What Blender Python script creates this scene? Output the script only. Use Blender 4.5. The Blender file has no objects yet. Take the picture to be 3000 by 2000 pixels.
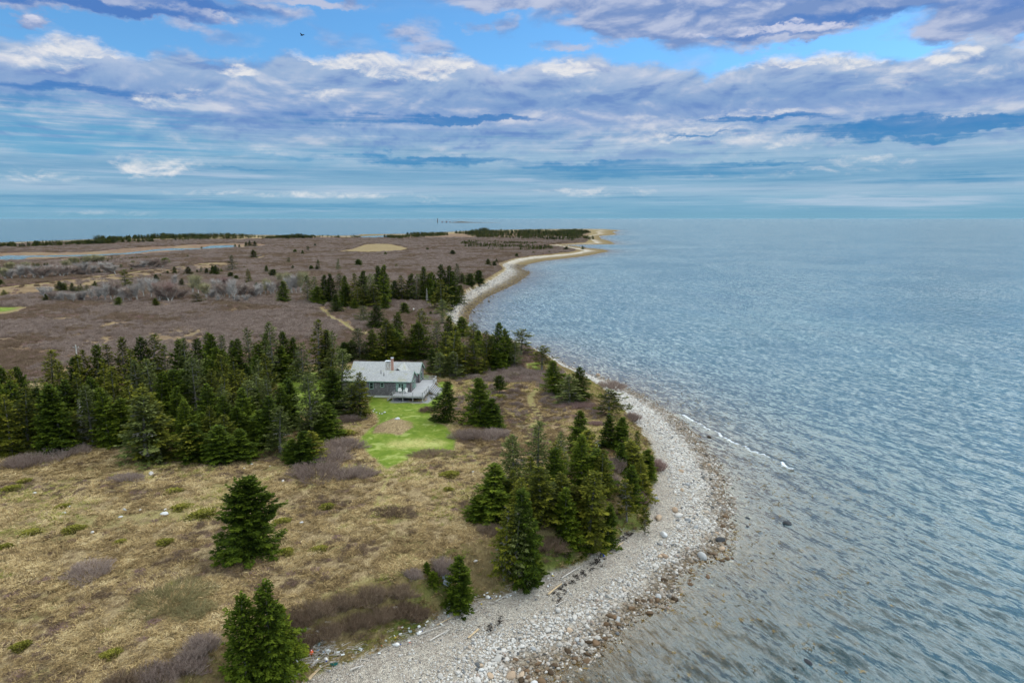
import bpy, bmesh, math, random
import numpy as np
from mathutils import Vector, Matrix, Euler

random.seed(11)
rng = np.random.default_rng(11)
scene = bpy.context.scene
COL = scene.collection
R = math.radians

# ----------------------------------------------------------------- camera geometry (drone, 24 mm equivalent)
CAM_Z = 43.0
TH = R(10.23)
CT, ST = math.cos(TH), math.sin(TH)

def zplat(Y):
    return np.interp(Y, [0, 150, 220, 320, 600, 1000, 3000], [6.3, 6.0, 5.4, 4.2, 2.6, 1.2, 1.0])

def P(u, v, z=None):
    """ground point seen in direction (u, v) of the 3000x2000 survey photo, on height z (None: the plateau)"""
    x = (u - 1500) / 2000.0
    y = (1000 - v) / 2000.0
    dy, dz = CT + ST * y, -ST + CT * y
    zz = 4.0 if z is None else z
    for _ in range(6 if z is None else 1):
        t = (zz - CAM_Z) / dz
        if z is None:
            zz = float(zplat(dy * t))
    return (x * t, dy * t)

def poly(pts, z=None):
    return np.array([P(a, b, z) for a, b in pts])

def direction(u, v):
    x = (u - 1500) / 2000.0
    y = (1000 - v) / 2000.0
    d = Vector((x, CT + ST * y, -ST + CT * y)).normalized()
    return math.degrees(math.atan2(d.x, d.y)), math.degrees(math.asin(d.z))

# ----------------------------------------------------------------- numpy noise
def _hash(ix, iy, seed):
    h = (ix.astype(np.int64) * 374761393 + iy.astype(np.int64) * 668265263 + seed * 1274126177) & 0xFFFFFFFF
    h = ((h ^ (h >> 13)) * 1274126177) & 0xFFFFFFFF
    return ((h ^ (h >> 16)) & 0xFFFFFF) / float(0xFFFFFF)

def vnoise(x, y, seed=0):
    ix, iy = np.floor(x), np.floor(y)
    fx, fy = x - ix, y - iy
    fx, fy = fx * fx * (3 - 2 * fx), fy * fy * (3 - 2 * fy)
    a, b = _hash(ix, iy, seed), _hash(ix + 1, iy, seed)
    c, d = _hash(ix, iy + 1, seed), _hash(ix + 1, iy + 1, seed)
    return (a + (b - a) * fx) * (1 - fy) + (c + (d - c) * fx) * fy

def fbm(x, y, scale, seed=0, oct=4):
    x, y = np.asarray(x, float) / scale, np.asarray(y, float) / scale
    s, a, n = 0.0, 0.5, 0.0
    for o in range(oct):
        s = s + a * vnoise(x, y, seed + o * 17)
        n += a
        x, y, a = x * 2.03 + 5.1, y * 2.03 + 1.7, a * 0.5
    return s / n          # 0..1

def sdist(px, py, pl):
    """signed distance to a closed polygon, positive inside"""
    px, py = np.asarray(px, float), np.asarray(py, float)
    best = np.full(px.shape, 1e18)
    ins = np.zeros(px.shape, bool)
    n = len(pl)
    for i in range(n):
        ax, ay = pl[i]
        bx, by = pl[(i + 1) % n]
        ex, ey = bx - ax, by - ay
        L2 = ex * ex + ey * ey + 1e-12
        t = np.clip(((px - ax) * ex + (py - ay) * ey) / L2, 0, 1)
        d = (px - ax - t * ex) ** 2 + (py - ay - t * ey) ** 2
        best = np.minimum(best, d)
        if ay != by:
            c = ((ay > py) != (by > py)) & (px < ex * (py - ay) / (by - ay) + ax)
            ins ^= c
    d = np.sqrt(best)
    return np.where(ins, d, -d)

def ldist(px, py, pl):
    """distance to an open polyline"""
    best = np.full(np.shape(px), 1e18)
    for (ax, ay), (bx, by) in zip(pl[:-1], pl[1:]):
        ex, ey = bx - ax, by - ay
        t = np.clip(((px - ax) * ex + (py - ay) * ey) / (ex * ex + ey * ey + 1e-12), 0, 1)
        best = np.minimum(best, (px - ax - t * ex) ** 2 + (py - ay - t * ey) ** 2)
    return np.sqrt(best)

def sstep(a, b, x):
    t = np.clip((x - a) / (b - a), 0, 1)
    return t * t * (3 - 2 * t)

# ----------------------------------------------------------------- the shore: waterline, toe of the bluff, edge of the plateau
W_px = [(1250, 2600), (1500, 2200), (1600, 1972), (1660, 1948), (1749, 1906), (1838, 1823), (1886, 1787), (1945, 1757), (1981, 1692),
        (2017, 1650), (2094, 1629), (2124, 1596), (2136, 1549), (2130, 1489), (2122, 1448), (2120, 1400), (2098, 1379), (2067, 1321),
        (2036, 1286), (2000, 1250), (1960, 1214), (1911, 1183), (1866, 1156), (1808, 1125), (1754, 1105), (1705, 1092), (1652, 1070),
        (1612, 1044), (1558, 1018), (1490, 1000), (1420, 985), (1385, 968), (1370, 953), (1374, 927), (1383, 906), (1425, 872), (1468, 851),
        (1510, 832), (1544, 808), (1553, 798), (1527, 787), (1548, 774), (1595, 764), (1659, 757), (1723, 749), (1765, 740), (1787, 736),
        (1765, 730), (1723, 727), (1689, 721), (1638, 718), (1744, 716), (1804, 715), (1787, 706), (1761, 700), (1757, 691), (1787, 689),
        (1808, 687), (1795, 679), (1818, 675), (1765, 671), (1702, 670.5), (1510, 672.5), (1383, 676), (1204, 685), (1055, 686.5),
        (1052, 690), (1000, 690.5), (731, 688), (638, 687), (500, 693), (319, 699), (170, 705), (100, 707), (0, 711), (-300, 724)]
T_px = [(500, 2300), (760, 2100), (880, 2010), (953, 1962), (1085, 1915), (1221, 1859), (1313, 1798), (1400, 1763), (1527, 1725),
        (1620, 1680), (1700, 1652), (1763, 1612), (1830, 1562), (1897, 1545), (1902, 1482), (1911, 1424), (1932, 1388), (1915, 1330),
        (1897, 1290), (1875, 1254), (1844, 1223), (1826, 1201), (1803, 1165), (1763, 1134), (1723, 1112), (1690, 1094), (1640, 1068),
        (1600, 1038), (1545, 1012), (1480, 994), (1410, 980), (1345, 968), (1306, 925), (1319, 893), (1345, 875), (1400, 842),
        (1440, 822), (1465, 805), (1485, 788), (1472, 776), (1490, 766), (1520, 758), (1560, 752), (1620, 747), (1680, 741), (1715, 734),
        (1690, 729), (1660, 724), (1610, 718), (1700, 713.5), (1745, 711), (1735, 703), (1720, 697), (1728, 690), (1755, 684), (1748, 678),
        (1760, 674.2), (1735, 672.6), (1702, 671.6), (1510, 673.6), (1383, 677), (1204, 687), (1180, 688.4), (1160, 692),
        (1052, 694), (1000, 692), (731, 690), (638, 690), (500, 696), (319, 702), (170, 708), (100, 710), (0, 714), (-300, 728)]
E_px = [(-100, 2190), (100, 2100), (250, 2030), (415, 1965), (600, 1880), (720, 1830), (848, 1783), (950, 1750), (1068, 1706), (1221, 1668), (1343, 1599),
        (1431, 1580), (1520, 1560), (1600, 1530), (1680, 1490), (1740, 1440), (1775, 1400), (1805, 1360), (1822, 1320), (1815, 1280),
        (1800, 1240), (1775, 1200), (1742, 1165), (1705, 1130), (1672, 1105), (1630, 1072), (1590, 1040), (1535, 1012), (1470, 994),
        (1395, 980), (1325, 964), (1286, 925), (1300, 893), (1330, 866), (1385, 834), (1425, 815), (1452, 800), (1470, 787), (1455, 776),
        (1472, 766), (1500, 758), (1545, 750), (1610, 744), (1660, 739), (1690, 734), (1670, 729), (1640, 724), (1590, 718),
        (1690, 711.5), (1725, 709), (1718, 702), (1705, 696), (1712, 690), (1735, 684), (1730, 678), (1735, 674.6), (1700, 672.6),
        (1510, 674.6), (1383, 678.2), (1215, 690), (1170, 695),
        (1052, 697), (1000, 694), (731, 692.5), (638, 692.5), (500, 698.5), (319, 705), (170, 711), (100, 713), (0, 717), (-300, 732)]
CLOSE_W = np.array([(-1400, 900), (-900, 100), (-300, -60), (-40, 0)])
W_pl = np.vstack([poly(W_px, 0.0), CLOSE_W])
T_pl = np.vstack([np.array([P(a, b, 2.0 if b > 1000 else 1.2) for a, b in T_px]), CLOSE_W * 0.99 + np.array([0, 4])])
E_pl = np.vstack([poly(E_px), CLOSE_W * 0.98 + np.array([0, 9])])

CHANNEL = poly([(-150, 757), (-150, 750), (0, 749.5), (25, 747), (106, 747.5), (179, 746.5), (298, 744), (383, 738.5), (451, 730), (502, 726.5),
                (544, 727.5), (582, 726.5), (617, 719), (680, 717.5), (697, 721), (680, 724.5), (608, 727.3), (544, 732), (468, 733.5),
                (383, 743), (298, 748.5), (191, 751.5), (85, 752.5), (72, 759), (25, 761), (0, 760)], 0.4)

LAGOON = poly([(1052, 691.5), (1140, 688.6), (1158, 690.5), (1128, 696.5), (1046, 697.0)], 0.3)

HOUSE_O = (-21.12, 138.46)
HOUSE_R = R(-4.5)
def hloc(x, y):
    c, s = math.cos(HOUSE_R), math.sin(HOUSE_R)
    return (HOUSE_O[0] + x * c - y * s, HOUSE_O[1] + x * s + y * c)

def ground(x, y):
    x, y = np.atleast_1d(np.asarray(x, float)), np.atleast_1d(np.asarray(y, float))
    dW, dT, dE = sdist(x, y, W_pl), sdist(x, y, T_pl), sdist(x, y, E_pl)
    zt = np.interp(y, [140, 300, 600, 1500], [2.0, 1.7, 1.1, 0.7])
    zp = zplat(y) + (fbm(x, y, 38, 3, 3) - 0.5) * 1.1 * np.interp(y, [150, 400, 900], [1, 1, 0.5]) + (fbm(x, y, 3.2, 9, 3) - 0.5) * 0.28
    # level pad under the house
    hp = np.hypot(x + 27, y - 144)
    zp = np.where(hp < 26, 6.0 + (zp - 6.0) * sstep(12, 26, hp), zp)
    mound = np.exp(-((x - MOUND[0]) / 2.6) ** 2 - ((y - MOUND[1]) / 3.0) ** 2) * 0.7
    zp = zp + mound
    zp = np.maximum(zp, zt + 0.15)
    s = np.clip(dT / np.maximum(dT - dE, 1e-6), 0, 1)
    bl = zt + (zp - zt) * (0.55 * s + 0.45 * sstep(0, 1, s)) + (fbm(x, y, 2.5, 21, 3) - 0.5) * 0.7 * s * (1 - s) * 4
    s2 = np.clip(dW / np.maximum(dW - dT, 1e-6), 0, 1)
    be = zt * (0.35 * s2 + 0.65 * sstep(0, 1, s2) * s2 ** 0.15) + (fbm(x, y, 5, 31, 3) - 0.5) * 0.35 * s2
    d = -dW
    sea = np.interp(d, [0, 4, 15, 40, 150, 400], [0, -0.3, -0.85, -2.2, -5, -12]) + (fbm(x, y, 4, 41, 3) - 0.5) * 0.25 * np.clip(d / 4, 0, 1)
    z = np.where(dE >= 0, zp, np.where(dT >= 0, bl, np.where(dW >= 0, be, sea)))
    m = (y > 500)
    if m.any():
        dc = np.full(x.shape, -1e9)
        dc[m] = np.maximum(sdist(x[m], y[m], CHANNEL), sdist(x[m], y[m], LAGOON))
        z = np.where(dc > -70, np.minimum(z, np.interp(dc, [-70, -4, 0, 3], [1.6, 0.3, 0.1, -0.5])), z)
    return z

MOUND = P(1155, 1247)

# ----------------------------------------------------------------- mesh helpers
def tag(o, label=None, cat=None, group=None, kind=None):
    if label: o['label'] = label
    if cat: o['category'] = cat
    if group: o['group'] = group
    if kind: o['kind'] = kind
    return o

def link(o, parent=None):
    COL.objects.link(o)
    if parent is not None: o.parent = parent
    return o

def empty(name, loc, rz=0.0):
    o = bpy.data.objects.new(name, None)
    o.location = loc
    o.rotation_euler = (0, 0, rz)
    o.empty_display_size = 0.3
    return link(o)

def np_mesh(name, verts, faces, mat=None, smooth=False, attrs=None):
    """faces: (M,k) array, or list of such arrays"""
    me = bpy.data.meshes.new(name)
    verts = np.asarray(verts, np.float32)
    fl = faces if isinstance(faces, list) else [faces]
    fl = [np.asarray(f, np.int32) for f in fl if len(f)]
    me.vertices.add(len(verts))
    me.vertices.foreach_set('co', verts.ravel())
    idx = np.concatenate([f.ravel() for f in fl])
    cnt = np.concatenate([np.full(len(f), f.shape[1], np.int32) for f in fl])
    st = np.concatenate([[0], np.cumsum(cnt)[:-1]]).astype(np.int32)
    me.loops.add(len(idx))
    me.loops.foreach_set('vertex_index', idx)
    me.polygons.add(len(cnt))
    me.polygons.foreach_set('loop_start', st)
    me.polygons.foreach_set('loop_total', cnt)
    if smooth:
        me.polygons.foreach_set('use_smooth', np.ones(len(cnt), bool))
    me.update(calc_edges=True)
    for k, (dom, typ, arr) in (attrs or {}).items():
        a = me.attributes.new(k, typ, dom)
        arr = np.asarray(arr, np.float32)
        a.data.foreach_set({'FLOAT': 'value', 'FLOAT_COLOR': 'color', 'FLOAT_VECTOR': 'vector'}[typ], arr.ravel())
    if mat: me.materials.append(mat)
    me.validate()
    return me

def obj(name, me, parent=None):
    return link(bpy.data.objects.new(name, me), parent)

def bm_obj(name, bm, mat, parent=None, smooth=False):
    me = bpy.data.meshes.new(name)
    bmesh.ops.recalc_face_normals(bm, faces=bm.faces[:])
    bm.to_mesh(me)
    bm.free()
    me.materials.append(mat)
    if smooth:
        for p in me.polygons: p.use_smooth = True
    return obj(name, me, parent)

def box(bm, x0, x1, y0, y1, z0, z1):
    vs = [bm.verts.new(c) for c in ((x0, y0, z0), (x1, y0, z0), (x1, y1, z0), (x0, y1, z0), (x0, y0, z1), (x1, y0, z1), (x1, y1, z1), (x0, y1, z1))]
    for f in ((0, 3, 2, 1), (4, 5, 6, 7), (0, 1, 5, 4), (1, 2, 6, 5), (2, 3, 7, 6), (3, 0, 4, 7)):
        bm.faces.new([vs[i] for i in f])

def bar(bm, a, b, w, h=None, up=(0, 0, 1)):
    """square bar from a to b"""
    a, b = Vector(a), Vector(b)
    h = h or w
    d = (b - a).normalized()
    s = d.cross(Vector(up))
    if s.length < 1e-4: s = d.cross(Vector((1, 0, 0)))
    s.normalize()
    t = s.cross(d)
    vs = []
    for p in (a, b):
        for i, j in ((-1, -1), (1, -1), (1, 1), (-1, 1)):
            vs.append(bm.verts.new(p + s * (i * w / 2) + t * (j * h / 2)))
    for f in ((3, 2, 1, 0), (4, 5, 6, 7), (0, 1, 5, 4), (1, 2, 6, 5), (2, 3, 7, 6), (3, 0, 4, 7)):
        bm.faces.new([vs[i] for i in f])

def tube(bm, pts, rad, n=8, cap=True):
    rings = []
    pts = [Vector(p) for p in pts]
    for i, p in enumerate(pts):
        d = (pts[min(i + 1, len(pts) - 1)] - pts[max(i - 1, 0)]).normalized()
        s = d.cross(Vector((0, 0, 1)))
        if s.length < 1e-3: s = Vector((1, 0, 0))
        s.normalize()
        t = s.cross(d)
        r = rad[i] if hasattr(rad, '__len__') else rad
        rings.append([bm.verts.new(p + (s * math.cos(2 * math.pi * k / n) + t * math.sin(2 * math.pi * k / n)) * r) for k in range(n)])
    for a, b in zip(rings[:-1], rings[1:]):
        for k in range(n):
            bm.faces.new((a[k], a[(k + 1) % n], b[(k + 1) % n], b[k]))
    if cap:
        bm.faces.new(rings[0][::-1])
        bm.faces.new(rings[-1])

# ----------------------------------------------------------------- node helpers
class NT:
    def __init__(self, tree):
        self.t = tree
        self.n = tree.nodes
        self.l = tree.links
    def node(self, typ, props=None, **ins):
        nd = self.n.new(typ)
        for k, v in (props or {}).items(): setattr(nd, k, v)
        for k, v in ins.items():
            self.put(nd.inputs[k.replace('_', ' ')] if k.replace('_', ' ') in nd.inputs else nd.inputs[int(k[1:])], v)
        return nd
    def put(self, sock, v):
        if isinstance(v, bpy.types.NodeSocket): self.l.new(v, sock)
        else:
            if hasattr(sock, 'default_value'):
                dv = sock.default_value
                if hasattr(dv, '__len__') and not isinstance(v, str):
                    v = tuple(v) if hasattr(v, '__len__') else (v,) * len(dv)
                    if len(dv) == 4 and len(v) == 3: v = v + (1.0,)
                sock.default_value = v
    def m(self, op, a, b=0.0, c=None, clamp=False):
        nd = self.n.new('ShaderNodeMath')
        nd.operation = op
        nd.use_clamp = clamp
        self.put(nd.inputs[0], a)
        self.put(nd.inputs[1], b)
        if c is not None: self.put(nd.inputs[2], c)
        return nd.outputs[0]
    def add(self, a, b): return self.m('ADD', a, b)
    def sub(self, a, b): return self.m('SUBTRACT', a, b)
    def mul(self, a, b): return self.m('MULTIPLY', a, b)
    def sm(self, a, b, x, lo=0.0, hi=1.0):
        nd = self.n.new('ShaderNodeMapRange')
        nd.interpolation_type = 'SMOOTHSTEP'
        for i, v in enumerate((x, a, b, lo, hi)): self.put(nd.inputs[i], v)
        return nd.outputs[0]
    def lin(self, a, b, x, lo=0.0, hi=1.0):
        nd = self.n.new('ShaderNodeMapRange')
        for i, v in enumerate((x, a, b, lo, hi)): self.put(nd.inputs[i], v)
        return nd.outputs[0]
    def mix(self, f, a, b, blend='MIX'):
        nd = self.n.new('ShaderNodeMix')
        nd.data_type = 'RGBA'
        nd.blend_type = blend
        self.put(nd.inputs[0], f)
        self.put(nd.inputs[6], a)
        self.put(nd.inputs[7], b)
        return nd.outputs[2]
    def xyz(self, x, y, z=0.0):
        nd = self.n.new('ShaderNodeCombineXYZ')
        for i, v in enumerate((x, y, z)): self.put(nd.inputs[i], v)
        return nd.outputs[0]
    def noise(self, vec, scale=1.0, detail=4.0, rough=0.55, dist=0.0, out=0):
        nd = self.n.new('ShaderNodeTexNoise')
        self.put(nd.inputs['Vector'], vec)
        for k, v in (('Scale', scale), ('Detail', detail), ('Roughness', rough), ('Distortion', dist)): self.put(nd.inputs[k], v)
        return nd.outputs[out]
    def voro(self, vec, scale, feature='F1', out='Distance', rnd=1.0):
        nd = self.n.new('ShaderNodeTexVoronoi')
        nd.feature = feature
        self.put(nd.inputs['Vector'], vec)
        self.put(nd.inputs['Scale'], scale)
        self.put(nd.inputs['Randomness'], rnd)
        return nd.outputs[out]
    def attr(self, name, out='Fac', typ='GEOMETRY'):
        nd = self.n.new('ShaderNodeAttribute')
        nd.attribute_name = name
        nd.attribute_type = typ
        return nd.outputs[out]
    def ramp(self, f, stops, interp='LINEAR'):
        nd = self.n.new('ShaderNodeValToRGB')
        nd.color_ramp.interpolation = interp
        el = nd.color_ramp.elements
        while len(el) < len(stops): el.new(0.5)
        for e, (p, c) in zip(el, stops):
            e.position = p
            e.color = tuple(c) + (1.0,)
        self.put(nd.inputs[0], f)
        return nd.outputs[0]
    def curve(self, f, pts):
        nd = self.n.new('ShaderNodeFloatCurve')
        c = nd.mapping.curves[0]
        while len(c.points) < len(pts): c.points.new(0.5, 0.5)
        for p, (x, y) in zip(c.points, pts):
            p.location = (x, y)
            p.handle_type = 'AUTO'
        nd.mapping.update()
        self.put(nd.inputs['Value'], f)
        return nd.outputs[0]
    def bump(self, h, strength=0.5, dist=0.1, normal=None):
        nd = self.n.new('ShaderNodeBump')
        self.put(nd.inputs['Height'], h)
        nd.inputs['Strength'].default_value = strength
        nd.inputs['Distance'].default_value = dist
        if normal is not None: self.put(nd.inputs['Normal'], normal)
        return nd.outputs[0]

def srgb(*c):
    return tuple(((x / 255) / 12.92 if x <= 10 else (((x / 255) + 0.055) / 1.055) ** 2.4) for x in c)

def material(name):
    m = bpy.data.materials.new(name)
    m.use_nodes = True
    nt = NT(m.node_tree)
    b = m.node_tree.nodes['Principled BSDF']
    b.inputs['Roughness'].default_value = 0.85
    b.inputs['Specular IOR Level'].default_value = 0.08
    return m, nt, b
SUN_E = 2.0
EXPO = 0.0
OVER_A = (.86, .88, .90)
OVER_B = (1.2, 1.2, 1.18)
SLOPE = (.28, 1.0, .95)
SEA_DEEP_A = (.006, .058, .086)
SEA_DEEP_B = (.011, .076, .106)
HAZE = 0.6e-5
# ================================================================= sky, sun, camera
cam_d = bpy.data.cameras.new('camera')
cam_d.sensor_width = 36.0
cam_d.lens = 24.0
cam_d.clip_start = 1.0
cam_d.clip_end = 120000.0
cam = link(bpy.data.objects.new('camera', cam_d))
cam.location = (0, 0, CAM_Z)
cam.rotation_euler = (R(90) - TH, 0, 0)
scene.camera = cam

SUN_EL, SUN_AZ = R(48), R(62)          # high, from the right, behind thin cloud
sun_d = bpy.data.lights.new('sun', 'SUN')
sun_d.energy = SUN_E
sun_d.angle = R(60)
sun_d.color = (1.0, 0.96, 0.9)
sun = link(bpy.data.objects.new('sun', sun_d))
sdir = Vector((math.sin(SUN_AZ) * math.cos(SUN_EL), math.cos(SUN_AZ) * math.cos(SUN_EL), math.sin(SUN_EL)))
sun.rotation_euler = sdir.to_track_quat('Z', 'Y').to_euler()
sun.location = (0, 0, 80)

world = bpy.data.worlds.new('World')
scene.world = world
world.use_nodes = True
wt = NT(world.node_tree)
wt.n.clear()
sky = wt.node('ShaderNodeTexSky', dict(sky_type='NISHITA', sun_disc=False))
sky.sun_elevation = SUN_EL
sky.sun_rotation = SUN_AZ
sky.altitude = 50
sky.air_density = 1.0
sky.dust_density = 0.6
sky.ozone_density = 2.5
geo = wt.node('ShaderNodeTexCoord').outputs['Generated']
sep = wt.node('ShaderNodeSeparateXYZ', _0=geo)
az = wt.mul(wt.m('ARCTAN2', sep.outputs[0], sep.outputs[1]), 57.2958)
el = wt.mul(wt.m('ARCSINE', sep.outputs[2]), 57.2958)

def ell(u, v, ru, rv):
    """soft ellipse in azimuth / elevation: 1 at the centre, 0 outside"""
    a, e = direction(u, v)
    a1, _ = direction(u + ru, v)
    _, e1 = direction(u, v - rv)
    ra, re = abs(a1 - a), abs(e1 - e)
    x = wt.m('DIVIDE', wt.sub(azw, a), ra)
    y = wt.m('DIVIDE', wt.sub(elw, e), re)
    d = wt.add(wt.mul(x, x), wt.mul(y, y))
    return wt.m('SUBTRACT', 1.0, d, clamp=True)

def total(items):
    s = None
    for it in items:
        w = it[4] if len(it) > 4 else 1.0
        e = wt.mul(ell(*it[:4]), w)
        s = e if s is None else wt.add(s, e)
    return s

# warped coordinates make every outline ragged
wv = wt.xyz(wt.mul(az, 0.30), wt.mul(el, 0.55), 0.0)
wn = wt.noise(wv, 1.0, 8.0, 0.62, 0.0, out=1)
wsep = wt.node('ShaderNodeSeparateColor', _0=wn)
wamp = wt.sm(0.5, 6.0, el, 0.25, 1.0)
azw = wt.add(az, wt.mul(wt.mul(wt.sub(wsep.outputs[0], 0.5), 5.5), wamp))
elw = wt.add(el, wt.mul(wt.mul(wt.sub(wsep.outputs[1], 0.5), 2.6), wamp))

cv = wt.xyz(wt.mul(az, 0.17), wt.mul(el, 0.42), 3.3)
f1 = wt.noise(cv, 1.0, 8.0, 0.55, 0.3)
cv2 = wt.xyz(wt.add(wt.mul(az, 0.17), -0.03), wt.add(wt.mul(el, 0.42), 0.20), 3.3)
f2 = wt.noise(cv2, 1.0, 8.0, 0.53, 0.3)
relief = wt.sub(f1, f2)                                          # lit tops / shaded undersides
stv = wt.xyz(wt.mul(az, 0.055), wt.mul(el, 1.15), 7.0)
st = wt.noise(stv, 1.0, 7.0, 0.62, 0.25)                         # long thin streaks
st2 = wt.noise(wt.xyz(wt.mul(az, 0.11), wt.mul(el, 3.4), 1.0), 1.0, 6.0, 0.65, 0.2)

# clear blue
clear = wt.mix(1.0, sky.outputs[0], (0.54, 0.95, 1.22), 'MULTIPLY')

# --- high cloud bank over everything above the frame (what lights the land)
top_edge = wt.curve(wt.lin(-45, 45, az), [(0.0, 0.62)] + [((direction(u, v)[0] + 45) / 90, direction(u, v)[1] / 20) for u, v in
    ((0, 108), (100, 100), (180, 96), (300, 120), (390, 150), (470, 138), (590, 152), (700, 163), (870, 146), (1000, 150), (1100, 146),
     (1190, 170), (1290, 150), (1380, 166), (1470, 198), (1580, 186), (1720, 162), (1880, 182), (2040, 200), (2080, 214), (2140, 188),
     (2300, 160), (2450, 150), (2560, 150), (2680, 165), (2740, 130), (2860, 95), (3000, 120))] + [(1.0, 0.62)])
top_el = wt.mul(top_edge, 20.0)
edge = wt.add(wt.sub(top_el, elw), wt.mul(wt.sub(f1, 0.5), 1.8))
cum = wt.sm(-0.12, 0.75, edge)                                   # 1 inside the bank
near_top = wt.sm(2.6, 0.2, edge)

# --- colours of the bank from its top down to the horizon
base = wt.ramp(wt.lin(0, 13.5, wt.add(el, wt.mul(wt.sub(st, 0.5), 0.9))), [
    (0.00, srgb(118, 168, 194)), (0.06, srgb(124, 172, 200)), (0.12, srgb(140, 181, 207)), (0.165, srgb(158, 188, 212)), (0.20, srgb(134, 176, 205)),
    (0.27, srgb(118, 166, 200)), (0.33, srgb(150, 185, 212)), (0.40, srgb(150, 182, 212)), (0.48, srgb(136, 170, 209)), (0.57, srgb(138, 166, 210)),
    (0.66, srgb(132, 164, 208)), (0.80, srgb(154, 180, 215)), (1.0, srgb(168, 188, 219))])
streak_hi = wt.sm(0.52, 0.74, st)
streak_lo = wt.sm(0.47, 0.28, st)
lowmask = wt.mul(wt.sm(8.6, 6.6, el), wt.sm(-0.2, 0.8, el))
base = wt.mix(wt.mul(wt.mul(streak_hi, 0.75), lowmask), base, srgb(186, 204, 224))
base = wt.mix(wt.mul(wt.mul(streak_lo, 0.58), lowmask), base, srgb(84, 146, 186))
base = wt.mix(wt.mul(wt.mul(wt.sm(0.5, 0.72, st2), 0.40), lowmask), base, srgb(176, 200, 222))
base = wt.mix(wt.mul(wt.mul(wt.sm(0.5, 0.3, st2), 0.30), lowmask), base, srgb(84, 140, 184))
# lit puffs and blue-violet undersides in the bank
hi = wt.sm(3.0, 6.5, el)
lit = wt.mul(wt.sm(-0.02, 0.22, relief), hi)
shd = wt.mul(wt.sm(0.00, -0.15, relief), hi)
base = wt.mix(wt.mul(shd, 0.70), base, srgb(96, 134, 196))
base = wt.mix(wt.mul(lit, 0.75), base, srgb(220, 222, 231))
base = wt.mix(wt.mul(wt.mul(near_top, wt.sm(0.42, 0.62, f1)), 0.35), base, srgb(214, 219, 236))

# --- named clouds: white sunlit crowns
white = total([(215, 128, 210, 30), (380, 150, 90, 16), (120, 170, 160, 40, .5), (1010, 185, 120, 34), (1180, 200, 190, 46, 1.2), (1330, 185, 80, 32, 1.1), (915, 165, 70, 20),
               (735, 165, 40, 8), (690, 212, 110, 26, .6), (470, 285, 80, 40, .55), (560, 270, 80, 30, .4), (1690, 205, 150, 40, .55), (1640, 195, 90, 26, .4), (1500, 200, 60, 20, .8), (2340, 170, 260, 30, 1.2), (2500, 178, 120, 40, .8), (2130, 195, 80, 14),
               (2650, 225, 130, 40, .35), (2700, 160, 60, 20, .3), (2800, 155, 120, 35, .7), (2900, 210, 160, 50, .35), (2330, 84, 210, 20, 0.9), (2050, 115, 60, 16, .5), (2180, 85, 120, 22, .4), (90, 58, 70, 30, .7), (1890, 345, 90, 24, .35), (2180, 340, 240, 22, .6),
               (950, 275, 90, 30, .45), (2550, 464, 200, 20, .42), (470, 480, 170, 46, .50), (430, 515, 120, 44, .35), (100, 515, 210, 24, .38), (780, 440, 120, 20, .35), (2020, 400, 260, 40, .45), (2350, 410, 300, 30, .4), (2300, 500, 500, 22, .3), (1740, 565, 240, 20, .45), (900, 570, 500, 14, .4), (1250, 590, 120, 18, .3), (300, 625, 200, 14, .25), (2400, 610, 100, 8, .3)])
f3 = wt.noise(wt.xyz(wt.mul(az, 0.42), wt.mul(el, 0.95), 9.1), 1.0, 9.0, 0.62, 0.4)
f3u = wt.noise(wt.xyz(wt.mul(az, 0.42), wt.add(wt.mul(el, 0.95), 0.22), 9.1), 1.0, 5.0, 0.6, 0.4)
rel3 = wt.sub(f3, f3u)
white = wt.m('MINIMUM', white, 0.60)
white = wt.mul(wt.sm(0.10, 0.95, wt.add(wt.mul(white, 1.0), wt.add(wt.mul(wt.sub(f3, 0.5), 1.5), wt.mul(rel3, 1.2)))), wt.m('MULTIPLY', white, 2.2, clamp=True))
base = wt.mix(wt.mul(white, 0.85), base, srgb(241, 239, 238))
# --- gaps and dark undersides
blue = total([(2600, 378, 420, 34, 1.3), (2930, 360, 260, 30, 1.2), (2230, 352, 330, 14, 1.0), (2040, 398, 120, 8, .9), (2700, 405, 300, 12, .8), (230, 258, 380, 24, 1.0), (60, 285, 160, 20, .7),
              (1130, 345, 480, 20, .75), (1420, 350, 240, 14, .8), (1080, 460, 420, 12, .6), (1250, 475, 300, 14, .6), (1900, 500, 620, 36, .75), (1650, 480, 260, 16, .5), (2800, 525, 500, 26, .6), (1350, 465, 300, 16, .5),
              (700, 500, 220, 10, .5), (1250, 603, 700, 16, .6), (300, 605, 800, 16, .5), (2300, 470, 260, 8, .5), (1500, 320, 120, 16, .4)])
blue = wt.mul(wt.sm(0.10, 0.95, wt.add(wt.mul(blue, 0.9), wt.mul(wt.sub(st2, 0.5), -1.3))), wt.m('MULTIPLY', blue, 2.0, clamp=True))
base = wt.mix(wt.mul(blue, 0.84), base, wt.ramp(wt.lin(0, 13, el), [(0.0, srgb(84, 152, 190)), (0.2, srgb(66, 142, 188)), (0.5, srgb(52, 128, 190)), (0.9, srgb(76, 118, 194))]))
cyan = wt.m('MULTIPLY', total([(120, 360, 420, 110, 1.1), (250, 420, 600, 60, .8), (820, 450, 420, 40, .6), (500, 340, 200, 60, .5)]), wt.sm(0.62, 0.35, st2, 0.25, 1.0), clamp=True)
base = wt.mix(wt.mul(cyan, 0.7), base, srgb(92, 165, 205))

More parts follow.
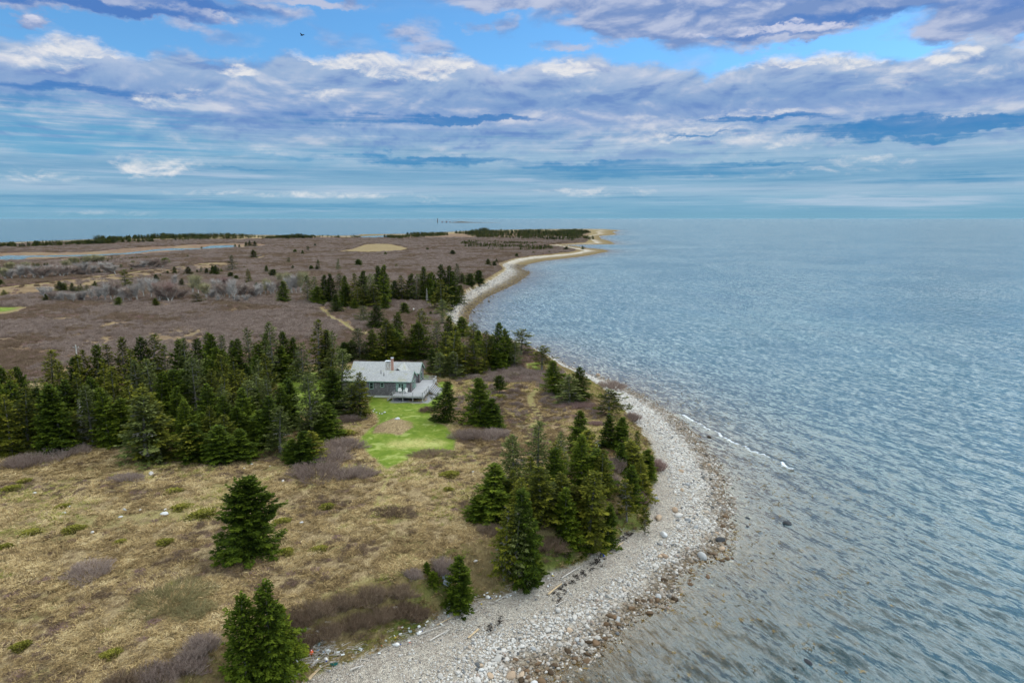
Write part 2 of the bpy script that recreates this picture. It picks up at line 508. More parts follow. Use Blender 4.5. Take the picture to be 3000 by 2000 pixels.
# --- clouds above the blue gap
upper = total([(330, -10, 640, 56, 1.5), (150, 8, 330, 34, .9), (860, 2, 260, 18, .8), (2300, 5, 1000, 96, 1.7), (2150, 110, 290, 56, .9), (2330, 90, 260, 34, 1.0), (1880, 60, 260, 50, .7), (2860, 60, 330, 70, 1.2), (1480, 8, 260, 34, .6),
               (85, 60, 80, 36, 1.0), (90, 85, 140, 18, .35), (560, 78, 120, 28, .45), (690, 118, 110, 36, .40), (1215, 88, 110, 46, .55), (1250, 150, 110, 44, .45), (1390, 82, 40, 24, .4), (1480, 78, 70, 34, .45), (1790, 112, 100, 28, .6),
               (1640, 140, 110, 16, .5), (2020, 175, 110, 70, .32), (1030, 130, 150, 30, .25), (950, 95, 60, 28, .22), (2960, 110, 140, 60, .8)])
upper = wt.add(upper, wt.sm(14.5, 19.0, el, 0.0, 0.9))
upm = wt.sm(0.02, 0.74, wt.mul(upper, wt.sm(0.28, 0.62, f1, 0.45, 1.35)))
upc = wt.mix(wt.sm(-0.10, 0.12, relief), srgb(120, 149, 200), srgb(184, 195, 222))
upc = wt.mix(wt.m('MULTIPLY', total([(300, 22, 460, 22, 1.3), (620, 26, 220, 20, 1.2), (2520, 42, 420, 22, 1.0), (2250, 105, 260, 10, .7), (2980, 5, 160, 40, .8), (2330, 0, 500, 14, .6)]), 1.0, clamp=True), upc, srgb(82, 128, 196))
upc = wt.mix(wt.mul(white, 0.75), upc, srgb(228, 228, 242))
# beyond the frame: bright overcast
over = wt.sm(15.6, 20.5, el)
ring = wt.mul(wt.sm(17, 23, el), wt.sm(52, 30, el))
upc = wt.mix(over, upc, wt.mix(wt.mul(ring, .8), wt.mix(wt.sm(0.35, 0.65, f1), OVER_A, OVER_B), wt.mix(wt.sm(30, 4, wt.m('ABSOLUTE', wt.sub(az, 12))), (2.7, 3.35, 3.6), (4.4, 5.2, 5.4))))

mask = wt.m('MAXIMUM', cum, upm)
cloud = wt.mix(cum, upc, base)
below = wt.sm(0.15, -0.6, el)
cloud = wt.mix(below, cloud, srgb(110, 150, 175))
mask = wt.m('MAXIMUM', mask, below)
bg1 = wt.node('ShaderNodeBackground', Color=clear, Strength=0.13)
bg2 = wt.node('ShaderNodeBackground', Color=cloud, Strength=1.0)
mx = wt.node('ShaderNodeMixShader', _0=mask, _1=bg1.outputs[0], _2=bg2.outputs[0])
wo = wt.node('ShaderNodeOutputWorld', _0=mx.outputs[0])
world.cycles.sampling_method = 'MANUAL'
world.cycles.sample_map_resolution = 512

scene.view_settings.view_transform = 'Standard'
scene.view_settings.look = 'None'
scene.view_settings.exposure = EXPO
scene.view_settings.gamma = 1.0
scene.view_settings.use_curve_mapping = False
scene.render.film_transparent = False
# ================================================================= ground sheet
def ring_grid(r0, r1, ratio, a0, a1, da):
    nr = int(math.log(r1 / r0) / math.log(ratio)) + 1
    rr = r0 * (r1 / r0) ** (np.arange(nr + 1) / nr)
    aa = np.radians(np.arange(a0, a1 + da, da))
    RR, AA = np.meshgrid(rr, aa, indexing='ij')
    n, m = RR.shape
    i = np.arange(n * m).reshape(n, m)
    quads = np.stack([i[:-1, :-1], i[:-1, 1:], i[1:, 1:], i[1:, :-1]], -1).reshape(-1, 4)
    return (RR * np.sin(AA)).ravel(), (RR * np.cos(AA)).ravel(), quads

LAWN = poly([(1079, 1160), (1140, 1167), (1235, 1182), (1272, 1155), (1283, 1121), (1297, 1116), (1332, 1129), (1316, 1152), (1278, 1192), (1258, 1216),
             (1312, 1250), (1336, 1277), (1330, 1318), (1276, 1326), (1215, 1332), (1174, 1356), (1133, 1380), (1104, 1350), (1070, 1322), (1054, 1291),
             (1067, 1267), (1104, 1240), (1104, 1216), (1080, 1199)])
LAWN2 = poly([(800, 1098), (1100, 1080), (1260, 1100), (1262, 1150), (1079, 1164), (1000, 1180), (905, 1190), (868, 1222), (834, 1222), (820, 1160)])
LAWN3 = poly([(1600, 1277), (1662, 1282), (1668, 1296), (1610, 1300)])
LAWN4 = poly([(1545, 1068), (1580, 1062), (1615, 1078), (1590, 1090), (1548, 1086)])
LAWN5 = poly([(-60, 900), (58, 901), (20, 914), (-60, 918)])
TANISLE = poly([(1094, 1268), (1104, 1247), (1155, 1224), (1207, 1239), (1207, 1251), (1176, 1270)])
TANPATCH = poly([(1130, 1296), (1190, 1284), (1280, 1286), (1300, 1297), (1250, 1312), (1160, 1312)])
TANFIELDS = [poly(p) for p in ([(985, 738), (1030, 730), (1068, 717), (1100, 714), (1140, 714.5), (1200, 728), (1170, 737), (1085, 740.5)],
                               [(0, 846), (213, 822), (425, 794), (638, 771), (700, 773), (690, 779), (560, 792), (440, 808), (300, 832), (160, 858), (0, 872)],
                               [(-60, 919), (40, 912), (62, 901), (75, 903), (30, 922), (-60, 935)],
                               [(750, 756), (775, 748), (775, 755), (755, 761)], [(672, 702), (724, 698), (724, 703), (675, 704)],
                               [(0, 750), (298, 736), (420, 733), (300, 742), (0, 747)], [(100, 765), (280, 752), (400, 750), (250, 764)])]
PATHS = [(poly(p), w) for p, w in (([(1572, 1140), (1553, 1160), (1556, 1178), (1574, 1205), (1576, 1225), (1562, 1250), (1545, 1290)], .85),
                                   ([(935, 900), (945, 908), (966, 927), (1011, 950), (1041, 971), (1082, 980)], .9),
                                   ([(-20, 847), (213, 821), (425, 793), (638, 770), (744, 767), (775, 772)], 1.6),
                                   ([(880, 741), (1000, 738)], 2.5), ([(1084, 749), (1120, 746)], 3.0),
                                   ([(1140, 1395), (1100, 1480)], .25))]
HEATHZONE = poly([(-400, 1100), (0, 1125), (350, 1130), (1010, 1060), (1290, 1090), (1345, 1120), (1330, 1180), (1310, 1215), (1345, 1250), (1345, 1300), (1470, 1320), (1560, 1330), (1640, 1360),
                  (1720, 1320), (1830, 1330), (1830, 1230), (1690, 1100), (1560, 1010), (1330, 960), (1330, 870), (1480, 780), (1500, 757), (1700, 735), (1720, 700), (1730, 675), (1200, 688), (0, 714), (-400, 735)])
GRAVELPAD = [hloc(-3.6, -3.8), hloc(4.4, -3.8), hloc(5.2, 3.0), hloc(5.4, 9), hloc(-3.6, 9)]
DRIVE = poly([(505, 1170), (560, 1150), (640, 1124), (690, 1108), (690, 1118), (640, 1138), (570, 1160), (520, 1182)])

gx, gy, gq = ring_grid(26, 4200, 1.0062, -76, 62, 0.14)
gz = ground(gx, gy)

def soft(pl, w, jit=0.6, sc=2.0, seed=5):
    m = np.zeros(gx.shape)
    bb = (gx > pl[:, 0].min() - 5 - w) & (gx < pl[:, 0].max() + 5 + w) & (gy > pl[:, 1].min() - 5 - w) & (gy < pl[:, 1].max() + 5 + w)
    if bb.any():
        d = sdist(gx[bb], gy[bb], pl) + (fbm(gx[bb], gy[bb], sc, seed, 3) - 0.5) * 2 * jit
        m[bb] = sstep(-w, w, d)
    return m

far = np.interp(gy, [200, 1200], [1, 12])
lawn = np.maximum.reduce([soft(LAWN, .45), soft(LAWN2, .5), soft(LAWN3, .6), soft(LAWN4, .8), soft(LAWN5, 3, 1)])
tanisle = soft(TANISLE, .35, .5)
lawn = lawn * (1 - tanisle)
tanpatch = soft(TANPATCH, 1.6, 1.6)
heath = soft(HEATHZONE, 2.5, 4.0, 9.0)
patch = fbm(gx, gy * 0.6, 9, 61, 4)
patch2 = fbm(gx, gy * 0.7, 26, 63, 4)
heath = np.clip(heath * (np.interp(gy, [140, 200], [.25, .62]) + np.interp(gy, [140, 200], [.75, .38]) * sstep(0.36, 0.52, 0.5 * patch + 0.5 * patch2 + np.interp(gy, [120, 170, 260, 420], [-.02, -.03, .03, .14]))), 0, 1)
heath = heath * (1 - .35 * sstep(.5, .62, fbm(gx, gy * .5, 14, 67, 4)))
straw = np.zeros(gx.shape)
for i, p in enumerate(TANFIELDS): straw = np.maximum(straw, (.75, .28, .8, .6, .5, .10, .25)[i] * soft(p, float(np.interp(p[:, 1].mean(), [300, 1000], [1.5, 6])), 1.2, 6))
path = np.zeros(gx.shape)
for pl, w in PATHS:
    d = ldist(gx, gy, pl)
    path = np.maximum(path, sstep(w * 1.25, w * 0.6, d + (fbm(gx, gy, 1.6, 71, 3) - .5) * w * .8))
gravel = np.maximum(soft(np.array(GRAVELPAD), .3, .3), soft(DRIVE, .5, .5))
dW, dT, dE = sdist(gx, gy, W_pl), sdist(gx, gy, T_pl), sdist(gx, gy, E_pl)
jag = (fbm(gx, gy, 1.7, 81, 4) - .5) * 2
beach = sstep(0.35, -0.35, dT + jag * np.interp(gy, [100, 500], [.8, 2.0]))
bluff = (dE < 0) * (dT > -0.5) * 1.0
green_lip = sstep(3.0, 0.4, np.abs(dT - 0.8)) * sstep(.45, .6, fbm(gx, gy, 5, 91, 3)) * (1 - beach) * np.interp(gy, [90, 140, 300], [1, .6, .0])
wetband = np.interp(gz + jag * 0.18, [0.05, 0.5], [1, 0]) * beach
weed = np.clip(sstep(.95, .45, gz + jag * .25) * np.interp(gy, [150, 230], [0, 1]), 0, 1) * beach
A1 = np.stack([lawn, heath, beach, np.ones_like(lawn)], -1)
A2 = np.stack([path, straw, gravel, np.ones_like(lawn)], -1)
A3 = np.stack([np.clip(tanpatch + 0, 0, 1), np.clip(green_lip, 0, 1), wetband, np.ones_like(lawn)], -1)
A4 = np.stack([bluff, weed, np.clip(-gz / 2.0, 0, 1), np.ones_like(lawn)], -1)

mat_ground, nt, b = material('ground')
posn = nt.node('ShaderNodeNewGeometry').outputs['Position']
s1 = nt.node('ShaderNodeSeparateColor', _0=nt.attr('zone_a', 'Color')).outputs
s2 = nt.node('ShaderNodeSeparateColor', _0=nt.attr('zone_b', 'Color')).outputs
s3 = nt.node('ShaderNodeSeparateColor', _0=nt.attr('zone_c', 'Color')).outputs
s4 = nt.node('ShaderNodeSeparateColor', _0=nt.attr('zone_d', 'Color')).outputs
n_big = nt.noise(posn, 0.10, 5, .6)
n_mid = nt.noise(posn, 0.55, 6, .65, .6)
n_fine = nt.noise(posn, 2.6, 7, .7, .8)
n_fibre = nt.noise(nt.node('ShaderNodeVectorMath', dict(operation='MULTIPLY'), _0=posn, _1=(5.0, 1.7, 1.0)).outputs[0], 1.0, 5, .7, 1.6)
# dry grass
grass = nt.ramp(nt.lin(.28, .72, n_fibre), [(0, (.085, .060, .034)), (.35, (.185, .135, .072)), (.6, (.30, .225, .122)), (1, (.45, .355, .21))])
grass = nt.mix(nt.mul(nt.sm(.48, .66, n_mid), .75), grass, nt.ramp(n_fine, [(.3, (.085, .055, .035)), (.7, (.20, .135, .075))]))
grass = nt.mix(nt.mul(nt.sm(.52, .62, n_big), .45), grass, (.20, .19, .055))
grass = nt.mix(nt.mul(nt.sm(.56, .70, n_fine), .35), grass, (.52, .40, .23))
# heath: leafless low shrubs and dead fern
hn = nt.noise(posn, 0.16, 6, .65, .4)
heathc = nt.ramp(nt.lin(.25, .75, nt.add(nt.mul(hn, .6), nt.mul(n_fine, .4))), [(0, (.050, .029, .020)), (.4, (.125, .075, .050)), (.65, (.200, .128, .078)), (1, (.36, .25, .13))])
heathc = nt.mix(nt.mul(nt.sm(.50, .70, nt.noise(posn, .05, 4, .6)), .6), heathc, (.165, .130, .132))
col = nt.mix(s1[1], grass, heathc)
strawc = nt.ramp(nt.lin(.3, .7, n_mid), [(0, (.13, .098, .050)), (.5, (.22, .17, .08)), (1, (.31, .245, .115))])
col = nt.mix(nt.mul(s2[1], .9), col, strawc)
bl = nt.ramp(nt.lin(.3, .7, n_fine), [(0, (.06, .045, .022)), (.5, (.17, .125, .055)), (1, (.26, .21, .09))])
col = nt.mix(nt.mul(s4[0], .65), col, bl)
col = nt.mix(nt.mul(s3[1], .8), col, nt.ramp(n_fine, [(.3, (.045, .075, .012)), (.7, (.16, .20, .04))]))
# mown lawn
lw = nt.ramp(nt.lin(.3, .7, nt.add(nt.mul(n_mid, .6), nt.mul(n_fine, .4))), [(0, (.050, .090, .010)), (.5, (.110, .160, .018)), (1, (.22, .235, .055))])
lw = nt.mix(nt.mul(s3[0], nt.sm(.30, .60, n_fine, .10, .75)), lw, (.42, .36, .15))
lw = nt.mix(nt.mul(nt.sm(.54, .66, nt.noise(posn, .35, 4, .6, 1.2)), .55), lw, (.30, .33, .11))
col = nt.mix(s1[0], col, lw)
pth = nt.ramp(nt.lin(.3, .7, n_fine), [(0, (.14, .16, .035)), (.5, (.27, .24, .085)), (1, (.42, .34, .16))])
col = nt.mix(nt.mul(s2[0], .62), col, pth)
col = nt.mix(s2[2], col, nt.ramp(n_fine, [(.3, (.12, .12, .125)), (.7, (.30, .30, .31))]))
# shingle: every pebble its own grey, pink or cream
pv = nt.voro(posn, 7.5, 'F1', 'Color')
pv2 = nt.voro(posn, 17.0, 'F1', 'Color')
pd = nt.voro(posn, 7.5, 'F1', 'Distance')
psep = nt.node('ShaderNodeSeparateColor', _0=nt.mix(.45, pv, pv2)).outputs
peb = nt.ramp(psep[0], [(0.10, (.13, .125, .12)), (.3, (.30, .275, .255)), (.55, (.43, .395, .36)), (.8, (.56, .515, .47)), (1, (.72, .69, .65))])
peb = nt.mix(nt.mul(nt.sm(.45, .60, nt.noise(posn, .7, 5, .6)), .35), peb, (.27, .23, .21))
peb = nt.mix(nt.sm(.02, .09, pd), nt.mix(1.0, peb, (.6, .6, .6), 'MULTIPLY'), peb)
wetc = nt.ramp(nt.add(nt.mul(psep[1], .6), nt.mul(n_fine, .4)), [(.2, (.055, .042, .024)), (.5, (.15, .105, .05)), (.8, (.27, .19, .10))])
peb = nt.mix(1.0, peb, (1.16, 1.13, 1.05), 'MULTIPLY')
peb = nt.mix(nt.mul(s3[2], .8), peb, wetc)
peb = nt.mix(nt.mul(s4[1], .85), peb, nt.ramp(n_mid, [(.3, (.10, .07, .025)), (.7, (.22, .155, .06))]))
# sea bed
bed = nt.ramp(nt.lin(.3, .7, nt.add(nt.mul(n_mid, .5), nt.mul(n_fine, .5))), [(0, (.055, .038, .016)), (.45, (.19, .128, .048)), (.75, (.33, .225, .088)), (1, (.44, .33, .17))])
peb = nt.mix(nt.sm(0.0, .18, s4[2]), peb, bed)
col = nt.mix(s1[2], col, peb)
nt.put(b.inputs['Base Color'], col)
b.inputs['Roughness'].default_value = 0.95
b.inputs['Specular IOR Level'].default_value = .06
hgt = nt.add(nt.mul(n_fibre, .5), nt.add(nt.mul(n_fine, .55), nt.mul(n_mid, .8)))
hgt = nt.mix(s1[2], hgt, nt.add(nt.mul(nt.sub(.5, pd), 1.2), nt.mul(n_fine, .3)))
hgt = nt.mul(hgt, nt.sub(1.0, nt.mul(s1[0], .8)))
nt.put(b.inputs['Normal'], nt.bump(hgt, .8, .35))

# tussocks and heath humps in the sheet itself
hum = (fbm(gx, gy, .9, 101, 3) - .5) * .30 * (1 - beach) * (1 - lawn) * (1 - path) * (1 - gravel) * sstep(420, 120, gy)
hum = hum + np.maximum(fbm(gx, gy * .8, 5.5, 103, 4) - .42, 0) * 2.0 * heath * (1 - lawn) * (1 - path) * (1 - beach) * sstep(140, 190, gy) * sstep(1500, 700, gy)
hum = hum * sstep(1.0, 3.0, np.hypot((gx + 27) / 9, (gy - 144) / 9) * 2.0)
ground_me = np_mesh('ground', np.stack([gx, gy, gz + hum], -1), gq, mat_ground, True,
                    {'zone_a': ('POINT', 'FLOAT_COLOR', A1), 'zone_b': ('POINT', 'FLOAT_COLOR', A2), 'zone_c': ('POINT', 'FLOAT_COLOR', A3), 'zone_d': ('POINT', 'FLOAT_COLOR', A4)})
ground_o = tag(obj('ground', ground_me), 'low headland of dry grass, brown heath and pale shingle beach', 'ground', kind='structure')

# ================================================================= sea
sx, sy, sq = ring_grid(26, 70000, 1.0075, -80, 80, 0.13)
sr = np.hypot(sx, sy)
sdW = sdist(sx, sy, W_pl)
depth = np.interp(-sdW, [0, 4, 15, 40, 150, 400], [0, .3, .85, 2.2, 5, 12])
wz = np.zeros(sx.shape)
fade = sstep(700, 160, sr)
near = sr < 720
amp_d = np.interp(-sdW[near], [0, 3, 10, 25, 60], [.02, .10, .35, .8, 1.0])
wx, wy = sx[near], sy[near]
acc = np.zeros(wx.shape)
wr = np.random.default_rng(5)
warp = (fbm(wx, wy, 30, 111, 3) - .5) * 5
# crests swing round towards the shallow point
for k in range(46):
    lam = 1.1 * (7.5 / 1.1) ** wr.random()
    th = math.atan2(-0.38, -0.92) + wr.normal(0, .38)
    kk = 2 * math.pi / lam
    a = .012 * lam ** .85 * (1 if lam < 5.5 else .6)
    ph = (wx * math.cos(th) + wy * math.sin(th)) * kk + wr.random() * 6.28 + warp * kk * .25
    res = sstep(lam * .28, lam * .16, sr[near] * .0085)
    s = np.sin(ph)
    acc += a * res * (s + .25 * np.cos(2 * ph))
grp = .55 + .9 * fbm(wx, wy, 16, 117, 3)
wz[near] = acc * amp_d * grp
# the little breaker running along the point
BRK0 = poly([(1975, 1209), (2060, 1252), (2130, 1286), (2200, 1318), (2270, 1352), (2335, 1388)], 0.0)
_t = np.linspace(0, 1, 60); _s = np.linspace(0, 1, len(BRK0))
BRK = np.stack([np.interp(_t, _s, BRK0[:, 0]) + .55 * np.sin(_t * 37) * np.cos(_t * 11) + .5 * np.sin(_t * 9), np.interp(_t, _s, BRK0[:, 1])], -1)
bd = ldist(sx[near], sy[near], BRK)
bd = np.abs(bd) + (fbm(sx[near], sy[near], 2.2, 127, 3) - .45) * .3
bd = np.abs(bd)
bprof = np.exp(-(np.clip(bd, 0, 9) / .45) ** 2)
ends = sstep(0, 4, sdist(sx[near], sy[near], np.array([BRK[0] + (-9, 0), BRK[0] + (9, 3), BRK[-1] + (9, 0), BRK[-1] + (-9, -3)])))
bn = fbm(sx[near], sy[near], 3.0, 121, 3)
wz[near] += bprof * .34 * ends * (.5 + bn)
foam = np.zeros(sx.shape)
foam[near] = np.exp(-(np.clip(bd, 0, 9) / .80) ** 2) * ends * (.84 + .16 * sstep(.30, .5, bn))
edgef = np.exp(-((sdW + .25) / .22) ** 2) * sstep(.60, .75, fbm(sx, sy, 1.3, 125, 3)) * (sr < 260)
foam = np.clip(foam + .75 * edgef, 0, 1)
opac = np.clip(1 - np.exp(-depth * .72), 0, 1)
chn = np.maximum(sdist(sx, sy, CHANNEL), sdist(sx, sy, LAGOON)) > -25
opac = np.where(chn & (sdW > 0), .95, opac)
C1 = np.stack([opac, foam, np.where(chn, 3.2, 1.0), np.ones_like(foam)], -1)

mat_sea = bpy.data.materials.new('sea_water')
mat_sea.use_nodes = True
nt = NT(mat_sea.node_tree)
nt.n.clear()
c = nt.node('ShaderNodeSeparateColor', _0=nt.attr('sea', 'Color')).outputs
posn = nt.node('ShaderNodeNewGeometry').outputs['Position']
ang = math.atan2(-0.38, -0.92)
rot = nt.node('ShaderNodeMapping', dict(vector_type='TEXTURE'), Vector=posn, Rotation=(0, 0, ang)).outputs[0]
str1 = nt.node('ShaderNodeVectorMath', dict(operation='MULTIPLY'), _0=rot, _1=(1.0, .24, 1.0)).outputs[0]
r1 = nt.noise(str1, .9, 5, .6, .5)
r2 = nt.noise(str1, 3.2, 4, .6, .4)
r3 = nt.noise(str1, .28, 4, .55, .6)
r4 = nt.noise(str1, .05, 4, .6, .6)
calm = nt.sm(.35, .65, nt.noise(posn, .012, 4, .6, .8), .65, 1.15)
shal = nt.lin(0, .55, c[0], .35, 1.0)
# facet slopes of the ripples, taken straight from noise so that they hold at any distance
def slope(vec, sc, det, amp):
    nd = nt.node('ShaderNodeTexNoise', Vector=vec, Scale=sc, Detail=det, Roughness=.6, Distortion=.5)
    v = nt.node('ShaderNodeVectorMath', dict(operation='SUBTRACT'), _0=nd.outputs[1], _1=(.5, .5, .5)).outputs[0]
    return nt.node('ShaderNodeVectorMath', dict(operation='MULTIPLY'), _0=v, _1=(amp, amp, 0.0)).outputs[0]
def vadd(a_, b_): return nt.node('ShaderNodeVectorMath', dict(operation='ADD'), _0=a_, _1=b_).outputs[0]
sl = vadd(vadd(slope(str1, .42, 3, SLOPE[0]), slope(str1, 1.9, 4, SLOPE[1])), slope(str1, 3.4, 3, SLOPE[2]))
sl = nt.node('ShaderNodeVectorMath', dict(operation='SCALE'), _0=sl, Scale=nt.mul(nt.mul(calm, shal), c[2])).outputs[0]
nr = nt.node('ShaderNodeVectorMath', dict(operation='NORMALIZE'), _0=vadd(nt.node('ShaderNodeNewGeometry').outputs['Normal'], sl)).outputs[0]
fres = nt.m('MINIMUM', nt.node('ShaderNodeFresnel', IOR=1.34, Normal=nr).outputs[0], .41)     # a wind-roughened sea never mirrors fully
deep = nt.mix(nt.lin(.3, .7, r4), SEA_DEEP_A, SEA_DEEP_B)
dif = nt.node('ShaderNodeBsdfDiffuse', Color=deep, Normal=nr).outputs[0]
tr = nt.node('ShaderNodeBsdfTransparent', Color=(.88, .79, .57)).outputs[0]
body = nt.node('ShaderNodeMixShader', _0=c[0], _1=tr, _2=dif).outputs[0]
gl = nt.node('ShaderNodeBsdfGlossy', Color=(.97, .985, 1.0), Roughness=.165, Normal=nr).outputs[0]
surf = nt.node('ShaderNodeMixShader', _0=fres, _1=body, _2=gl).outputs[0]
fo = nt.node('ShaderNodeBsdfDiffuse', Color=(.82, .85, .87)).outputs[0]
fm = nt.mul(nt.sm(.64, 1.08, nt.add(c[1], nt.mul(nt.sub(nt.noise(posn, 2.4, 6, .75), .5), 1.1))), .8)
surf = nt.node('ShaderNodeMixShader', _0=fm, _1=surf, _2=fo).outputs[0]
nt.node('ShaderNodeOutputMaterial', _0=surf)
sea_me = np_mesh('sea', np.stack([sx, sy, wz], -1), sq, mat_sea, True, {'sea': ('POINT', 'FLOAT_COLOR', C1)})
sea_o = tag(obj('sea', sea_me), 'wide rippled blue grey sea reaching the horizon', 'sea', kind='structure')
# ================================================================= plants
def leaf_mat(name, stops, hue=0.0):
    m, nt, b = material(name)
    t = nt.attr('tint')
    rnd = nt.node('ShaderNodeObjectInfo').outputs['Random']
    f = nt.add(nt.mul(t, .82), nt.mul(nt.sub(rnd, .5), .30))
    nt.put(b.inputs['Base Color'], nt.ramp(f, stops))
    b.inputs['Roughness'].default_value = .8
    b.inputs['Specular IOR Level'].default_value = .04
    return m

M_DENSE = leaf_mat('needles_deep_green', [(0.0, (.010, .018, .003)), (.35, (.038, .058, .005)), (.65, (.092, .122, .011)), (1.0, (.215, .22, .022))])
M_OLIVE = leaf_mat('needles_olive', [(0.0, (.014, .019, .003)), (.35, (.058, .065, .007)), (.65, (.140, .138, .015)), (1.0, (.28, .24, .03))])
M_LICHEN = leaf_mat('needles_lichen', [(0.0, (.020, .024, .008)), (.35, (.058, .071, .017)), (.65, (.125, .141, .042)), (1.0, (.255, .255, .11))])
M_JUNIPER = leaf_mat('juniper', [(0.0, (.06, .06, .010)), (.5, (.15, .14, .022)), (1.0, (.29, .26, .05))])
M_BARK, nt, b = material('grey_bark')
nt.put(b.inputs['Base Color'], nt.ramp(nt.noise(nt.node('ShaderNodeTexCoord').outputs['Object'], 6, 5, .7), [(.3, (.07, .06, .05)), (.7, (.24, .225, .20))]))
M_PALEBARK, nt, b = material('pale_bark')
nt.put(b.inputs['Base Color'], nt.ramp(nt.noise(nt.node('ShaderNodeTexCoord').outputs['Object'], 4, 5, .7), [(.3, (.25, .235, .22)), (.7, (.50, .48, .45))]))

def twig_mat(name, a, c, d):
    m, nt, b = material(name)
    rnd = nt.node('ShaderNodeObjectInfo').outputs['Random']
    nt.put(b.inputs['Base Color'], nt.ramp(nt.add(nt.mul(nt.attr('tint'), .7), nt.mul(rnd, .3)), [(0, a), (.5, c), (1, d)]))
    return m
M_TWIG = twig_mat('twigs_mauve', (.085, .060, .048), (.235, .170, .142), (.42, .335, .29))
M_TWIGBROWN = twig_mat('twigs_brown', (.07, .044, .030), (.165, .112, .076), (.31, .225, .155))
M_TWIGOLIVE = twig_mat('twigs_olive', (.10, .085, .036), (.22, .19, .088), (.36, .31, .165))
M_TWIGGREY = twig_mat('twigs_grey', (.19, .165, .15), (.35, .315, .295), (.52, .485, .46))
M_TWIGYEL = twig_mat('twigs_budding', (.14, .13, .065), (.28, .255, .135), (.43, .39, .22))
M_TWIGRED = twig_mat('twigs_red', (.14, .078, .068), (.26, .165, .145), (.40, .28, .25))

def cards(P0, D, N, Ln, Wd):
    """leaf shaped quads: base points, directions, side vectors, length, width"""
    n = len(P0)
    S = np.cross(D, N)
    S /= np.linalg.norm(S, axis=1, keepdims=True) + 1e-9
    mid = P0 + D * (Ln * .45)[:, None]
    v = np.stack([P0, mid + S * (Wd / 2)[:, None], P0 + D * Ln[:, None], mid - S * (Wd / 2)[:, None]], 1).reshape(-1, 3)
    f = np.arange(4 * n).reshape(n, 4)
    return v, f

def strips(A, B, wa, wb, g):
    """thin tapered three sided twigs from A to B"""
    D = B - A
    D /= np.linalg.norm(D, axis=1, keepdims=True) + 1e-9
    ref = np.where(np.abs(D[:, 2:3]) > .9, np.array([[1., 0, 0]]), np.array([[0, 0, 1.]]))
    S = np.cross(D, ref); S /= np.linalg.norm(S, axis=1, keepdims=True) + 1e-9
    T = np.cross(S, D)
    n = len(A)
    vs = []
    for P0, w in ((A, wa), (B, wb)):
        for k in range(3):
            a = 2 * math.pi * k / 3
            vs.append(P0 + (S * math.cos(a) + T * math.sin(a)) * np.broadcast_to(np.asarray(w, float), (n,))[:, None])
    v = np.stack(vs, 1).reshape(-1, 3)
    o = np.arange(n)[:, None] * 6
    f = np.concatenate([o + np.array([[k, (k + 1) % 3, 3 + (k + 1) % 3, 3 + k]]) for k in range(3)])
    return v, f

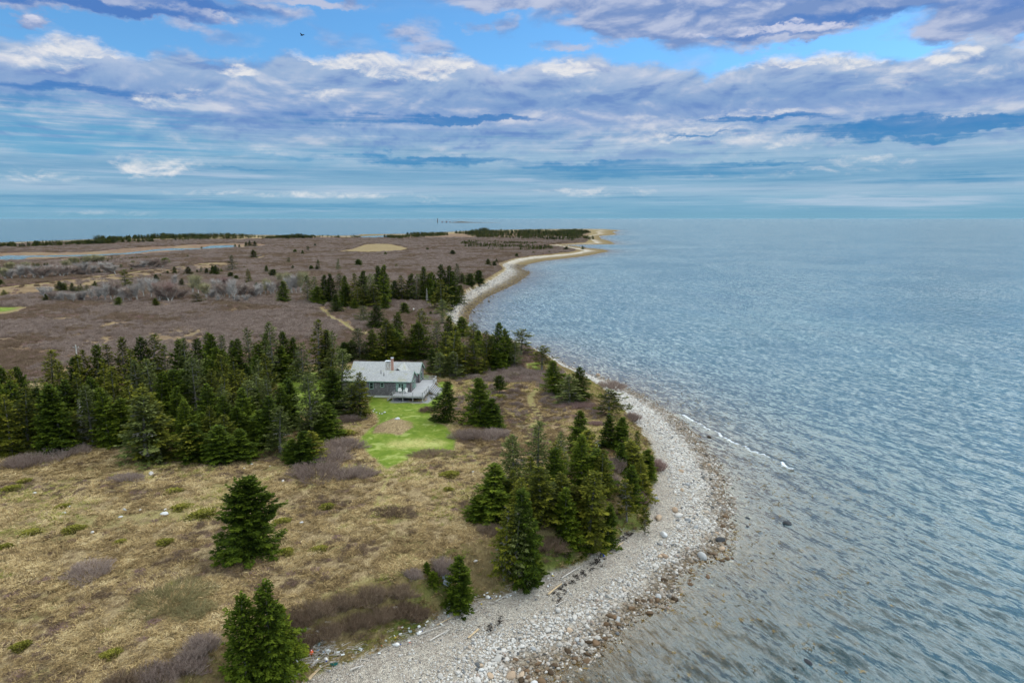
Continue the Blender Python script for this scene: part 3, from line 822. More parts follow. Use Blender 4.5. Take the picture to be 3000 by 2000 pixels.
def spruce(seed, style, H=10.0, Rm=2.2, z0=.04, nb=150, per=26, card=.34, prof=.85, mat=None, lumps=0.0):
    """returns (trunk mesh, crown mesh)"""
    r = np.random.default_rng(seed)
    V, F, T, off = [], [], [], 0
    ph, ph2 = r.random(2) * 6.28
    tops = [(0, 0, 1.0)]
    if lumps: tops += [(r.normal(0, .5), r.normal(0, .5), .86)]
    gapz, gapa = r.random(5), r.random(5) * 6.28
    dead = []
    for k in range(nb):
        t = z0 + (1 - z0) * ((k + r.random()) / nb) ** .82 * .985
        if t > .99: continue
        a = k * 2.39996 + r.normal(0, .35)
        p = (1 - t) ** prof * min(1.0, (t - z0) / .09 + .62)
        L = Rm * p * (.72 + .46 * r.random()) * (.78 + .5 * float(vnoise(np.array(a % 6.283 * 1.1), np.array(t * 7.0), seed))) * min(math.exp(r.normal(0, .14)), 1.16) * (1 + .16 * math.sin(2 * a + ph) + .10 * math.sin(3 * a + ph2 + 5 * t)) + .12
        for gz_, ga_ in zip(gapz, gapa):
            if abs(t - gz_) < .07 and abs((a - ga_ + math.pi) % (2 * math.pi) - math.pi) < .7: L *= .55
        if style == 'lichen' and r.random() < .20 * (1.15 - t):
            dead.append((t * H, a, L * .9)); continue
        if style == 'sparse' and r.random() < .45:
            if r.random() < .4: dead.append((t * H, a, L * .7))
            continue
        e0 = math.radians(-14 + 52 * t ** 1.3 + r.normal(0, 6))
        n = max(4, int(per * 1.35 * (L / 2.0) ** 1.15))
        s = r.random(n) ** .62 * .92 + .08
        lat = (r.random(n) * 2 - 1)
        w = (.30 * L * (1 - s) + .10) * lat
        rr = L * s
        dz = L * (math.tan(e0) * s - .30 * s * s + .26 * s ** 4) + r.normal(0, .055, n) - np.abs(w) * .22
        od = np.array([math.cos(a), math.sin(a), 0.0]); sd = np.array([-math.sin(a), math.cos(a), 0.0])
        P0 = od * (rr - card * .4)[:, None] + sd * w[:, None]
        P0[:, 2] = t * H + dz
        P0[:, 0] += .03 * H * math.sin(ph) * t * t; P0[:, 1] += .03 * H * math.cos(ph) * t * t
        tw = lat * .85 + r.normal(0, .35, n)
        D = od * np.cos(tw)[:, None] + sd * np.sin(tw)[:, None]
        D[:, 2] = math.tan(e0) * .5 - .15 + r.normal(0, .28, n)
        D /= np.linalg.norm(D, axis=1, keepdims=True)
        N = np.stack([r.normal(0, .42, n), r.normal(0, .42, n), np.ones(n)], -1)
        v, f = cards(P0, D, N, card * (.7 + .7 * r.random(n)) * (.75 + .25 * p), card * (.36 + .30 * r.random(n)))
        V.append(v); F.append(f + off); off += len(v)
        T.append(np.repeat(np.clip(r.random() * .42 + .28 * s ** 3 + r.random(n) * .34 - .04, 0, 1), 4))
    # leader shoots
    n = 26
    tz = r.random(n)
    P0 = np.stack([r.normal(0, .05, n), r.normal(0, .05, n), H * (.93 + .075 * tz)], -1)
    P0[:, 0] += .03 * H * math.sin(ph); P0[:, 1] += .03 * H * math.cos(ph)
    aa = r.random(n) * 6.28
    D = np.stack([np.cos(aa) * .6, np.sin(aa) * .6, .75 + .6 * r.random(n)], -1); D /= np.linalg.norm(D, axis=1, keepdims=True)
    v, f = cards(P0, D, np.stack([np.sin(aa), -np.cos(aa), .2 * np.ones(n)], -1), .30 * np.ones(n) * (1.15 - tz), .13 * np.ones(n))
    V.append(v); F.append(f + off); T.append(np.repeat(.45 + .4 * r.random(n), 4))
    V = np.concatenate(V)
    crown = np_mesh('crown', V, np.concatenate(F), mat, False, {'tint': ('POINT', 'FLOAT', np.concatenate(T))})
    # trunk with its dead side branches
    bm = bmesh.new()
    hs = np.linspace(-.35, H * .97, 7)
    pts = [(.03 * H * math.sin(ph) * max(h / H, 0) ** 2, .03 * H * math.cos(ph) * max(h / H, 0) ** 2, h) for h in hs]
    tube(bm, pts, [(.021 * H) * (1 - .93 * max(h, 0) / H) for h in hs], 7)
    for h, a, L in dead:
        L = L * (.7 + .3 * r.random())
        p1 = Vector((math.cos(a) * L * .55, math.sin(a) * L * .55, h - .02 * L))
        p2 = Vector((math.cos(a + .15) * L, math.sin(a + .15) * L, h + .02 * L - .1 * L * r.random()))
        bar(bm, (0, 0, h - .05), p1, .05); bar(bm, p1, p2, .03)
        for q in range(7):
            f_ = .3 + .65 * r.random()
            b0 = Vector((math.cos(a) * L * f_, math.sin(a) * L * f_, h - .03 * L))
            da = a + r.choice([-1, 1]) * (.6 + .5 * r.random())
            bar(bm, b0, b0 + Vector((math.cos(da), math.sin(da), -.1 + .35 * r.random())) * (.35 * L * (1.15 - f_) + .12), .026)
    me = bpy.data.meshes.new('trunk')
    bm.to_mesh(me); bm.free()
    me.materials.append(M_BARK)
    return me, crown

KINDS = {
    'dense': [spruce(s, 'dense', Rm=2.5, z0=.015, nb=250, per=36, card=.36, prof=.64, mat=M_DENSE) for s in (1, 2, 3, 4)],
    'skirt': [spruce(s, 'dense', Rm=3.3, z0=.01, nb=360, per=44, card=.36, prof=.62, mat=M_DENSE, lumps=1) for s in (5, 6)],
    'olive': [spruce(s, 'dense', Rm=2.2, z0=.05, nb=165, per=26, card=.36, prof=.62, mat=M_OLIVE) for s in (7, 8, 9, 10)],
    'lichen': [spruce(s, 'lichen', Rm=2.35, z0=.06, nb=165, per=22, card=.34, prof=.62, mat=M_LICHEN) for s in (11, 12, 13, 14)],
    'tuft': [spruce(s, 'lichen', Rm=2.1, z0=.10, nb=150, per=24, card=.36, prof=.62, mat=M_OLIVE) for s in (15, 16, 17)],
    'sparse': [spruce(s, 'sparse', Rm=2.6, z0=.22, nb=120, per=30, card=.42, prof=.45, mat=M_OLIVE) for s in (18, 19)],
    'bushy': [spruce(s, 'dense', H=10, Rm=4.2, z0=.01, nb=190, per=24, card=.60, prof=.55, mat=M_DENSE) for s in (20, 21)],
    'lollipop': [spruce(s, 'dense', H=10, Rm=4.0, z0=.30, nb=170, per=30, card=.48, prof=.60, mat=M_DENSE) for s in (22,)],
}
KIND_R = {'dense': 2.5, 'skirt': 3.3, 'olive': 2.2, 'lichen': 2.35, 'tuft': 2.1, 'sparse': 2.4, 'bushy': 4.2, 'lollipop': 4.0}

def dead_spruce(seed, H=10):
    r = np.random.default_rng(seed)
    bm = bmesh.new()
    hs = np.linspace(-.3, H, 7)
    tube(bm, [(.02 * h, .01 * h * math.sin(h), h) for h in hs], [.17 * (1 - .92 * max(h, 0) / H) for h in hs], 7)
    tr = bpy.data.meshes.new('trunk'); bm.to_mesh(tr); bm.free(); tr.materials.append(M_PALEBARK)
    n = 150
    h = H * (.15 + .83 * r.random(n)); a = r.random(n) * 6.28
    L = 1.5 * (1 - h / H) ** .7 * (.5 + .6 * r.random(n)) + .15
    A = np.stack([.02 * h, .01 * h * np.sin(h), h], -1)
    B = A + np.stack([np.cos(a) * L, np.sin(a) * L, L * r.normal(.12, .22, n)], -1)
    v, f = strips(A, B, .035, .012, 3)
    m = np.repeat(np.arange(n), 5); u = .25 + .7 * r.random(len(m))
    A2 = A[m] + (B - A)[m] * u[:, None]
    a2 = a[m] + r.choice([-1, 1], len(m)) * (.6 + .5 * r.random(len(m)))
    B2 = A2 + np.stack([np.cos(a2), np.sin(a2), r.normal(.1, .2, len(m))], -1) * (L[m] * .4 * (1.1 - u))[:, None]
    v2, f2 = strips(A2, B2, .018, .008, 3)
    br = np_mesh('branches', np.concatenate([v, v2]), np.concatenate([f, f2 + len(v)]), M_PALEBARK)
    return tr, br
DEAD = [dead_spruce(s) for s in (31, 32)]

def twigs_mesh(name, seed, n, R0, H, mat, wid=.018, lean=.75, sub=4, crown=False):
    """leafless shrub: a dome of ascending twigs (unit: R0 wide, H tall)"""
    r = np.random.default_rng(seed)
    a = r.random(n) * 6.28; q = np.sqrt(r.random(n)) * R0
    bumps = 1 + .22 * np.sin(2 * a + r.random() * 6) + .15 * np.sin(5 * a + r.random() * 6)
    q = q * bumps
    A = np.stack([np.cos(a) * q * .78, np.sin(a) * q * .78, np.full(n, -.05)], -1)
    top = H * np.sqrt(np.clip(1.06 - (q / (R0 * 1.2)) ** 2, .06, 1)) * (.65 + .45 * r.random(n))
    B = A + np.stack([np.cos(a) * q * .28 + r.normal(0, .20, n), np.sin(a) * q * .28 + r.normal(0, .20, n), top], -1)
    v, f = strips(A, B, wid, wid * .5, 3)
    m = np.repeat(np.arange(n), sub); u = .30 + .65 * r.random(len(m))
    A2 = A[m] + (B - A)[m] * u[:, None]
    D = np.stack([r.normal(0, .7, len(m)), r.normal(0, .7, len(m)), .55 + .5 * r.random(len(m))], -1)
    D /= np.linalg.norm(D, axis=1, keepdims=True)
    B2 = A2 + D * (H * (.16 + .26 * r.random(len(m))))[:, None]
    v2, f2 = strips(A2, B2, wid * .55, wid * .3, 3)
    tn = np.clip(np.concatenate([np.repeat(r.random(n), 6), np.repeat(.25 + .75 * r.random(len(m)), 6)]), 0, 1)
    return np_mesh(name, np.concatenate([v, v2]), np.concatenate([f, f2 + len(v)]), mat, False, {'tint': ('POINT', 'FLOAT', tn)})

def bare_tree(seed, H=8, mat=None, bark=None, spread=.55):
    r = np.random.default_rng(seed)
    bm = bmesh.new()
    tips = []
    stems = r.integers(1, 4)
    for s in range(stems):
        a0 = r.random() * 6.28
        p = Vector((0, 0, -.2)); d = Vector((math.cos(a0) * .22 * (stems - 1), math.sin(a0) * .22 * (stems - 1), 1)).normalized()
        pts, rad = [p.copy()], [.17]
        for i in range(5):
            d = (d + Vector((r.normal(0, .13), r.normal(0, .13), .1))).normalized()
            p = p + d * H * .15
            pts.append(p.copy()); rad.append(.17 * (1 - .16 * (i + 1)))
            if i >= 1:
                for q in range(3):
                    aa = r.random() * 6.28
                    dd = (d * .55 + Vector((math.cos(aa), math.sin(aa), .35)) * spread).normalized()
                    q1 = p + dd * H * (.20 + .10 * r.random())
                    bar(bm, p, q1, .10)
                    tips.append((p.copy(), q1))
        tube(bm, pts, rad, 6)
        tips.append((pts[-2], pts[-1]))
    tr = bpy.data.meshes.new('trunk'); bm.to_mesh(tr); bm.free(); tr.materials.append(bark or M_PALEBARK)
    A, B = [], []
    for a, bb in tips:
        for q in range(38):
            u = .15 + .9 * r.random()
            s = np.array(a) + (np.array(bb) - np.array(a)) * u
            dd = np.array([r.normal(0, .6), r.normal(0, .6), r.normal(.85, .35)])
            A.append(s); B.append(s + dd * H * (.11 + .08 * r.random()))
    v, f = strips(np.array(A), np.array(B), .030, .014, 3)
    cr = np_mesh('crown', v, f, mat, False, {'tint': ('POINT', 'FLOAT', np.repeat(r.random(len(A)), 6))})
    return tr, cr
BARE = [bare_tree(41, mat=M_TWIGGREY), bare_tree(42, mat=M_TWIGGREY), bare_tree(43, mat=M_TWIGYEL), bare_tree(44, mat=M_TWIG), bare_tree(45, mat=M_TWIGRED, bark=M_BARK), bare_tree(46, mat=M_TWIGGREY)]

# ----------------------------------------------------------------- placing things that were read off the photo
def place(u, vb, vt, wpx=None):
    """base on the ground seen at (u, vb); height so that the top shows at vt -> x, y, z, height, width"""
    z = 5.0
    for _ in range(6):
        x, y = P(u, vb, z)
        z = .5 * z + .5 * float(ground(x, y)[0])
    k = (1000 - vt) / 2000.0
    q = y * (k * CT - ST) / (CT + k * ST)
    h = max(q + CAM_Z - z, .4)
    fd = y * CT - (z + h * .5 - CAM_Z) * ST
    ft = y * CT - (z + h - CAM_Z) * ST
    x = (u - 1500) / 2000.0 * ft
    return x, y, z, h, (None if wpx is None else wpx / 2000.0 * fd)

def zoomed(items, ox, oy, sc):
    out = []
    for it in items:
        x, t, bs, w, kind = it[:5]
        out.append((ox + x / sc, oy + bs / sc, oy + t / sc, None if w is None else w / sc, kind) + tuple(it[5:]))
    return out

TREES = []           # (u, vbase, vtop, width_px, kind, grove, label)
def grove(name, items): TREES.extend([(i[0], i[1], i[2], i[3], i[4], name, i[5] if len(i) > 5 else None) for i in items])

grove('wood', zoomed([(30, 700, 1330, 250, 'olive'), (200, 630, 1275, 260, 'olive'), (470, 590, 1290, 330, 'dense'), (560, 650, 1310, 300, 'dense'), (370, 560, 1130, 220, 'lichen'), (880, 600, 1240, 260, 'lichen'),
    (1060, 630, 1245, 250, 'dense'), (1430, 720, 1380, 430, 'lichen'), (1510, 610, 1340, 420, 'olive'), (1620, 1050, 1380, 240, 'olive'), (1930, 1010, 1385, 300, 'dense'), (720, 880, 1240, 260, 'olive'), (1200, 760, 1230, 300, 'dense'),
    (480, 240, 900, 270, 'olive'), (215, 410, 1000, 200, 'dense'), (100, 450, 1050, 220, 'olive'), (10, 420, 1020, 200, 'dense'), (620, 365, 980, 190, 'olive'), (705, 320, 930, 170, 'dense'), (785, 290, 930, 160, 'olive'), (860, 250, 900, 200, 'olive'),
    (975, 200, 880, 210, 'dense'), (1110, 190, 870, 210, 'olive'), (1240, 125, 860, 260, 'olive'), (1380, 120, 830, 220, 'dense'), (1520, 85, 810, 270, 'tuft'), (1655, 190, 800, 190, 'lichen'), (1800, 140, 780, 190, 'dense'), (1870, 115, 790, 220, 'lichen'),
    (2000, 140, 770, 160, 'dense'), (1030, 380, 1050, 220, 'olive'), (1135, 420, 1070, 260, 'olive'), (1400, 355, 1010, 250, 'lichen'), (1530, 330, 1000, 270, 'lichen'), (1780, 450, 1010, 300, 'dense'), (1960, 330, 990, 280, 'lichen'),
    (1280, 260, 930, 260, 'olive'), (1600, 480, 1050, 260, 'dense'), (330, 640, 1180, 240, 'dense'), (620, 560, 1120, 250, 'dense'), (800, 480, 1080, 230, 'olive'), (960, 520, 1120, 230, 'dense'), (1330, 560, 1150, 260, 'olive'), (130, 560, 1150, 240, 'dense'),
    (-60, 560, 1200, 260, 'dense'), (-130, 700, 1340, 260, 'olive'), (-180, 480, 1100, 240, 'olive')], 0, 950, 3.485))
grove('wood', zoomed([(250, 415, 1010, 300, 'lichen'), (400, 555, 1040, 240, 'olive'), (530, 405, 900, 220, 'olive'), (350, 180, 620, 150, 'dense'), (400, 190, 640, 170, 'dense'), (505, 200, 640, 170, 'lichen'), (610, 260, 650, 150, 'dense'),
    (678, 235, 660, 150, 'dense'), (785, 135, 640, 190, 'lichen'), (940, 195, 650, 160, 'dense'), (1020, 60, 690, 230, 'lichen'), (1165, 165, 655, 170, 'dense'), (1255, 225, 640, 150, 'dense'), (1345, 280, 760, 230, 'lichen'),
    (1490, 40, 660, 240, 'tuft'), (1548, 150, 640, 150, 'dense'), (1630, 165, 660, 190, 'lichen'), (1590, 340, 880, 230, 'olive'), (1720, 335, 960, 270, 'lichen'), (1000, 395, 900, 220, 'olive'), (970, 655, 1090, 190, 'lichen'),
    (770, 665, 1180, 280, 'lichen'), (845, 615, 1000, 200, 'olive'), (600, 805, 1170, 270, 'olive'), (1410, 560, 1240, 300, 'lichen'), (1922, 590, 1050, 240, 'olive'), (1830, 720, 1050, 290, 'lichen'), (1650, 560, 1010, 260, 'dense'),
    (1090, 945, 1430, 290, 'lichen'), (885, 975, 1350, 290, 'dense'), (715, 1160, 1480, 260, 'dense'), (480, 1120, 1510, 320, 'dense'), (200, 1130, 1490, 310, 'olive'), (330, 1000, 1330, 220, 'dense'), (1330, 1185, 1530, 260, 'dense'), (1425, 1185, 1490, 250, 'olive'),
    (1230, 1270, 1510, 180, 'dense'), (1555, 1030, 1275, 220, 'dense'), (1500, 850, 1180, 260, 'dense'), (720, 560, 1000, 220, 'olive'), (650, 440, 960, 230, 'olive'), (870, 300, 680, 200, 'dense'), (1090, 320, 680, 220, 'dense'), (450, 330, 700, 200, 'dense'), (1560, 900, 1230, 280, 'dense'),
    (560, 1010, 1420, 250, 'olive'), (690, 940, 1330, 250, 'dense'), (130, 560, 1010, 250, 'dense')], 500, 920, 3.485))
grove('back', zoomed([(580, 665, 1000, 180, 'lichen'), (710, 685, 990, 150, 'dense'), (830, 575, 1010, 210, 'olive'), (895, 625, 1000, 200, 'dense'), (938, 515, 930, 140, 'dense'), (1090, 630, 1000, 190, 'olive'), (1165, 615, 1010, 220, 'dense'), (1030, 780, 1010, 180, 'olive'),
    (880, 840, 1005, 160, 'dense'), (1200, 475, 880, 190, 'tuft'), (600, 905, 1000, 130, 'olive'), (440, 805, 1000, 150, 'dense'), (500, 790, 990, 150, 'dense'), (770, 850, 1005, 140, 'dense'), (960, 700, 990, 180, 'dense'), (650, 800, 990, 150, 'lichen')], 880, 760, 3.36))
grove('shorewood', zoomed([(1300, 865, 1125, 100, 'dense'), (1350, 595, 1000, 190, 'lichen'), (1455, 550, 1000, 190, 'dense'), (1480, 640, 1130, 230, 'olive'), (1580, 560, 780, 170, 'dense'), (1695, 615, 900, 170, 'tuft'), (1370, 900, 1160, 170, 'lichen'), (1530, 900, 1165, 200, 'lichen'),
    (1625, 850, 1150, 200, 'olive'), (1720, 780, 1140, 190, 'olive'), (1840, 695, 1085, 170, 'olive'), (1955, 610, 1080, 170, 'dense'), (2025, 670, 1060, 150, 'dense'), (1935, 890, 1100, 150, 'dense'), (2105, 800, 1070, 170, 'lichen'), (2170, 680, 950, 200, 'sparse'), (1812, 955, 1125, 90, 'olive'),
    (1420, 700, 1100, 190, 'olive'), (1760, 690, 960, 150, 'dense'), (1890, 740, 1040, 170, 'dense'), (2060, 760, 1020, 160, 'dense'), (1560, 760, 1080, 200, 'dense')], 880, 760, 3.36))
grove('covewood', zoomed([(60, 150, 425, 120, 'lichen'), (130, 160, 440, 130, 'lichen'), (230, 145, 440, 120, 'dense'), (290, 135, 440, 120, 'dense'), (380, 135, 440, 140, 'lichen'), (435, 155, 465, 130, 'dense'), (530, 130, 440, 130, 'olive'), (600, 105, 460, 150, 'dense'), (680, 130, 470, 140, 'lichen'),
    (760, 55, 430, 140, 'dense'), (812, 45, 450, 140, 'dense'), (870, 165, 400, 120, 'olive'), (350, 340, 530, 120, 'dense'), (528, 385, 500, 80, 'dense'), (838, 335, 500, 110, 'dense'), (640, 240, 470, 160, 'lichen'), (720, 240, 480, 170, 'olive'), (1000, 155, 410, 130, 'olive'), (1070, 135, 410, 130, 'dense'),
    (1130, 135, 415, 130, 'lichen'), (1200, 65, 410, 120, 'dense'), (1245, 130, 410, 130, 'dense'), (1310, 120, 400, 120, 'dense'), (1410, 45, 390, 130, 'dense'), (1468, 55, 390, 120, 'dense'), (1552, 35, 250, 90, 'lichen'), (1592, 135, 250, 70, 'dense'), (1665, 140, 262, 110, 'bushy'), (1752, 105, 232, 110, 'bushy'),
    (1380, 190, 500, 180, 'olive'), (1440, 250, 500, 130, 'dense'), (1500, 240, 440, 130, 'dense'), (1560, 245, 430, 110, 'dense'), (1340, 220, 450, 140, 'dense'), (1400, 395, 570, 130, 'lichen'), (160, 260, 450, 130, 'dense'), (940, 200, 410, 120, 'dense'), (1500, 110, 330, 120, 'dense'), (450, 260, 470, 140, 'dense'), (560, 260, 480, 140, 'olive')], 880, 760, 3.36))
grove('alone', [z_ for z_ in zoomed([(1030, 425, 545, 110, 'bushy', 'small round spruce standing alone in brown scrub beside the white post'), (752, 450, 680, 160, 'dense', 'broad dark spruce among brown scrub behind the house, nearest the pale trail'), (620, 455, 620, 170, 'lichen', 'ragged grey green spruce beside the pale trail through the scrub'),
    (1280, 508, 562, 44, 'dense', 'tiny cone shaped spruce in the scrub just above the cove'), (1394, 515, 650, 60, 'lichen', 'thin ragged spruce at the inner corner of the cove'), (570, 0, 65, 66, 'bushy', 'single dark spruce on the brown scrub behind the cove wood'),
    (945, 40, 85, 40, 'olive', 'low olive spruce in open scrub behind the middle of the cove wood'), (362, -10, 118, 50, 'lichen', 'narrow grey spruce sticking up behind the cove wood'), (112, 58, 112, 50, 'bushy', 'squat spruce behind the far end of the cove wood'), (172, 0, 112, 46, 'lichen', 'slim grey spruce beside a squat one behind the cove wood'),
    (1848, -8, 72, 60, 'dense', 'largest of the spruces standing together above the far shingle'), (1912, 15, 70, 46, 'bushy', 'squat spruce beside the larger one above the far shingle'), (1932, -10, 35, 30, 'dense', 'small spruce behind the pair above the far shingle')], 880, 760, 3.36)])
grove('point', zoomed([(580, 195, 600, 240, 'lichen'), (790, 80, 600, 250, 'lichen'), (930, 265, 700, 170, 'tuft'), (1130, 5, 340, 190, 'dense'), (1185, 165, 480, 290, 'olive'), (1375, 40, 310, 150, 'dense'), (1482, 55, 330, 165, 'dense'), (1490, 260, 500, 130, 'dense'), (1585, 245, 520, 220, 'olive'),
    (1620, 165, 480, 90, 'tuft'), (1300, 320, 630, 270, 'dense'), (415, 455, 900, 330, 'dense'), (290, 715, 910, 220, 'bushy'), (545, 585, 860, 220, 'dense'), (630, 565, 1000, 210, 'olive'), (815, 455, 925, 290, 'olive'), (1010, 520, 900, 240, 'olive'), (1215, 495, 1150, 330, 'olive'), (1375, 765, 1130, 150, 'dense'),
    (500, 765, 1410, 240, 'tuft'), (590, 790, 1440, 260, 'lichen'), (700, 640, 1440, 215, 'dense'), (1540, 590, 930, 160, 'sparse'), (1665, 525, 760, 170, 'olive'), (1120, 620, 940, 220, 'olive'), (1700, 330, 560, 160, 'dense'), (880, 600, 900, 230, 'lichen')], 1300, 1200, 2.851))
grove('alone', zoomed([(1690, 800, 1040, 90, 'sparse', 'leaning spruce hanging over the shingle at the foot of the point'), (990, 1025, 1140, 110, 'bushy', 'low round spruce bush on the grassy bluff above the blue drum'), (1170, 1015, 1165, 130, 'bushy', 'low spruce bush under the tallest tree on the bluff'),
    (118, 1228, 1670, 235, 'dense', 'small dense spruce on the bluff slope beside two grey crates')], 1300, 1200, 2.851))
grove('alone', zoomed([(110, 255, 530, 145, 'dense', 'neat cone shaped spruce at the edge of the lawn beside the deck steps'), (350, 230, 545, 178, 'dense', 'taller peak of the wide twin spruce on the heath right of the lawn'), (435, 370, 572, 140, 'dense', 'lower front half of the wide twin spruce right of the lawn'),
    (480, 222, 345, 88, 'lollipop', 'small round headed spruce on a bare trunk beside the heath path'), (850, 118, 350, 140, 'dense', 'leftmost of three spruces close together above the stony shore'), (940, 220, 412, 200, 'lichen', 'broad front spruce of three close together above the stony shore'),
    (1000, 165, 385, 130, 'dense', 'rearmost spruce of three close together above the stony shore'), (1200, 315, 490, 170, 'sparse', 'thin wind shaped spruce leaning out at the brink of the shingle'), (757, 25, 190, 125, 'sparse', 'open crowned spruce on a green patch at the brink by the open sea')], 1250, 1000, 2.24))
grove('alone', [(712, 1625, 1393, 152, 'skirt', 'big spreading spruce standing alone in the dry grass field'), (775, 2010, 1703, 118, 'dense', 'taller rear top of the spruce clump at the edge of the bluff'), (700, 2020, 1742, 112, 'dense', 'left hand lower top of the spruce clump at the bluff edge'),
    (815, 1960, 1765, 95, 'dense', 'right hand small top of the spruce clump at the bluff edge'), (1249, 1678, 1644, 22, 'bushy', 'tiny bright green spruce on the bluff edge left of the grey crates'), (1269, 1712, 1671, 32, 'bushy', 'little spruce bush below the tiny bright one on the bluff edge')])
grove('midland', zoomed([(50, 930, 1035, 95, 'olive'), (625, 988, 1108, 70, 'dense'), (815, 815, 975, 120, 'dense'), (862, 838, 970, 90, 'dense'), (905, 832, 930, 50, 'olive'), (990, 836, 985, 85, 'dense'), (1085, 868, 1002, 90, 'olive'), (1122, 850, 990, 60, 'olive'), (1187, 862, 985, 80, 'olive'), (1295, 812, 910, 60, 'dense'),
    (1700, 650, 920, 180, 'sparse'), (1770, 880, 1010, 90, 'olive'), (1625, 1030, 1178, 110, 'dense'), (2143, 1048, 1165, 75, 'dense'), (2148, 722, 850, 75, 'dense'), (1910, 840, 915, 50, 'dense'), (2307, 672, 722, 45, 'dense'), (1345, 645, 725, 60, 'dense'), (8, 790, 880, 70, 'dense'), (150, 545, 625, 70, 'bushy'), (1155, 545, 605, 60, 'bushy'), (1445, 555, 650, 50, 'sparse'), (1540, 565, 630, 50, 'dense'), (1660, 580, 660, 110, 'sparse'), (1830, 530, 620, 90, 'sparse'), (2280, 500, 585, 110, 'bushy'),
    (1810, 630, 675, 40, 'dense'), (2210, 715, 760, 30, 'dense')], 0, 650, 4.704))
grove('midland', zoomed([(375, 545, 665, 90, 'dense'), (190, 435, 490, 40, 'dense'), (280, 378, 492, 70, 'dense'), (470, 382, 505, 140, 'dense'), (600, 418, 475, 40, 'dense'), (655, 375, 475, 50, 'lichen'), (725, 398, 495, 70, 'dense'), (805, 362, 495, 80, 'dense'), (842, 355, 505, 80, 'dense'), (887, 392, 495, 60, 'olive'), (935, 400, 465, 50, 'olive'),
    (1075, 222, 445, 140, 'lichen'), (1375, 145, 268, 105, 'dense'), (1300, 405, 615, 90, 'olive'), (590, 738, 890, 150, 'sparse'), (1775, 575, 870, 190, 'dense'), (1550, 358, 475, 65, 'dense'), (1915, 358, 420, 50, 'dense'), (1640, 418, 530, 130, 'bushy'), (1410, 598, 680, 90, 'dense'), (2262, 285, 350, 60, 'lichen'), (1860, 250, 335, 80, 'tuft'), (2052, 150, 222, 45, 'dense'), (2225, 58, 105, 40, 'dense'),
    (2170, 365, 440, 50, 'bushy'), (2245, 350, 440, 40, 'dense'), (1135, 500, 570, 90, 'bushy'), (1050, 455, 540, 90, 'bushy'), (1270, 35, 112, 50, 'dense'), (1320, 20, 112, 60, 'dense'), (1390, 25, 112, 60, 'dense'), (1180, 70, 112, 30, 'dense'), (1120, 65, 110, 30, 'dense'), (660, 100, 132, 24, 'dense'), (1950, 140, 190, 60, 'bushy'), (2125, 95, 170, 50, 'sparse'), (160, 260, 340, 110, 'bushy'), (470, 215, 260, 50, 'sparse'), (1245, 372, 410, 40, 'dense'), (30, 485, 610, 70, 'dense'), (20, 810, 930, 85, 'olive')], 450, 700, 4.704))
grove('midland', zoomed([(115, 375, 425, 50, 'bushy'), (305, 325, 352, 24, 'bushy'), (765, 312, 345, 40, 'bushy'), (1208, 335, 362, 28, 'bushy'), (1322, 322, 341, 22, 'bushy'), (1432, 317, 336, 18, 'dense'), (1550, 287, 316, 34, 'bushy'), (1665, 282, 306, 22, 'dense'), (595, 295, 315, 26, 'bushy')], 1000, 600, 2.352))

# extra trunks inside the wood, where the photo shows only a closed roof of tops
FILL = poly([(-130, 1250), (60, 1290), (300, 1300), (450, 1318), (640, 1318), (800, 1310), (870, 1255), (905, 1190), (880, 1130), (760, 1120), (600, 1128), (420, 1180), (200, 1215), (-130, 1230)])
CLEAR = poly([(800, 1098), (875, 1100), (880, 1225), (815, 1230)])
tx = [place(t[0], t[1], t[2])[:2] for t in TREES if t[5] in ('wood', 'back')]
fill_r = np.random.default_rng(77)
got, tries = 0, 0
EXTRA = []
while got < 52 and tries < 4000:
    tries += 1
    x = fill_r.uniform(FILL[:, 0].min(), FILL[:, 0].max()); y = fill_r.uniform(FILL[:, 1].min(), FILL[:, 1].max())
    if sdist([x], [y], FILL)[0] < 0 or sdist([x], [y], CLEAR)[0] > -1.5 or sdist([x], [y], DRIVE)[0] > -1: continue
    if min((x - a) ** 2 + (y - b_) ** 2 for a, b_ in tx) < 2.0 ** 2: continue
    tx.append((x, y)); got += 1
    EXTRA.append((x, y, fill_r.uniform(6.5, 9.5), fill_r.choice(['dense', 'olive', 'dense', 'lichen']), 'wood'))
for u_, v_, h_, k_ in ((1560, 1500, 7, 'olive'), (1660, 1560, 7.5, 'dense'), (1720, 1520, 8, 'olive'), (1700, 1440, 8, 'dense'), (1620, 1470, 7, 'dense'), (1500, 1520, 6, 'olive'), (1640, 1420, 7.5, 'lichen'), (1760, 1460, 7, 'olive'), (1530, 1620, 6.5, 'dense'), (1850, 1440, 6, 'dense'), (1880, 1390, 5.5, 'olive')):
    EXTRA.append(P(u_, v_, 5.5) + (h_, k_, 'point'))

LOOK = {'dense': 'deep green spruce', 'skirt': 'spreading deep green spruce', 'olive': 'olive green spruce', 'lichen': 'grey lichened spruce', 'tuft': 'tuft topped spruce with bare lower limbs', 'sparse': 'thin ragged spruce', 'bushy': 'squat bushy spruce', 'lollipop': 'round headed spruce'}
GROVE_WORDS = {'wood': ('wood left of house', 'spruces in the big wood left of the house'), 'back': ('trees behind house', 'spruces right behind the house'),
               'shorewood': ('wood between deck and sea', 'spruces in the wood between the deck and the sea'), 'covewood': ('wood on the cove', 'spruces in the wood on the cove'),
               'point': ('wood on the point', 'spruces on the point above the shingle'), 'midland': ('far scrubland', 'spruces scattered over the far scrubland'), 'alone': ('', 'spruces standing on their own')}
recs = []
for (u, vb, vt, w, kind, g, lab) in TREES:
    x, y, z, h, wm = place(u, vb, vt, w)
    recs.append(dict(x=x, y=y, z=z, h=h, w=wm, kind=kind, g=g, lab=lab))
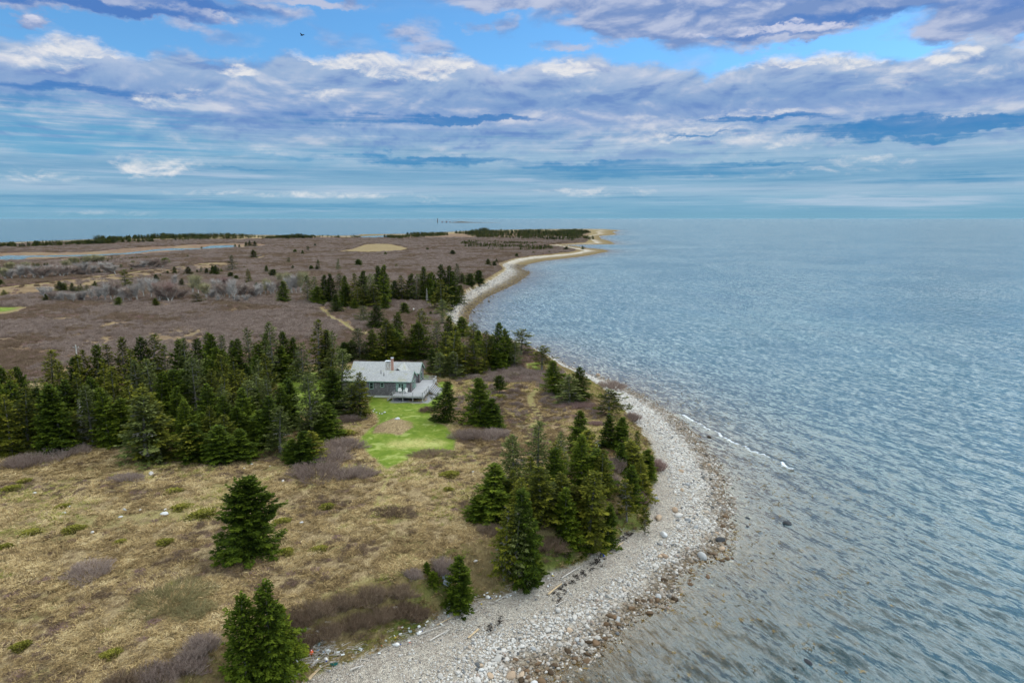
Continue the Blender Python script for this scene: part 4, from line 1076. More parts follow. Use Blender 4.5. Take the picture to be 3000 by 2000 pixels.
for x, y, h, kind, gv in EXTRA:
    recs.append(dict(x=x, y=y, z=float(ground(x, y)[0]), h=h, w=None, kind=str(kind), g=gv, lab=None))

ORD = ['first', 'second', 'third', 'fourth', 'fifth', 'sixth', 'seventh', 'eighth', 'ninth', 'tenth', 'eleventh', 'twelfth', 'thirteenth', 'fourteenth', 'fifteenth', 'sixteenth', 'seventeenth', 'eighteenth', 'nineteenth', 'twentieth'] + ['%dth' % i for i in range(21, 60)]
for g in GROVE_WORDS:
    mem = [r_ for r_ in recs if r_['g'] == g and not r_['lab']]
    if not mem: continue
    ys = sorted(r_['y'] for r_ in mem)
    q1, q2 = ys[len(ys) // 3], ys[2 * len(ys) // 3]
    rows = {'front': [], 'middle': [], 'back': []}
    for r_ in mem: rows['front' if r_['y'] <= q1 else 'middle' if r_['y'] <= q2 else 'back'].append(r_)
    for rn, rr_ in rows.items():
        by = {}
        for r_ in rr_: by.setdefault(r_['kind'], []).append(r_)
        for kind, ms in by.items():
            ms.sort(key=lambda q: q['x'] / q['y'])
            for i, r_ in enumerate(ms):
                lk = LOOK[kind].replace('tuft topped spruce with bare lower limbs', 'tuft topped spruce')
                where = '%s row, %s' % (rn, GROVE_WORDS[g][0])
                if len(ms) == 1: r_['lab'] = 'only %s, %s' % (lk, where)
                elif i == 0: r_['lab'] = 'leftmost %s, %s' % (lk, where)
                elif i == len(ms) - 1: r_['lab'] = 'rightmost %s, %s' % (lk, where)
                else: r_['lab'] = '%s %s from the left, %s' % (ORD[i], lk, where)

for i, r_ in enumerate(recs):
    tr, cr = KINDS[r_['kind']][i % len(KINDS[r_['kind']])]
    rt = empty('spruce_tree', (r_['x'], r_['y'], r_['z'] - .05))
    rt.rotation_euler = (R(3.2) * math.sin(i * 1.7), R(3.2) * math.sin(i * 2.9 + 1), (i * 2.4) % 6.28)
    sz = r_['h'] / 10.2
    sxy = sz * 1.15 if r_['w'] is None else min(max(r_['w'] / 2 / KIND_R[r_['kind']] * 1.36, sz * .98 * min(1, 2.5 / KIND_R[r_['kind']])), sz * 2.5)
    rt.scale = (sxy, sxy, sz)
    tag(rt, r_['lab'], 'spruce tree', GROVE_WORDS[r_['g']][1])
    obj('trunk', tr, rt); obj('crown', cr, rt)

def place_dead(u, vb, vt, k, label):
    x, y, z, h, _ = place(u, vb, vt)
    rt = empty('dead_tree', (x, y, z), k * 1.3)
    s = h / 10; rt.scale = (s, s, s)
    tag(rt, label, 'dead tree', 'bare dead spruces')
    obj('trunk', DEAD[k % 2][0], rt); obj('branches', DEAD[k % 2][1], rt)
place_dead(0 + 790 / 3.485, 950 + 1235 / 3.485, 950 + 755 / 3.485, 0, 'bleached bare snag in the front row of the big wood')
place_dead(500 + 380 / 3.485, 920 + 1180 / 3.485, 920 + 930 / 3.485, 1, 'pinkish dead spruce in the middle of the big wood')
place_dead(880 + 905 / 3.36, 760 + 410 / 3.36, 760 + 228 / 3.36, 0, 'broad grey dead tree inside the cove wood')
place_dead(880 + 1243 / 3.36, 760 + 440 / 3.36, 760 + 280 / 3.36, 1, 'slim grey dead tree at the front of the cove wood')
place_dead(880 + 1540 / 3.36, 760 + 1165 / 3.36, 760 + 930 / 3.36, 1, 'bare grey dead spruce at the front of the wood between deck and sea')

# ----------------------------------------------------------------- leafless trees of the mid distance
def bare_row(items, ox, oy, sc): return [(ox + x / sc, oy + bs / sc, oy + t / sc, w / sc, k) for x, t, bs, w, k in items]
BT = bare_row([(600, 890, 1060, 130, 0), (690, 905, 1085, 130, 0), (740, 960, 1095, 120, 3), (800, 980, 1100, 140, 0), (860, 960, 1110, 130, 1), (930, 980, 1110, 120, 0), (1000, 990, 1120, 120, 1), (1080, 960, 1100, 130, 3), (1160, 950, 1100, 150, 0), (1250, 930, 1090, 150, 1), (1340, 900, 1090, 150, 5), (1430, 850, 1100, 160, 0), (1520, 820, 1095, 170, 3),
    (1600, 900, 1090, 160, 0), (1690, 930, 1110, 170, 1), (1790, 900, 1100, 170, 3), (1880, 860, 1100, 170, 0), (1960, 780, 1050, 190, 1), (2060, 780, 1060, 190, 5), (2160, 840, 1100, 200, 3), (2240, 850, 1110, 210, 4), (2320, 870, 1120, 190, 3)], 0, 650, 4.704)
BT += bare_row([(130, 600, 850, 240, 4), (240, 640, 850, 230, 3), (340, 680, 840, 180, 3), (270, 500, 680, 170, 1), (520, 510, 760, 190, 2), (600, 520, 780, 190, 2), (720, 620, 820, 200, 2), (790, 690, 830, 170, 0), (850, 560, 800, 170, 0), (900, 520, 700, 190, 4), (960, 600, 830, 190, 3), (1030, 590, 840, 170, 0), (1090, 560, 880, 180, 1),
    (1180, 620, 840, 180, 3), (1250, 630, 830, 170, 0), (1330, 650, 830, 160, 3), (1400, 640, 830, 150, 0), (1460, 620, 800, 160, 5), (1530, 560, 780, 160, 2), (1600, 600, 790, 160, 0), (1660, 560, 770, 150, 3), (1740, 480, 700, 170, 2), (1850, 470, 660, 170, 2), (1900, 520, 770, 160, 0), (1960, 490, 760, 170, 5), (2010, 470, 760, 160, 2), (2090, 460, 640, 150, 2), (1120, 780, 880, 130, 0), (1290, 770, 880, 120, 0), (870, 770, 880, 120, 1)], 450, 700, 4.704)
BT += bare_row([(60, 640, 800, 180, 2), (160, 660, 800, 180, 0), (260, 600, 790, 180, 0), (350, 590, 780, 190, 3), (440, 610, 790, 190, 0), (540, 610, 790, 200, 3), (640, 610, 760, 190, 0), (730, 600, 750, 190, 0), (830, 600, 760, 190, 3), (930, 610, 750, 190, 0), (1040, 600, 740, 190, 3), (1180, 560, 740, 200, 0), (1270, 600, 730, 180, 0), (1420, 560, 720, 200, 0), (1500, 590, 720, 170, 3), (1580, 600, 720, 180, 0),
    (150, 560, 680, 170, 2), (330, 560, 680, 170, 2), (1020, 490, 600, 180, 2), (1180, 470, 590, 180, 2), (1300, 460, 570, 180, 2), (1400, 470, 570, 180, 2), (1960, 540, 650, 170, 0), (2050, 500, 640, 170, 3), (2200, 520, 640, 170, 3), (1880, 560, 650, 160, 3), (900, 540, 640, 190, 2), (1120, 660, 740, 170, 3)], 0, 650, 4.704)
brec = []
for u, vb, vt, w, k in BT:
    x, y, z, h, wm = place(u, vb, vt, w)
    brec.append([x, y, z, h, wm, k])
BLOOK = {0: 'grey leafless tree', 1: 'white stemmed leafless tree', 2: 'yellowish budding tree', 3: 'mauve leafless tree', 4: 'red budded leafless tree', 5: 'pale trunked leafless tree'}
BROW = [('nearest belt left of the cove wood', lambda y: y < 330), ('second belt beyond the brown scrub', lambda y: 330 <= y < 480), ('far belt below the marsh water', lambda y: y >= 480)]
for rn, fn in BROW:
    by = {}
    for q in brec:
        if fn(q[1]): by.setdefault(q[5], []).append(q)
    for k, ms in by.items():
        ms.sort(key=lambda q: q[0] / q[1])
        for i, q in enumerate(ms):
            lk = BLOOK[k]
            lab = ('only %s in the %s' % (lk, rn) if len(ms) == 1 else 'leftmost %s in the %s' % (lk, rn) if i == 0 else 'rightmost %s in the %s' % (lk, rn) if i == len(ms) - 1 else '%s %s from the left, %s' % (ORD[i], lk, rn))
            rt = empty('leafless_tree', (q[0], q[1], q[2] - .1), i * 2.1 + k)
            s = q[3] / 7.8; w_ = max(q[4] / 5.2, s * .7)
            rt.scale = (w_, w_, s)
            tag(rt, lab, 'leafless tree', 'leafless trees in the ' + rn)
            obj('trunk', BARE[k][0], rt); obj('crown', BARE[k][1], rt)

# ----------------------------------------------------------------- shrubs that can be told apart
def shrub(u, v, half_px, h, mat, label, seed, squash=1.0, n=520, name='leafless_shrub', cat='shrub', group='leafless shrubs'):
    z = 5
    for _ in range(5):
        x, y = P(u, v, z); z = .5 * z + .5 * float(ground(x, y)[0])
    w = half_px / 2000.0 * (y * CT - (z - CAM_Z) * ST)
    me = twigs_mesh(name, seed, n, w, h, mat, wid=max(.016, .00024 * y), sub=5)
    o = obj(name, me)
    o.location = (x, y, z); o.scale = (1, squash, 1)
    return tag(o, label, cat, group)
SH = [(75, 1362, 62, 1.6, M_TWIG, 'left half of the mauve thicket in front of the wood', 1.0), (180, 1335, 70, 1.6, M_TWIG, 'right half of the mauve thicket in front of the wood', 1.0),
      (262, 1680, 74, 1.0, M_TWIG, 'low grey mauve shrub alone in the dry grass field', .9), (930, 1390, 95, 1.5, M_TWIG, 'broad front shrub of the thicket between lawn and wood', .8), (1040, 1395, 62, 1.4, M_TWIG, 'right shrub of the thicket between lawn and wood', .8),
      (960, 1345, 80, 1.6, M_TWIG, 'middle shrub of the thicket between lawn and wood', .8), (1010, 1310, 60, 1.5, M_TWIG, 'rear shrub of the thicket left of the lawn', .8), (1375, 1283, 55, 1.5, M_TWIG, 'left half of the grey thicket under the twin spruce', .8), (1450, 1280, 50, 1.5, M_TWIG, 'right half of the grey thicket under the twin spruce', .8),
      (1265, 1333, 60, .8, M_TWIGBROWN, 'low brown shrub at the near edge of the lawn', .7), (1150, 1505, 66, .7, M_TWIGBROWN, 'low brown shrub patch in the dry grass below the lawn', .7), (500, 1760, 118, .9, M_TWIGOLIVE, 'wide olive brown shrub in the near field', .9), (570, 1795, 60, .8, M_TWIGOLIVE, 'smaller olive shrub touching the wide one in the near field', .9),
      (375, 1405, 48, .9, M_TWIG, 'small mauve shrub below the large lichened spruce', .7), (590, 1905, 52, 1.5, M_TWIG, 'grey shrub left of the spruce clump at the bluff edge', .9), (545, 1960, 55, 1.4, M_TWIG, 'grey shrub at the bottom of the field beside the bluff', .9), (450, 1985, 60, 1.2, M_TWIG, 'lowest grey shrub at the bottom of the field', .9), (350, 2010, 60, 1.0, M_TWIGBROWN, 'brown shrub cut by the lower edge of the field', .9),
      (865, 1830, 48, 1.5, M_TWIGBROWN, 'brown bluff shrub right of the spruce clump', .8), (880, 1900, 48, 1.6, M_TWIGBROWN, 'brown bluff shrub just above the orange buoy', .8), (925, 1800, 50, 1.4, M_TWIGBROWN, 'upper left shrub of the brown bluff thicket', .7), (960, 1860, 52, 1.3, M_TWIGBROWN, 'lower left shrub of the brown bluff thicket', .7), (1000, 1780, 50, 1.5, M_TWIGBROWN, 'upper middle shrub of the brown bluff thicket', .7),
      (1040, 1835, 56, 1.4, M_TWIGBROWN, 'lower middle shrub of the brown bluff thicket', .7), (1090, 1760, 52, 1.7, M_TWIGBROWN, 'tallest shrub at the rim of the brown bluff thicket', .7), (1110, 1815, 55, 1.4, M_TWIGBROWN, 'central shrub of the brown bluff thicket', .7), (1170, 1745, 45, 1.3, M_TWIGBROWN, 'right rim shrub of the brown bluff thicket', .7), (1180, 1800, 52, 1.4, M_TWIGBROWN, 'right shrub of the brown bluff thicket', .7), (1225, 1810, 40, 1.2, M_TWIGBROWN, 'rightmost shrub of the brown bluff thicket', .7),
      (1295, 1680, 38, 2.0, M_TWIG, 'grey shrub behind the small spruce on the bluff slope', .8), (1210, 1690, 30, 1.0, M_TWIG, 'small grey shrub on the bluff rim', .7), (1800, 1375, 34, 2.0, M_TWIG, 'mauve shrub in the gap between the spruces of the point', 1.0), (1790, 1420, 30, 1.8, M_TWIG, 'lower mauve shrub in the gap between the spruces of the point', 1.0), (1865, 1465, 30, 1.7, M_TWIGRED, 'brown shrub on the steep end of the point', 1.0), (1925, 1372, 26, 1.8, M_TWIGRED, 'reddish shrub overhanging the shingle at the end of the point', 1.0),
      (1690, 1192, 58, .9, M_TWIGRED, 'rose brown shrub mat below the three spruces', .6), (1745, 1245, 30, .8, M_TWIGRED, 'rose brown shrub patch behind the point', .6), (1790, 1130, 46, 1.3, M_TWIG, 'grey shrub at the brink below the shore spruces', .9), (1850, 1225, 30, 1.4, M_TWIG, 'grey shrub on the slope above the shingle', 1.2), (1600, 1095, 40, .7, M_TWIGRED, 'low rose shrub beside the green patch at the brink', .6), (1385, 1108, 40, 1.0, M_TWIG, 'mauve shrub at the foot of the wood between deck and sea', .7),
      (1550, 1108, 50, .7, M_TWIGRED, 'low reddish shrub on the heath behind the round headed spruce', .6), (1255, 1205, 26, 1.0, M_TWIGBROWN, 'brown shrub tucked behind the neat cone spruce', .9), (1020, 1235, 44, 1.3, M_TWIG, 'mauve shrub under the spruces left of the lawn', .7), (640, 1352, 34, .8, M_TWIG, 'small grey shrub in front of the wood', .8), (1430, 1560, 40, 1.0, M_TWIGBROWN, 'brown shrub under the left trees of the point', .8), (1600, 1600, 60, 1.2, M_TWIGBROWN, 'brown shrub in the shade of the trees on the bluff', .8), (1700, 1590, 50, 1.2, M_TWIGOLIVE, 'olive shrub at the foot of the tallest bluff tree', .8)]
for i, (u, v, hp, h, m_, lab, sq) in enumerate(SH):
    shrub(u, v, hp, h * .9, m_, lab, 500 + i, sq, n=int(np.clip(hp * 9, 260, 900)))

# juniper mats: low mounds of short leafy sprays
def juniper_mesh(seed, n=900):
    r = np.random.default_rng(seed)
    a = r.random(n) * 6.28; q = r.random(n) ** .6 * (1 + .25 * np.sin(3 * a + seed) + .12 * np.sin(7 * a))
    P0 = np.stack([np.cos(a) * q, np.sin(a) * q, .34 * np.sqrt(np.clip(1.15 - q * q, .02, 1)) * (.5 + .6 * r.random(n))], -1)
    D = np.stack([np.cos(a) * .7 + r.normal(0, .4, n), np.sin(a) * .7 + r.normal(0, .4, n), .35 + .4 * r.random(n)], -1)
    D /= np.linalg.norm(D, axis=1, keepdims=True)
    N = np.stack([r.normal(0, .5, n), r.normal(0, .5, n), np.ones(n)], -1)
    v, f = cards(P0, D, N, .22 + .14 * r.random(n), .09 + .05 * r.random(n))
    return np_mesh('juniper_mat', v, f, M_JUNIPER, False, {'tint': ('POINT', 'FLOAT', np.repeat(r.random(n), 4))})
JM = [juniper_mesh(s) for s in (1, 2, 3)]
JN = [(91, 1559, 28, 'olive juniper mat below the white boulder at the far left field'), (598, 1512, 38, 'largest juniper mat, left of the lone spreading spruce'), (330, 1925, 27, 'bright yellow green juniper cushion low in the near field'), (29, 1432, 28, 'juniper mat at the left edge below the mauve thicket'), (935, 1612, 22, 'bright green juniper right of the lone spreading spruce'),
      (531, 1487, 26, 'flat juniper mat above the largest one'), (826, 1530, 26, 'brownish juniper mat at the right flank of the lone spreading spruce'), (214, 1550, 30, 'long olive juniper mat between the white rocks'), (13, 1603, 22, 'yellowish juniper mat at the left rim of the field'), (484, 1592, 24, 'olive juniper mat below the big white boulder'), (353, 1590, 20, 'brown green juniper mat in mid field'), (71, 1407, 20, 'small dark juniper right under the mauve thicket'),
      (960, 1487, 24, 'faint juniper mat below the thicket left of the lawn'), (835, 1622, 26, 'thin juniper mat just right of the lone spruce foot'), (62, 1902, 26, 'olive juniper mat low at the left edge'), (183, 1483, 18, 'small olive juniper beside two pale rocks'), (1317, 1391, 28, 'yellow juniper mat between lawn and point wood'), (1000, 1268, 34, 'green juniper under the last spruces left of the lawn'), (1497, 1098, 30, 'flat green juniper mat on the heath behind the deck'), (1429, 1102, 24, 'flat green juniper mat nearest the deck corner'),
      (1312, 1435, 16, 'little juniper tuft in the dry grass left of the point wood'), (508, 1440, 24, 'thin olive juniper mat high in the field'), (1770, 1262, 20, 'yellow green juniper beside the trees of the point'), (905, 1288, 26, 'green juniper right of the wood front'), (1480, 1105, 18, 'olive juniper under the pine wood edge'), (1460, 1160, 26, 'olive heath juniper left of the path')]
for i, (u, v, hp, lab) in enumerate(JN):
    x, y = P(u, v, 6.2); z = float(ground(x, y)[0])
    w = hp / 2000 * (y * CT - (z - CAM_Z) * ST)
    o = obj('juniper_shrub', JM[i % 3]); o.location = (x, y, z - .03); o.rotation_euler = (0, 0, i * 1.9); o.scale = (w, w, max(w * .55, .6))
    tag(o, lab, 'juniper', 'juniper mats in the grass')
# ================================================================= scattered cover (uncountable) as geometry-node instances
def scatter(name, pts, rots, scls, picks, sources, label, cat=None, extra=None, kind='stuff'):
    src = bpy.data.collections.new(name + '_kinds')
    for i, me in enumerate(sources):
        src.objects.link(bpy.data.objects.new('%s_kind_%02d' % (name, i), me))
    me = bpy.data.meshes.new(name)
    n = len(pts)
    me.vertices.add(n)
    me.vertices.foreach_set('co', np.asarray(pts, np.float32).ravel())
    def at(nm, typ, arr):
        a = me.attributes.new(nm, typ, 'POINT')
        if typ == 'INT': a.data.foreach_set('value', np.asarray(arr, np.int32))
        elif typ == 'FLOAT': a.data.foreach_set('value', np.asarray(arr, np.float32))
        else: a.data.foreach_set('vector', np.asarray(arr, np.float32).ravel())
    at('rot', 'FLOAT_VECTOR', rots); at('scl', 'FLOAT_VECTOR', scls); at('pick', 'INT', picks)
    for k, v in (extra or {}).items(): at(k, 'FLOAT', v)
    o = obj(name, me)
    ng = bpy.data.node_groups.new(name + '_scatter', 'GeometryNodeTree')
    ng.interface.new_socket('Geometry', in_out='INPUT', socket_type='NodeSocketGeometry')
    ng.interface.new_socket('Geometry', in_out='OUTPUT', socket_type='NodeSocketGeometry')
    N = ng.nodes
    gi, go = N.new('NodeGroupInput'), N.new('NodeGroupOutput')
    ip = N.new('GeometryNodeInstanceOnPoints')
    ci = N.new('GeometryNodeCollectionInfo')
    ci.inputs['Collection'].default_value = src
    ci.inputs['Separate Children'].default_value = True
    ci.inputs['Reset Children'].default_value = True
    def na(nm, typ):
        a = N.new('GeometryNodeInputNamedAttribute'); a.data_type = typ; a.inputs['Name'].default_value = nm
        return a.outputs['Attribute']
    L = ng.links.new
    L(gi.outputs[0], ip.inputs['Points']); L(ci.outputs[0], ip.inputs['Instance'])
    ip.inputs['Pick Instance'].default_value = True
    L(na('pick', 'INT'), ip.inputs['Instance Index'])
    L(na('rot', 'FLOAT_VECTOR'), ip.inputs['Rotation']); L(na('scl', 'FLOAT_VECTOR'), ip.inputs['Scale'])
    L(ip.outputs[0], go.inputs[0])
    md = o.modifiers.new('scatter', 'NODES'); md.node_group = ng
    return tag(o, label, cat, None, kind)

def stone_mesh(name, seed, mat, sub=2, flat=.72):
    r = np.random.default_rng(seed)
    bm = bmesh.new()
    bmesh.ops.create_icosphere(bm, subdivisions=sub, radius=1.0)
    planes = [(Vector(r.normal(0, 1, 3)).normalized(), .62 + .3 * r.random()) for _ in range(7)]
    ax = 1 + r.normal(0, .12, 3)
    for v in bm.verts:
        p = v.co.copy()
        for nrm, d in planes:
            e = p.dot(nrm) - d
            if e > 0: p -= nrm * e * .78
        v.co = Vector((p.x * ax[0], p.y * ax[1] * .85, p.z * flat))
    me = bpy.data.meshes.new(name)
    bm.to_mesh(me); bm.free()
    for p in me.polygons: p.use_smooth = True
    me.materials.append(mat)
    return me

def stone_mat(name, stops, inst=False, wet=.0):
    m, nt, b = material(name)
    tc = nt.node('ShaderNodeTexCoord').outputs['Object']
    n1 = nt.noise(tc, 2.2, 5, .65); n2 = nt.noise(tc, 9, 4, .7)
    t = nt.attr('tone', 'Fac', 'INSTANCER') if inst else nt.node('ShaderNodeObjectInfo').outputs['Random']
    c = nt.ramp(t, stops)
    c = nt.mix(nt.mul(nt.sm(.5, .7, n1), .35), c, nt.mix(1.0, c, (.55, .52, .48), 'MULTIPLY'))
    c = nt.mix(nt.mul(nt.sm(.45, .7, n2), .25), c, nt.mix(1.0, c, (1.35, 1.3, 1.25), 'MULTIPLY'))
    if inst:
        w = nt.attr('wet', 'Fac', 'INSTANCER')
        c = nt.mix(w, c, nt.mix(1.0, c, (.33, .25, .165), 'MULTIPLY'))
        nt.put(b.inputs['Roughness'], nt.lin(0, 1, w, .85, .35))
    else:
        b.inputs['Roughness'].default_value = .85 - wet * .5
    nt.put(b.inputs['Base Color'], c)
    nt.put(b.inputs['Normal'], nt.bump(nt.add(n1, nt.mul(n2, .4)), .35, .1))
    return m
PALE = [(0, (.09, .095, .10)), (.10, (.17, .172, .175)), (.22, (.28, .267, .255)), (.5, (.415, .393, .368)), (.72, (.53, .51, .485)), (.84, (.40, .335, .27)), (.93, (.27, .21, .175)), (1, (.57, .56, .54))]
M_COBBLE = stone_mat('cobbles', PALE, True)
M_STONE = {'pale': stone_mat('stone_pale', [(0, (.34, .32, .295)), (1, (.50, .475, .45))]), 'grey': stone_mat('stone_grey', [(0, (.20, .21, .22)), (1, (.36, .36, .36))]),
           'tan': stone_mat('stone_tan', [(0, (.30, .215, .15)), (1, (.43, .33, .24))]), 'brown': stone_mat('stone_wet_brown', [(0, (.050, .034, .021)), (1, (.15, .095, .055))], wet=.7),
           'dark': stone_mat('stone_dark', [(0, (.025, .027, .032)), (1, (.06, .06, .062))], wet=.5), 'white': stone_mat('stone_white', [(0, (.42, .425, .43)), (1, (.58, .58, .575))])}
COB = [stone_mesh('cobble', s, M_COBBLE, 2 if s < 4 else 2, .5 + .07 * s) for s in range(6)]
BOUL = {k: [stone_mesh('boulder', 40 + s, m_, 3, .55 + .06 * s) for s in range(5)] for k, m_ in M_STONE.items()}

# ----- where the stones lie
sr_ = np.random.default_rng(21)
n = 260000
px_ = sr_.uniform(-34, 62, n); py_ = sr_.uniform(42, 205, n)
d1, d2 = sdist(px_, py_, W_pl), sdist(px_, py_, T_pl)
s_ = d1 / np.maximum(d1 - d2, 1e-6)                      # 0 waterline .. 1 toe
onb = (d2 < .3) & (d1 > -5.0)
cl = fbm(px_, py_, 2.6, 131, 3); cl2 = fbm(px_, py_, 9, 133, 3)
fine = np.interp(py_, [75, 95, 130], [.57, .66, .95]) + (cl2 - .5) * .35      # above this: only small shingle
dens = np.where(s_ < fine, .95, .30 * np.interp(s_ - fine, [0, .25], [2.6, 1]))
dens = np.where(d1 < 0, np.interp(d1, [-5, -2.2, 0], [.015, .12, .75]) * (.35 + 1.3 * (cl > .52)), dens)
keep = onb & (sr_.random(n) < dens)
px_, py_, d1, d2, s_, fine, cl = (a[keep] for a in (px_, py_, d1, d2, s_, fine, cl))
n = len(px_)
big = np.clip(np.interp(s_ - fine, [-.5, -.1, .1], [1, .82, .42]), .3, 1)
size = (.070 + .086 * sr_.lognormal(0, .50, n)) * big * np.interp(py_, [60, 100, 150], [1.0, 1.02, .92])
size = np.minimum(size, .50)
pz_ = ground(px_, py_)
wet = np.clip(np.interp(pz_ + (cl - .5) * .7, [.10, .58], [1, 0]), 0, 1)
wet = wet * np.where(sr_.random(n) < .22, .35 * sr_.random(n), .6 + .4 * sr_.random(n))
tone = np.clip(sr_.random(n), 0, 1)
tone = np.where(sr_.random(n) < .42, .5 + .22 * sr_.random(n), tone)
rot = np.stack([sr_.normal(0, .25, n), sr_.normal(0, .25, n), sr_.random(n) * 6.28], -1)
scl = size[:, None] * np.stack([1 + .25 * sr_.random(n), 1 + .2 * sr_.random(n), .8 + .3 * sr_.random(n)], -1)
rank = np.argsort(-size / np.hypot(px_, py_))
SPECIAL = [(2307, 1528, .95, 'dark', 'largest dark boulder standing alone in the shallows off the point'), (2367, 1935, .75, 'dark', 'low dark rock awash nearest the bottom of the view'), (2111, 1580, .85, 'dark', 'black boulder among the brown stones at the tip of the shingle'), (2057, 1630, 1.0, 'grey', 'big grey boulder at the water edge below the tip'),
           (2115, 1606, .6, 'tan', 'tan boulder beside the big grey one at the water edge'), (2100, 1559, .5, 'tan', 'orange boulder just above the black one'), (1981, 1752, .45, 'brown', 'brown boulder out of the water line in the bay'), (2022, 1706, .5, 'brown', 'round brown boulder lying in the shallow water'), (1926, 1757, .55, 'brown', 'reddish boulder at the waterline of the bay'),
           (2131, 1632, .42, 'brown', 'brown stone tight behind a row in the shallows'), (2145, 1630, .4, 'brown', 'last brown stone of the row in the shallows'), (2116, 1638, .4, 'brown', 'first brown stone of the row in the shallows'), (2073, 1679, .4, 'brown', 'small brown stone alone in the bay'), (2188, 1452, .45, 'brown', 'left stone of the pair off the shingle tip'), (2203, 1457, .5, 'brown', 'right stone of the pair off the shingle tip'),
           (2229, 1552, .5, 'brown', 'brown rock between shingle tip and the largest dark boulder'), (2190, 1512, .45, 'dark', 'dark pointed rock in the shallows by the tip'), (2190, 1538, .45, 'dark', 'flat dark rock below the pointed one in the shallows'), (2078, 1278, .7, 'brown', 'brown boulder awash just inside the breaker'), (2077, 1360, .5, 'tan', 'orange boulder on the seaward edge of the shingle'),
           (1965, 1318, .75, 'pale', 'long pale boulder near the top of the shingle'), (1930, 1515, .8, 'tan', 'flat pinkish boulder at the foot of the point'), (1995, 1380, .6, 'tan', 'pinkish boulder halfway down the shingle'), (1998, 1433, .6, 'tan', 'brownish block in the middle of the shingle'), (2013, 1417, .55, 'grey', 'blue grey boulder in the middle of the shingle'), (1977, 1492, .8, 'tan', 'biggest tan boulder on the upper shingle of the point'),
           (1989, 1509, .75, 'pale', 'cream boulder touching the biggest tan one'), (1945, 1561, .75, 'white', 'white boulder at the top of the cobbles below the leaning spruce'), (2040, 1542, .6, 'grey', 'grey boulder among the lower cobbles of the point'), (2015, 1522, .6, 'grey', 'first of two grey boulders on the mid shingle'), (1935, 1625, .5, 'tan', 'orange boulder amid white cobbles'), (1945, 1625, .6, 'tan', 'second orange boulder amid white cobbles'),
           (1921, 1460, .6, 'grey', 'dark grey block at the toe of the point'), (1752, 1097, .8, 'tan', 'orange boulder at the water edge near the shore spruces'), (2075, 1252, .45, 'brown', 'small rock at the near end of the breaker'), (1803, 1118, .6, 'brown', 'brown boulder awash beyond the shingle spit'), (1833, 1119, .5, 'brown', 'farther brown boulder awash beyond the shingle spit')]
for i, (u, v, sz, kind, lab) in enumerate(SPECIAL):
    sz *= .8
    x, y = P(u, v, 0.6)
    z = float(ground(x, y)[0])
    x, y = P(u, v, max(z, 0) + .2)
    z = float(ground(x, y)[0])
    o = obj('boulder', BOUL[kind][i % 5]); zz = z if z > 0 else max(z, -.30)
    o.location = (x, y, zz + sz * .28); o.scale = (sz, sz * .9, sz * (.95 if z > 0 else 1.0)); o.rotation_euler = (.1, .05, i * 1.7)
    tag(o, lab, 'boulder', 'boulders of the shore')
nsing = 262
sing = rank[:nsing]
WORDS = {'pale': 'pale rounded', 'grey': 'grey', 'tan': 'tan', 'brown': 'wet brown', 'white': 'white'}
for j, k in enumerate(sing):
    t = tone[k]
    kind = 'brown' if wet[k] > .5 or d1[k] < .6 else 'grey' if t < .26 else 'tan' if .82 < t < .95 else 'white' if t > .95 else 'pale'
    o = obj('boulder', BOUL[kind][j % 5])
    o.location = (px_[k], py_[k], pz_[k] + size[k] * .22); o.scale = scl[k]; o.rotation_euler = rot[k]
    part = 'bottom stretch of the beach' if py_[k] < 78 else 'shingle below the blue drum' if py_[k] < 92 else 'shingle round the point' if py_[k] < 125 else 'shingle beyond the point'
    zone = 'in the shallows' if d1[k] < 0 else 'at the water edge' if s_[k] < .18 else 'in the cobble band' if s_[k] < fine[k] else 'on the fine upper shingle'
    tag(o, '%s boulder %s, %s' % (WORDS[kind], zone, part), 'boulder', '%s boulders %s, %s' % (WORDS[kind], zone, part))
rest = np.ones(n, bool); rest[sing] = False
scatter('cobbles', np.stack([px_, py_, pz_ + size * .18], -1)[rest], rot[rest], scl[rest], sr_.integers(0, 6, n)[rest], COB,
        'rounded pale cobbles covering the shingle, brown along the waterline', 'cobbles', {'tone': tone[rest], 'wet': wet[rest]})

# boulders and stones lying on the far shingle and in the shallows of the cove
m2 = 90000
fx = sr_.uniform(-70, 40, m2); fy = sr_.uniform(190, 640, m2)
fd1, fd2 = sdist(fx, fy, W_pl), sdist(fx, fy, T_pl)
kp = (fd2 < 0) & (fd1 > -6) & (sr_.random(m2) < np.where(fd1 < 0, .10, .55))
fx, fy, fd1 = fx[kp], fy[kp], fd1[kp]
fz = ground(fx, fy)
fs = (.14 + .16 * sr_.lognormal(0, .5, len(fx)))
fwet = np.clip(np.interp(fz, [.2, .95], [1, 0]), 0, 1)
scatter('cove_stones', np.stack([fx, fy, fz + .05], -1), np.stack([sr_.normal(0, .2, len(fx)), sr_.normal(0, .2, len(fx)), sr_.random(len(fx)) * 6.28], -1), fs[:, None] * np.ones((1, 3)),
        sr_.integers(0, 6, len(fx)), COB, 'pale stones strewn along the far curve of the cove', 'stones', {'tone': sr_.random(len(fx)), 'wet': fwet})

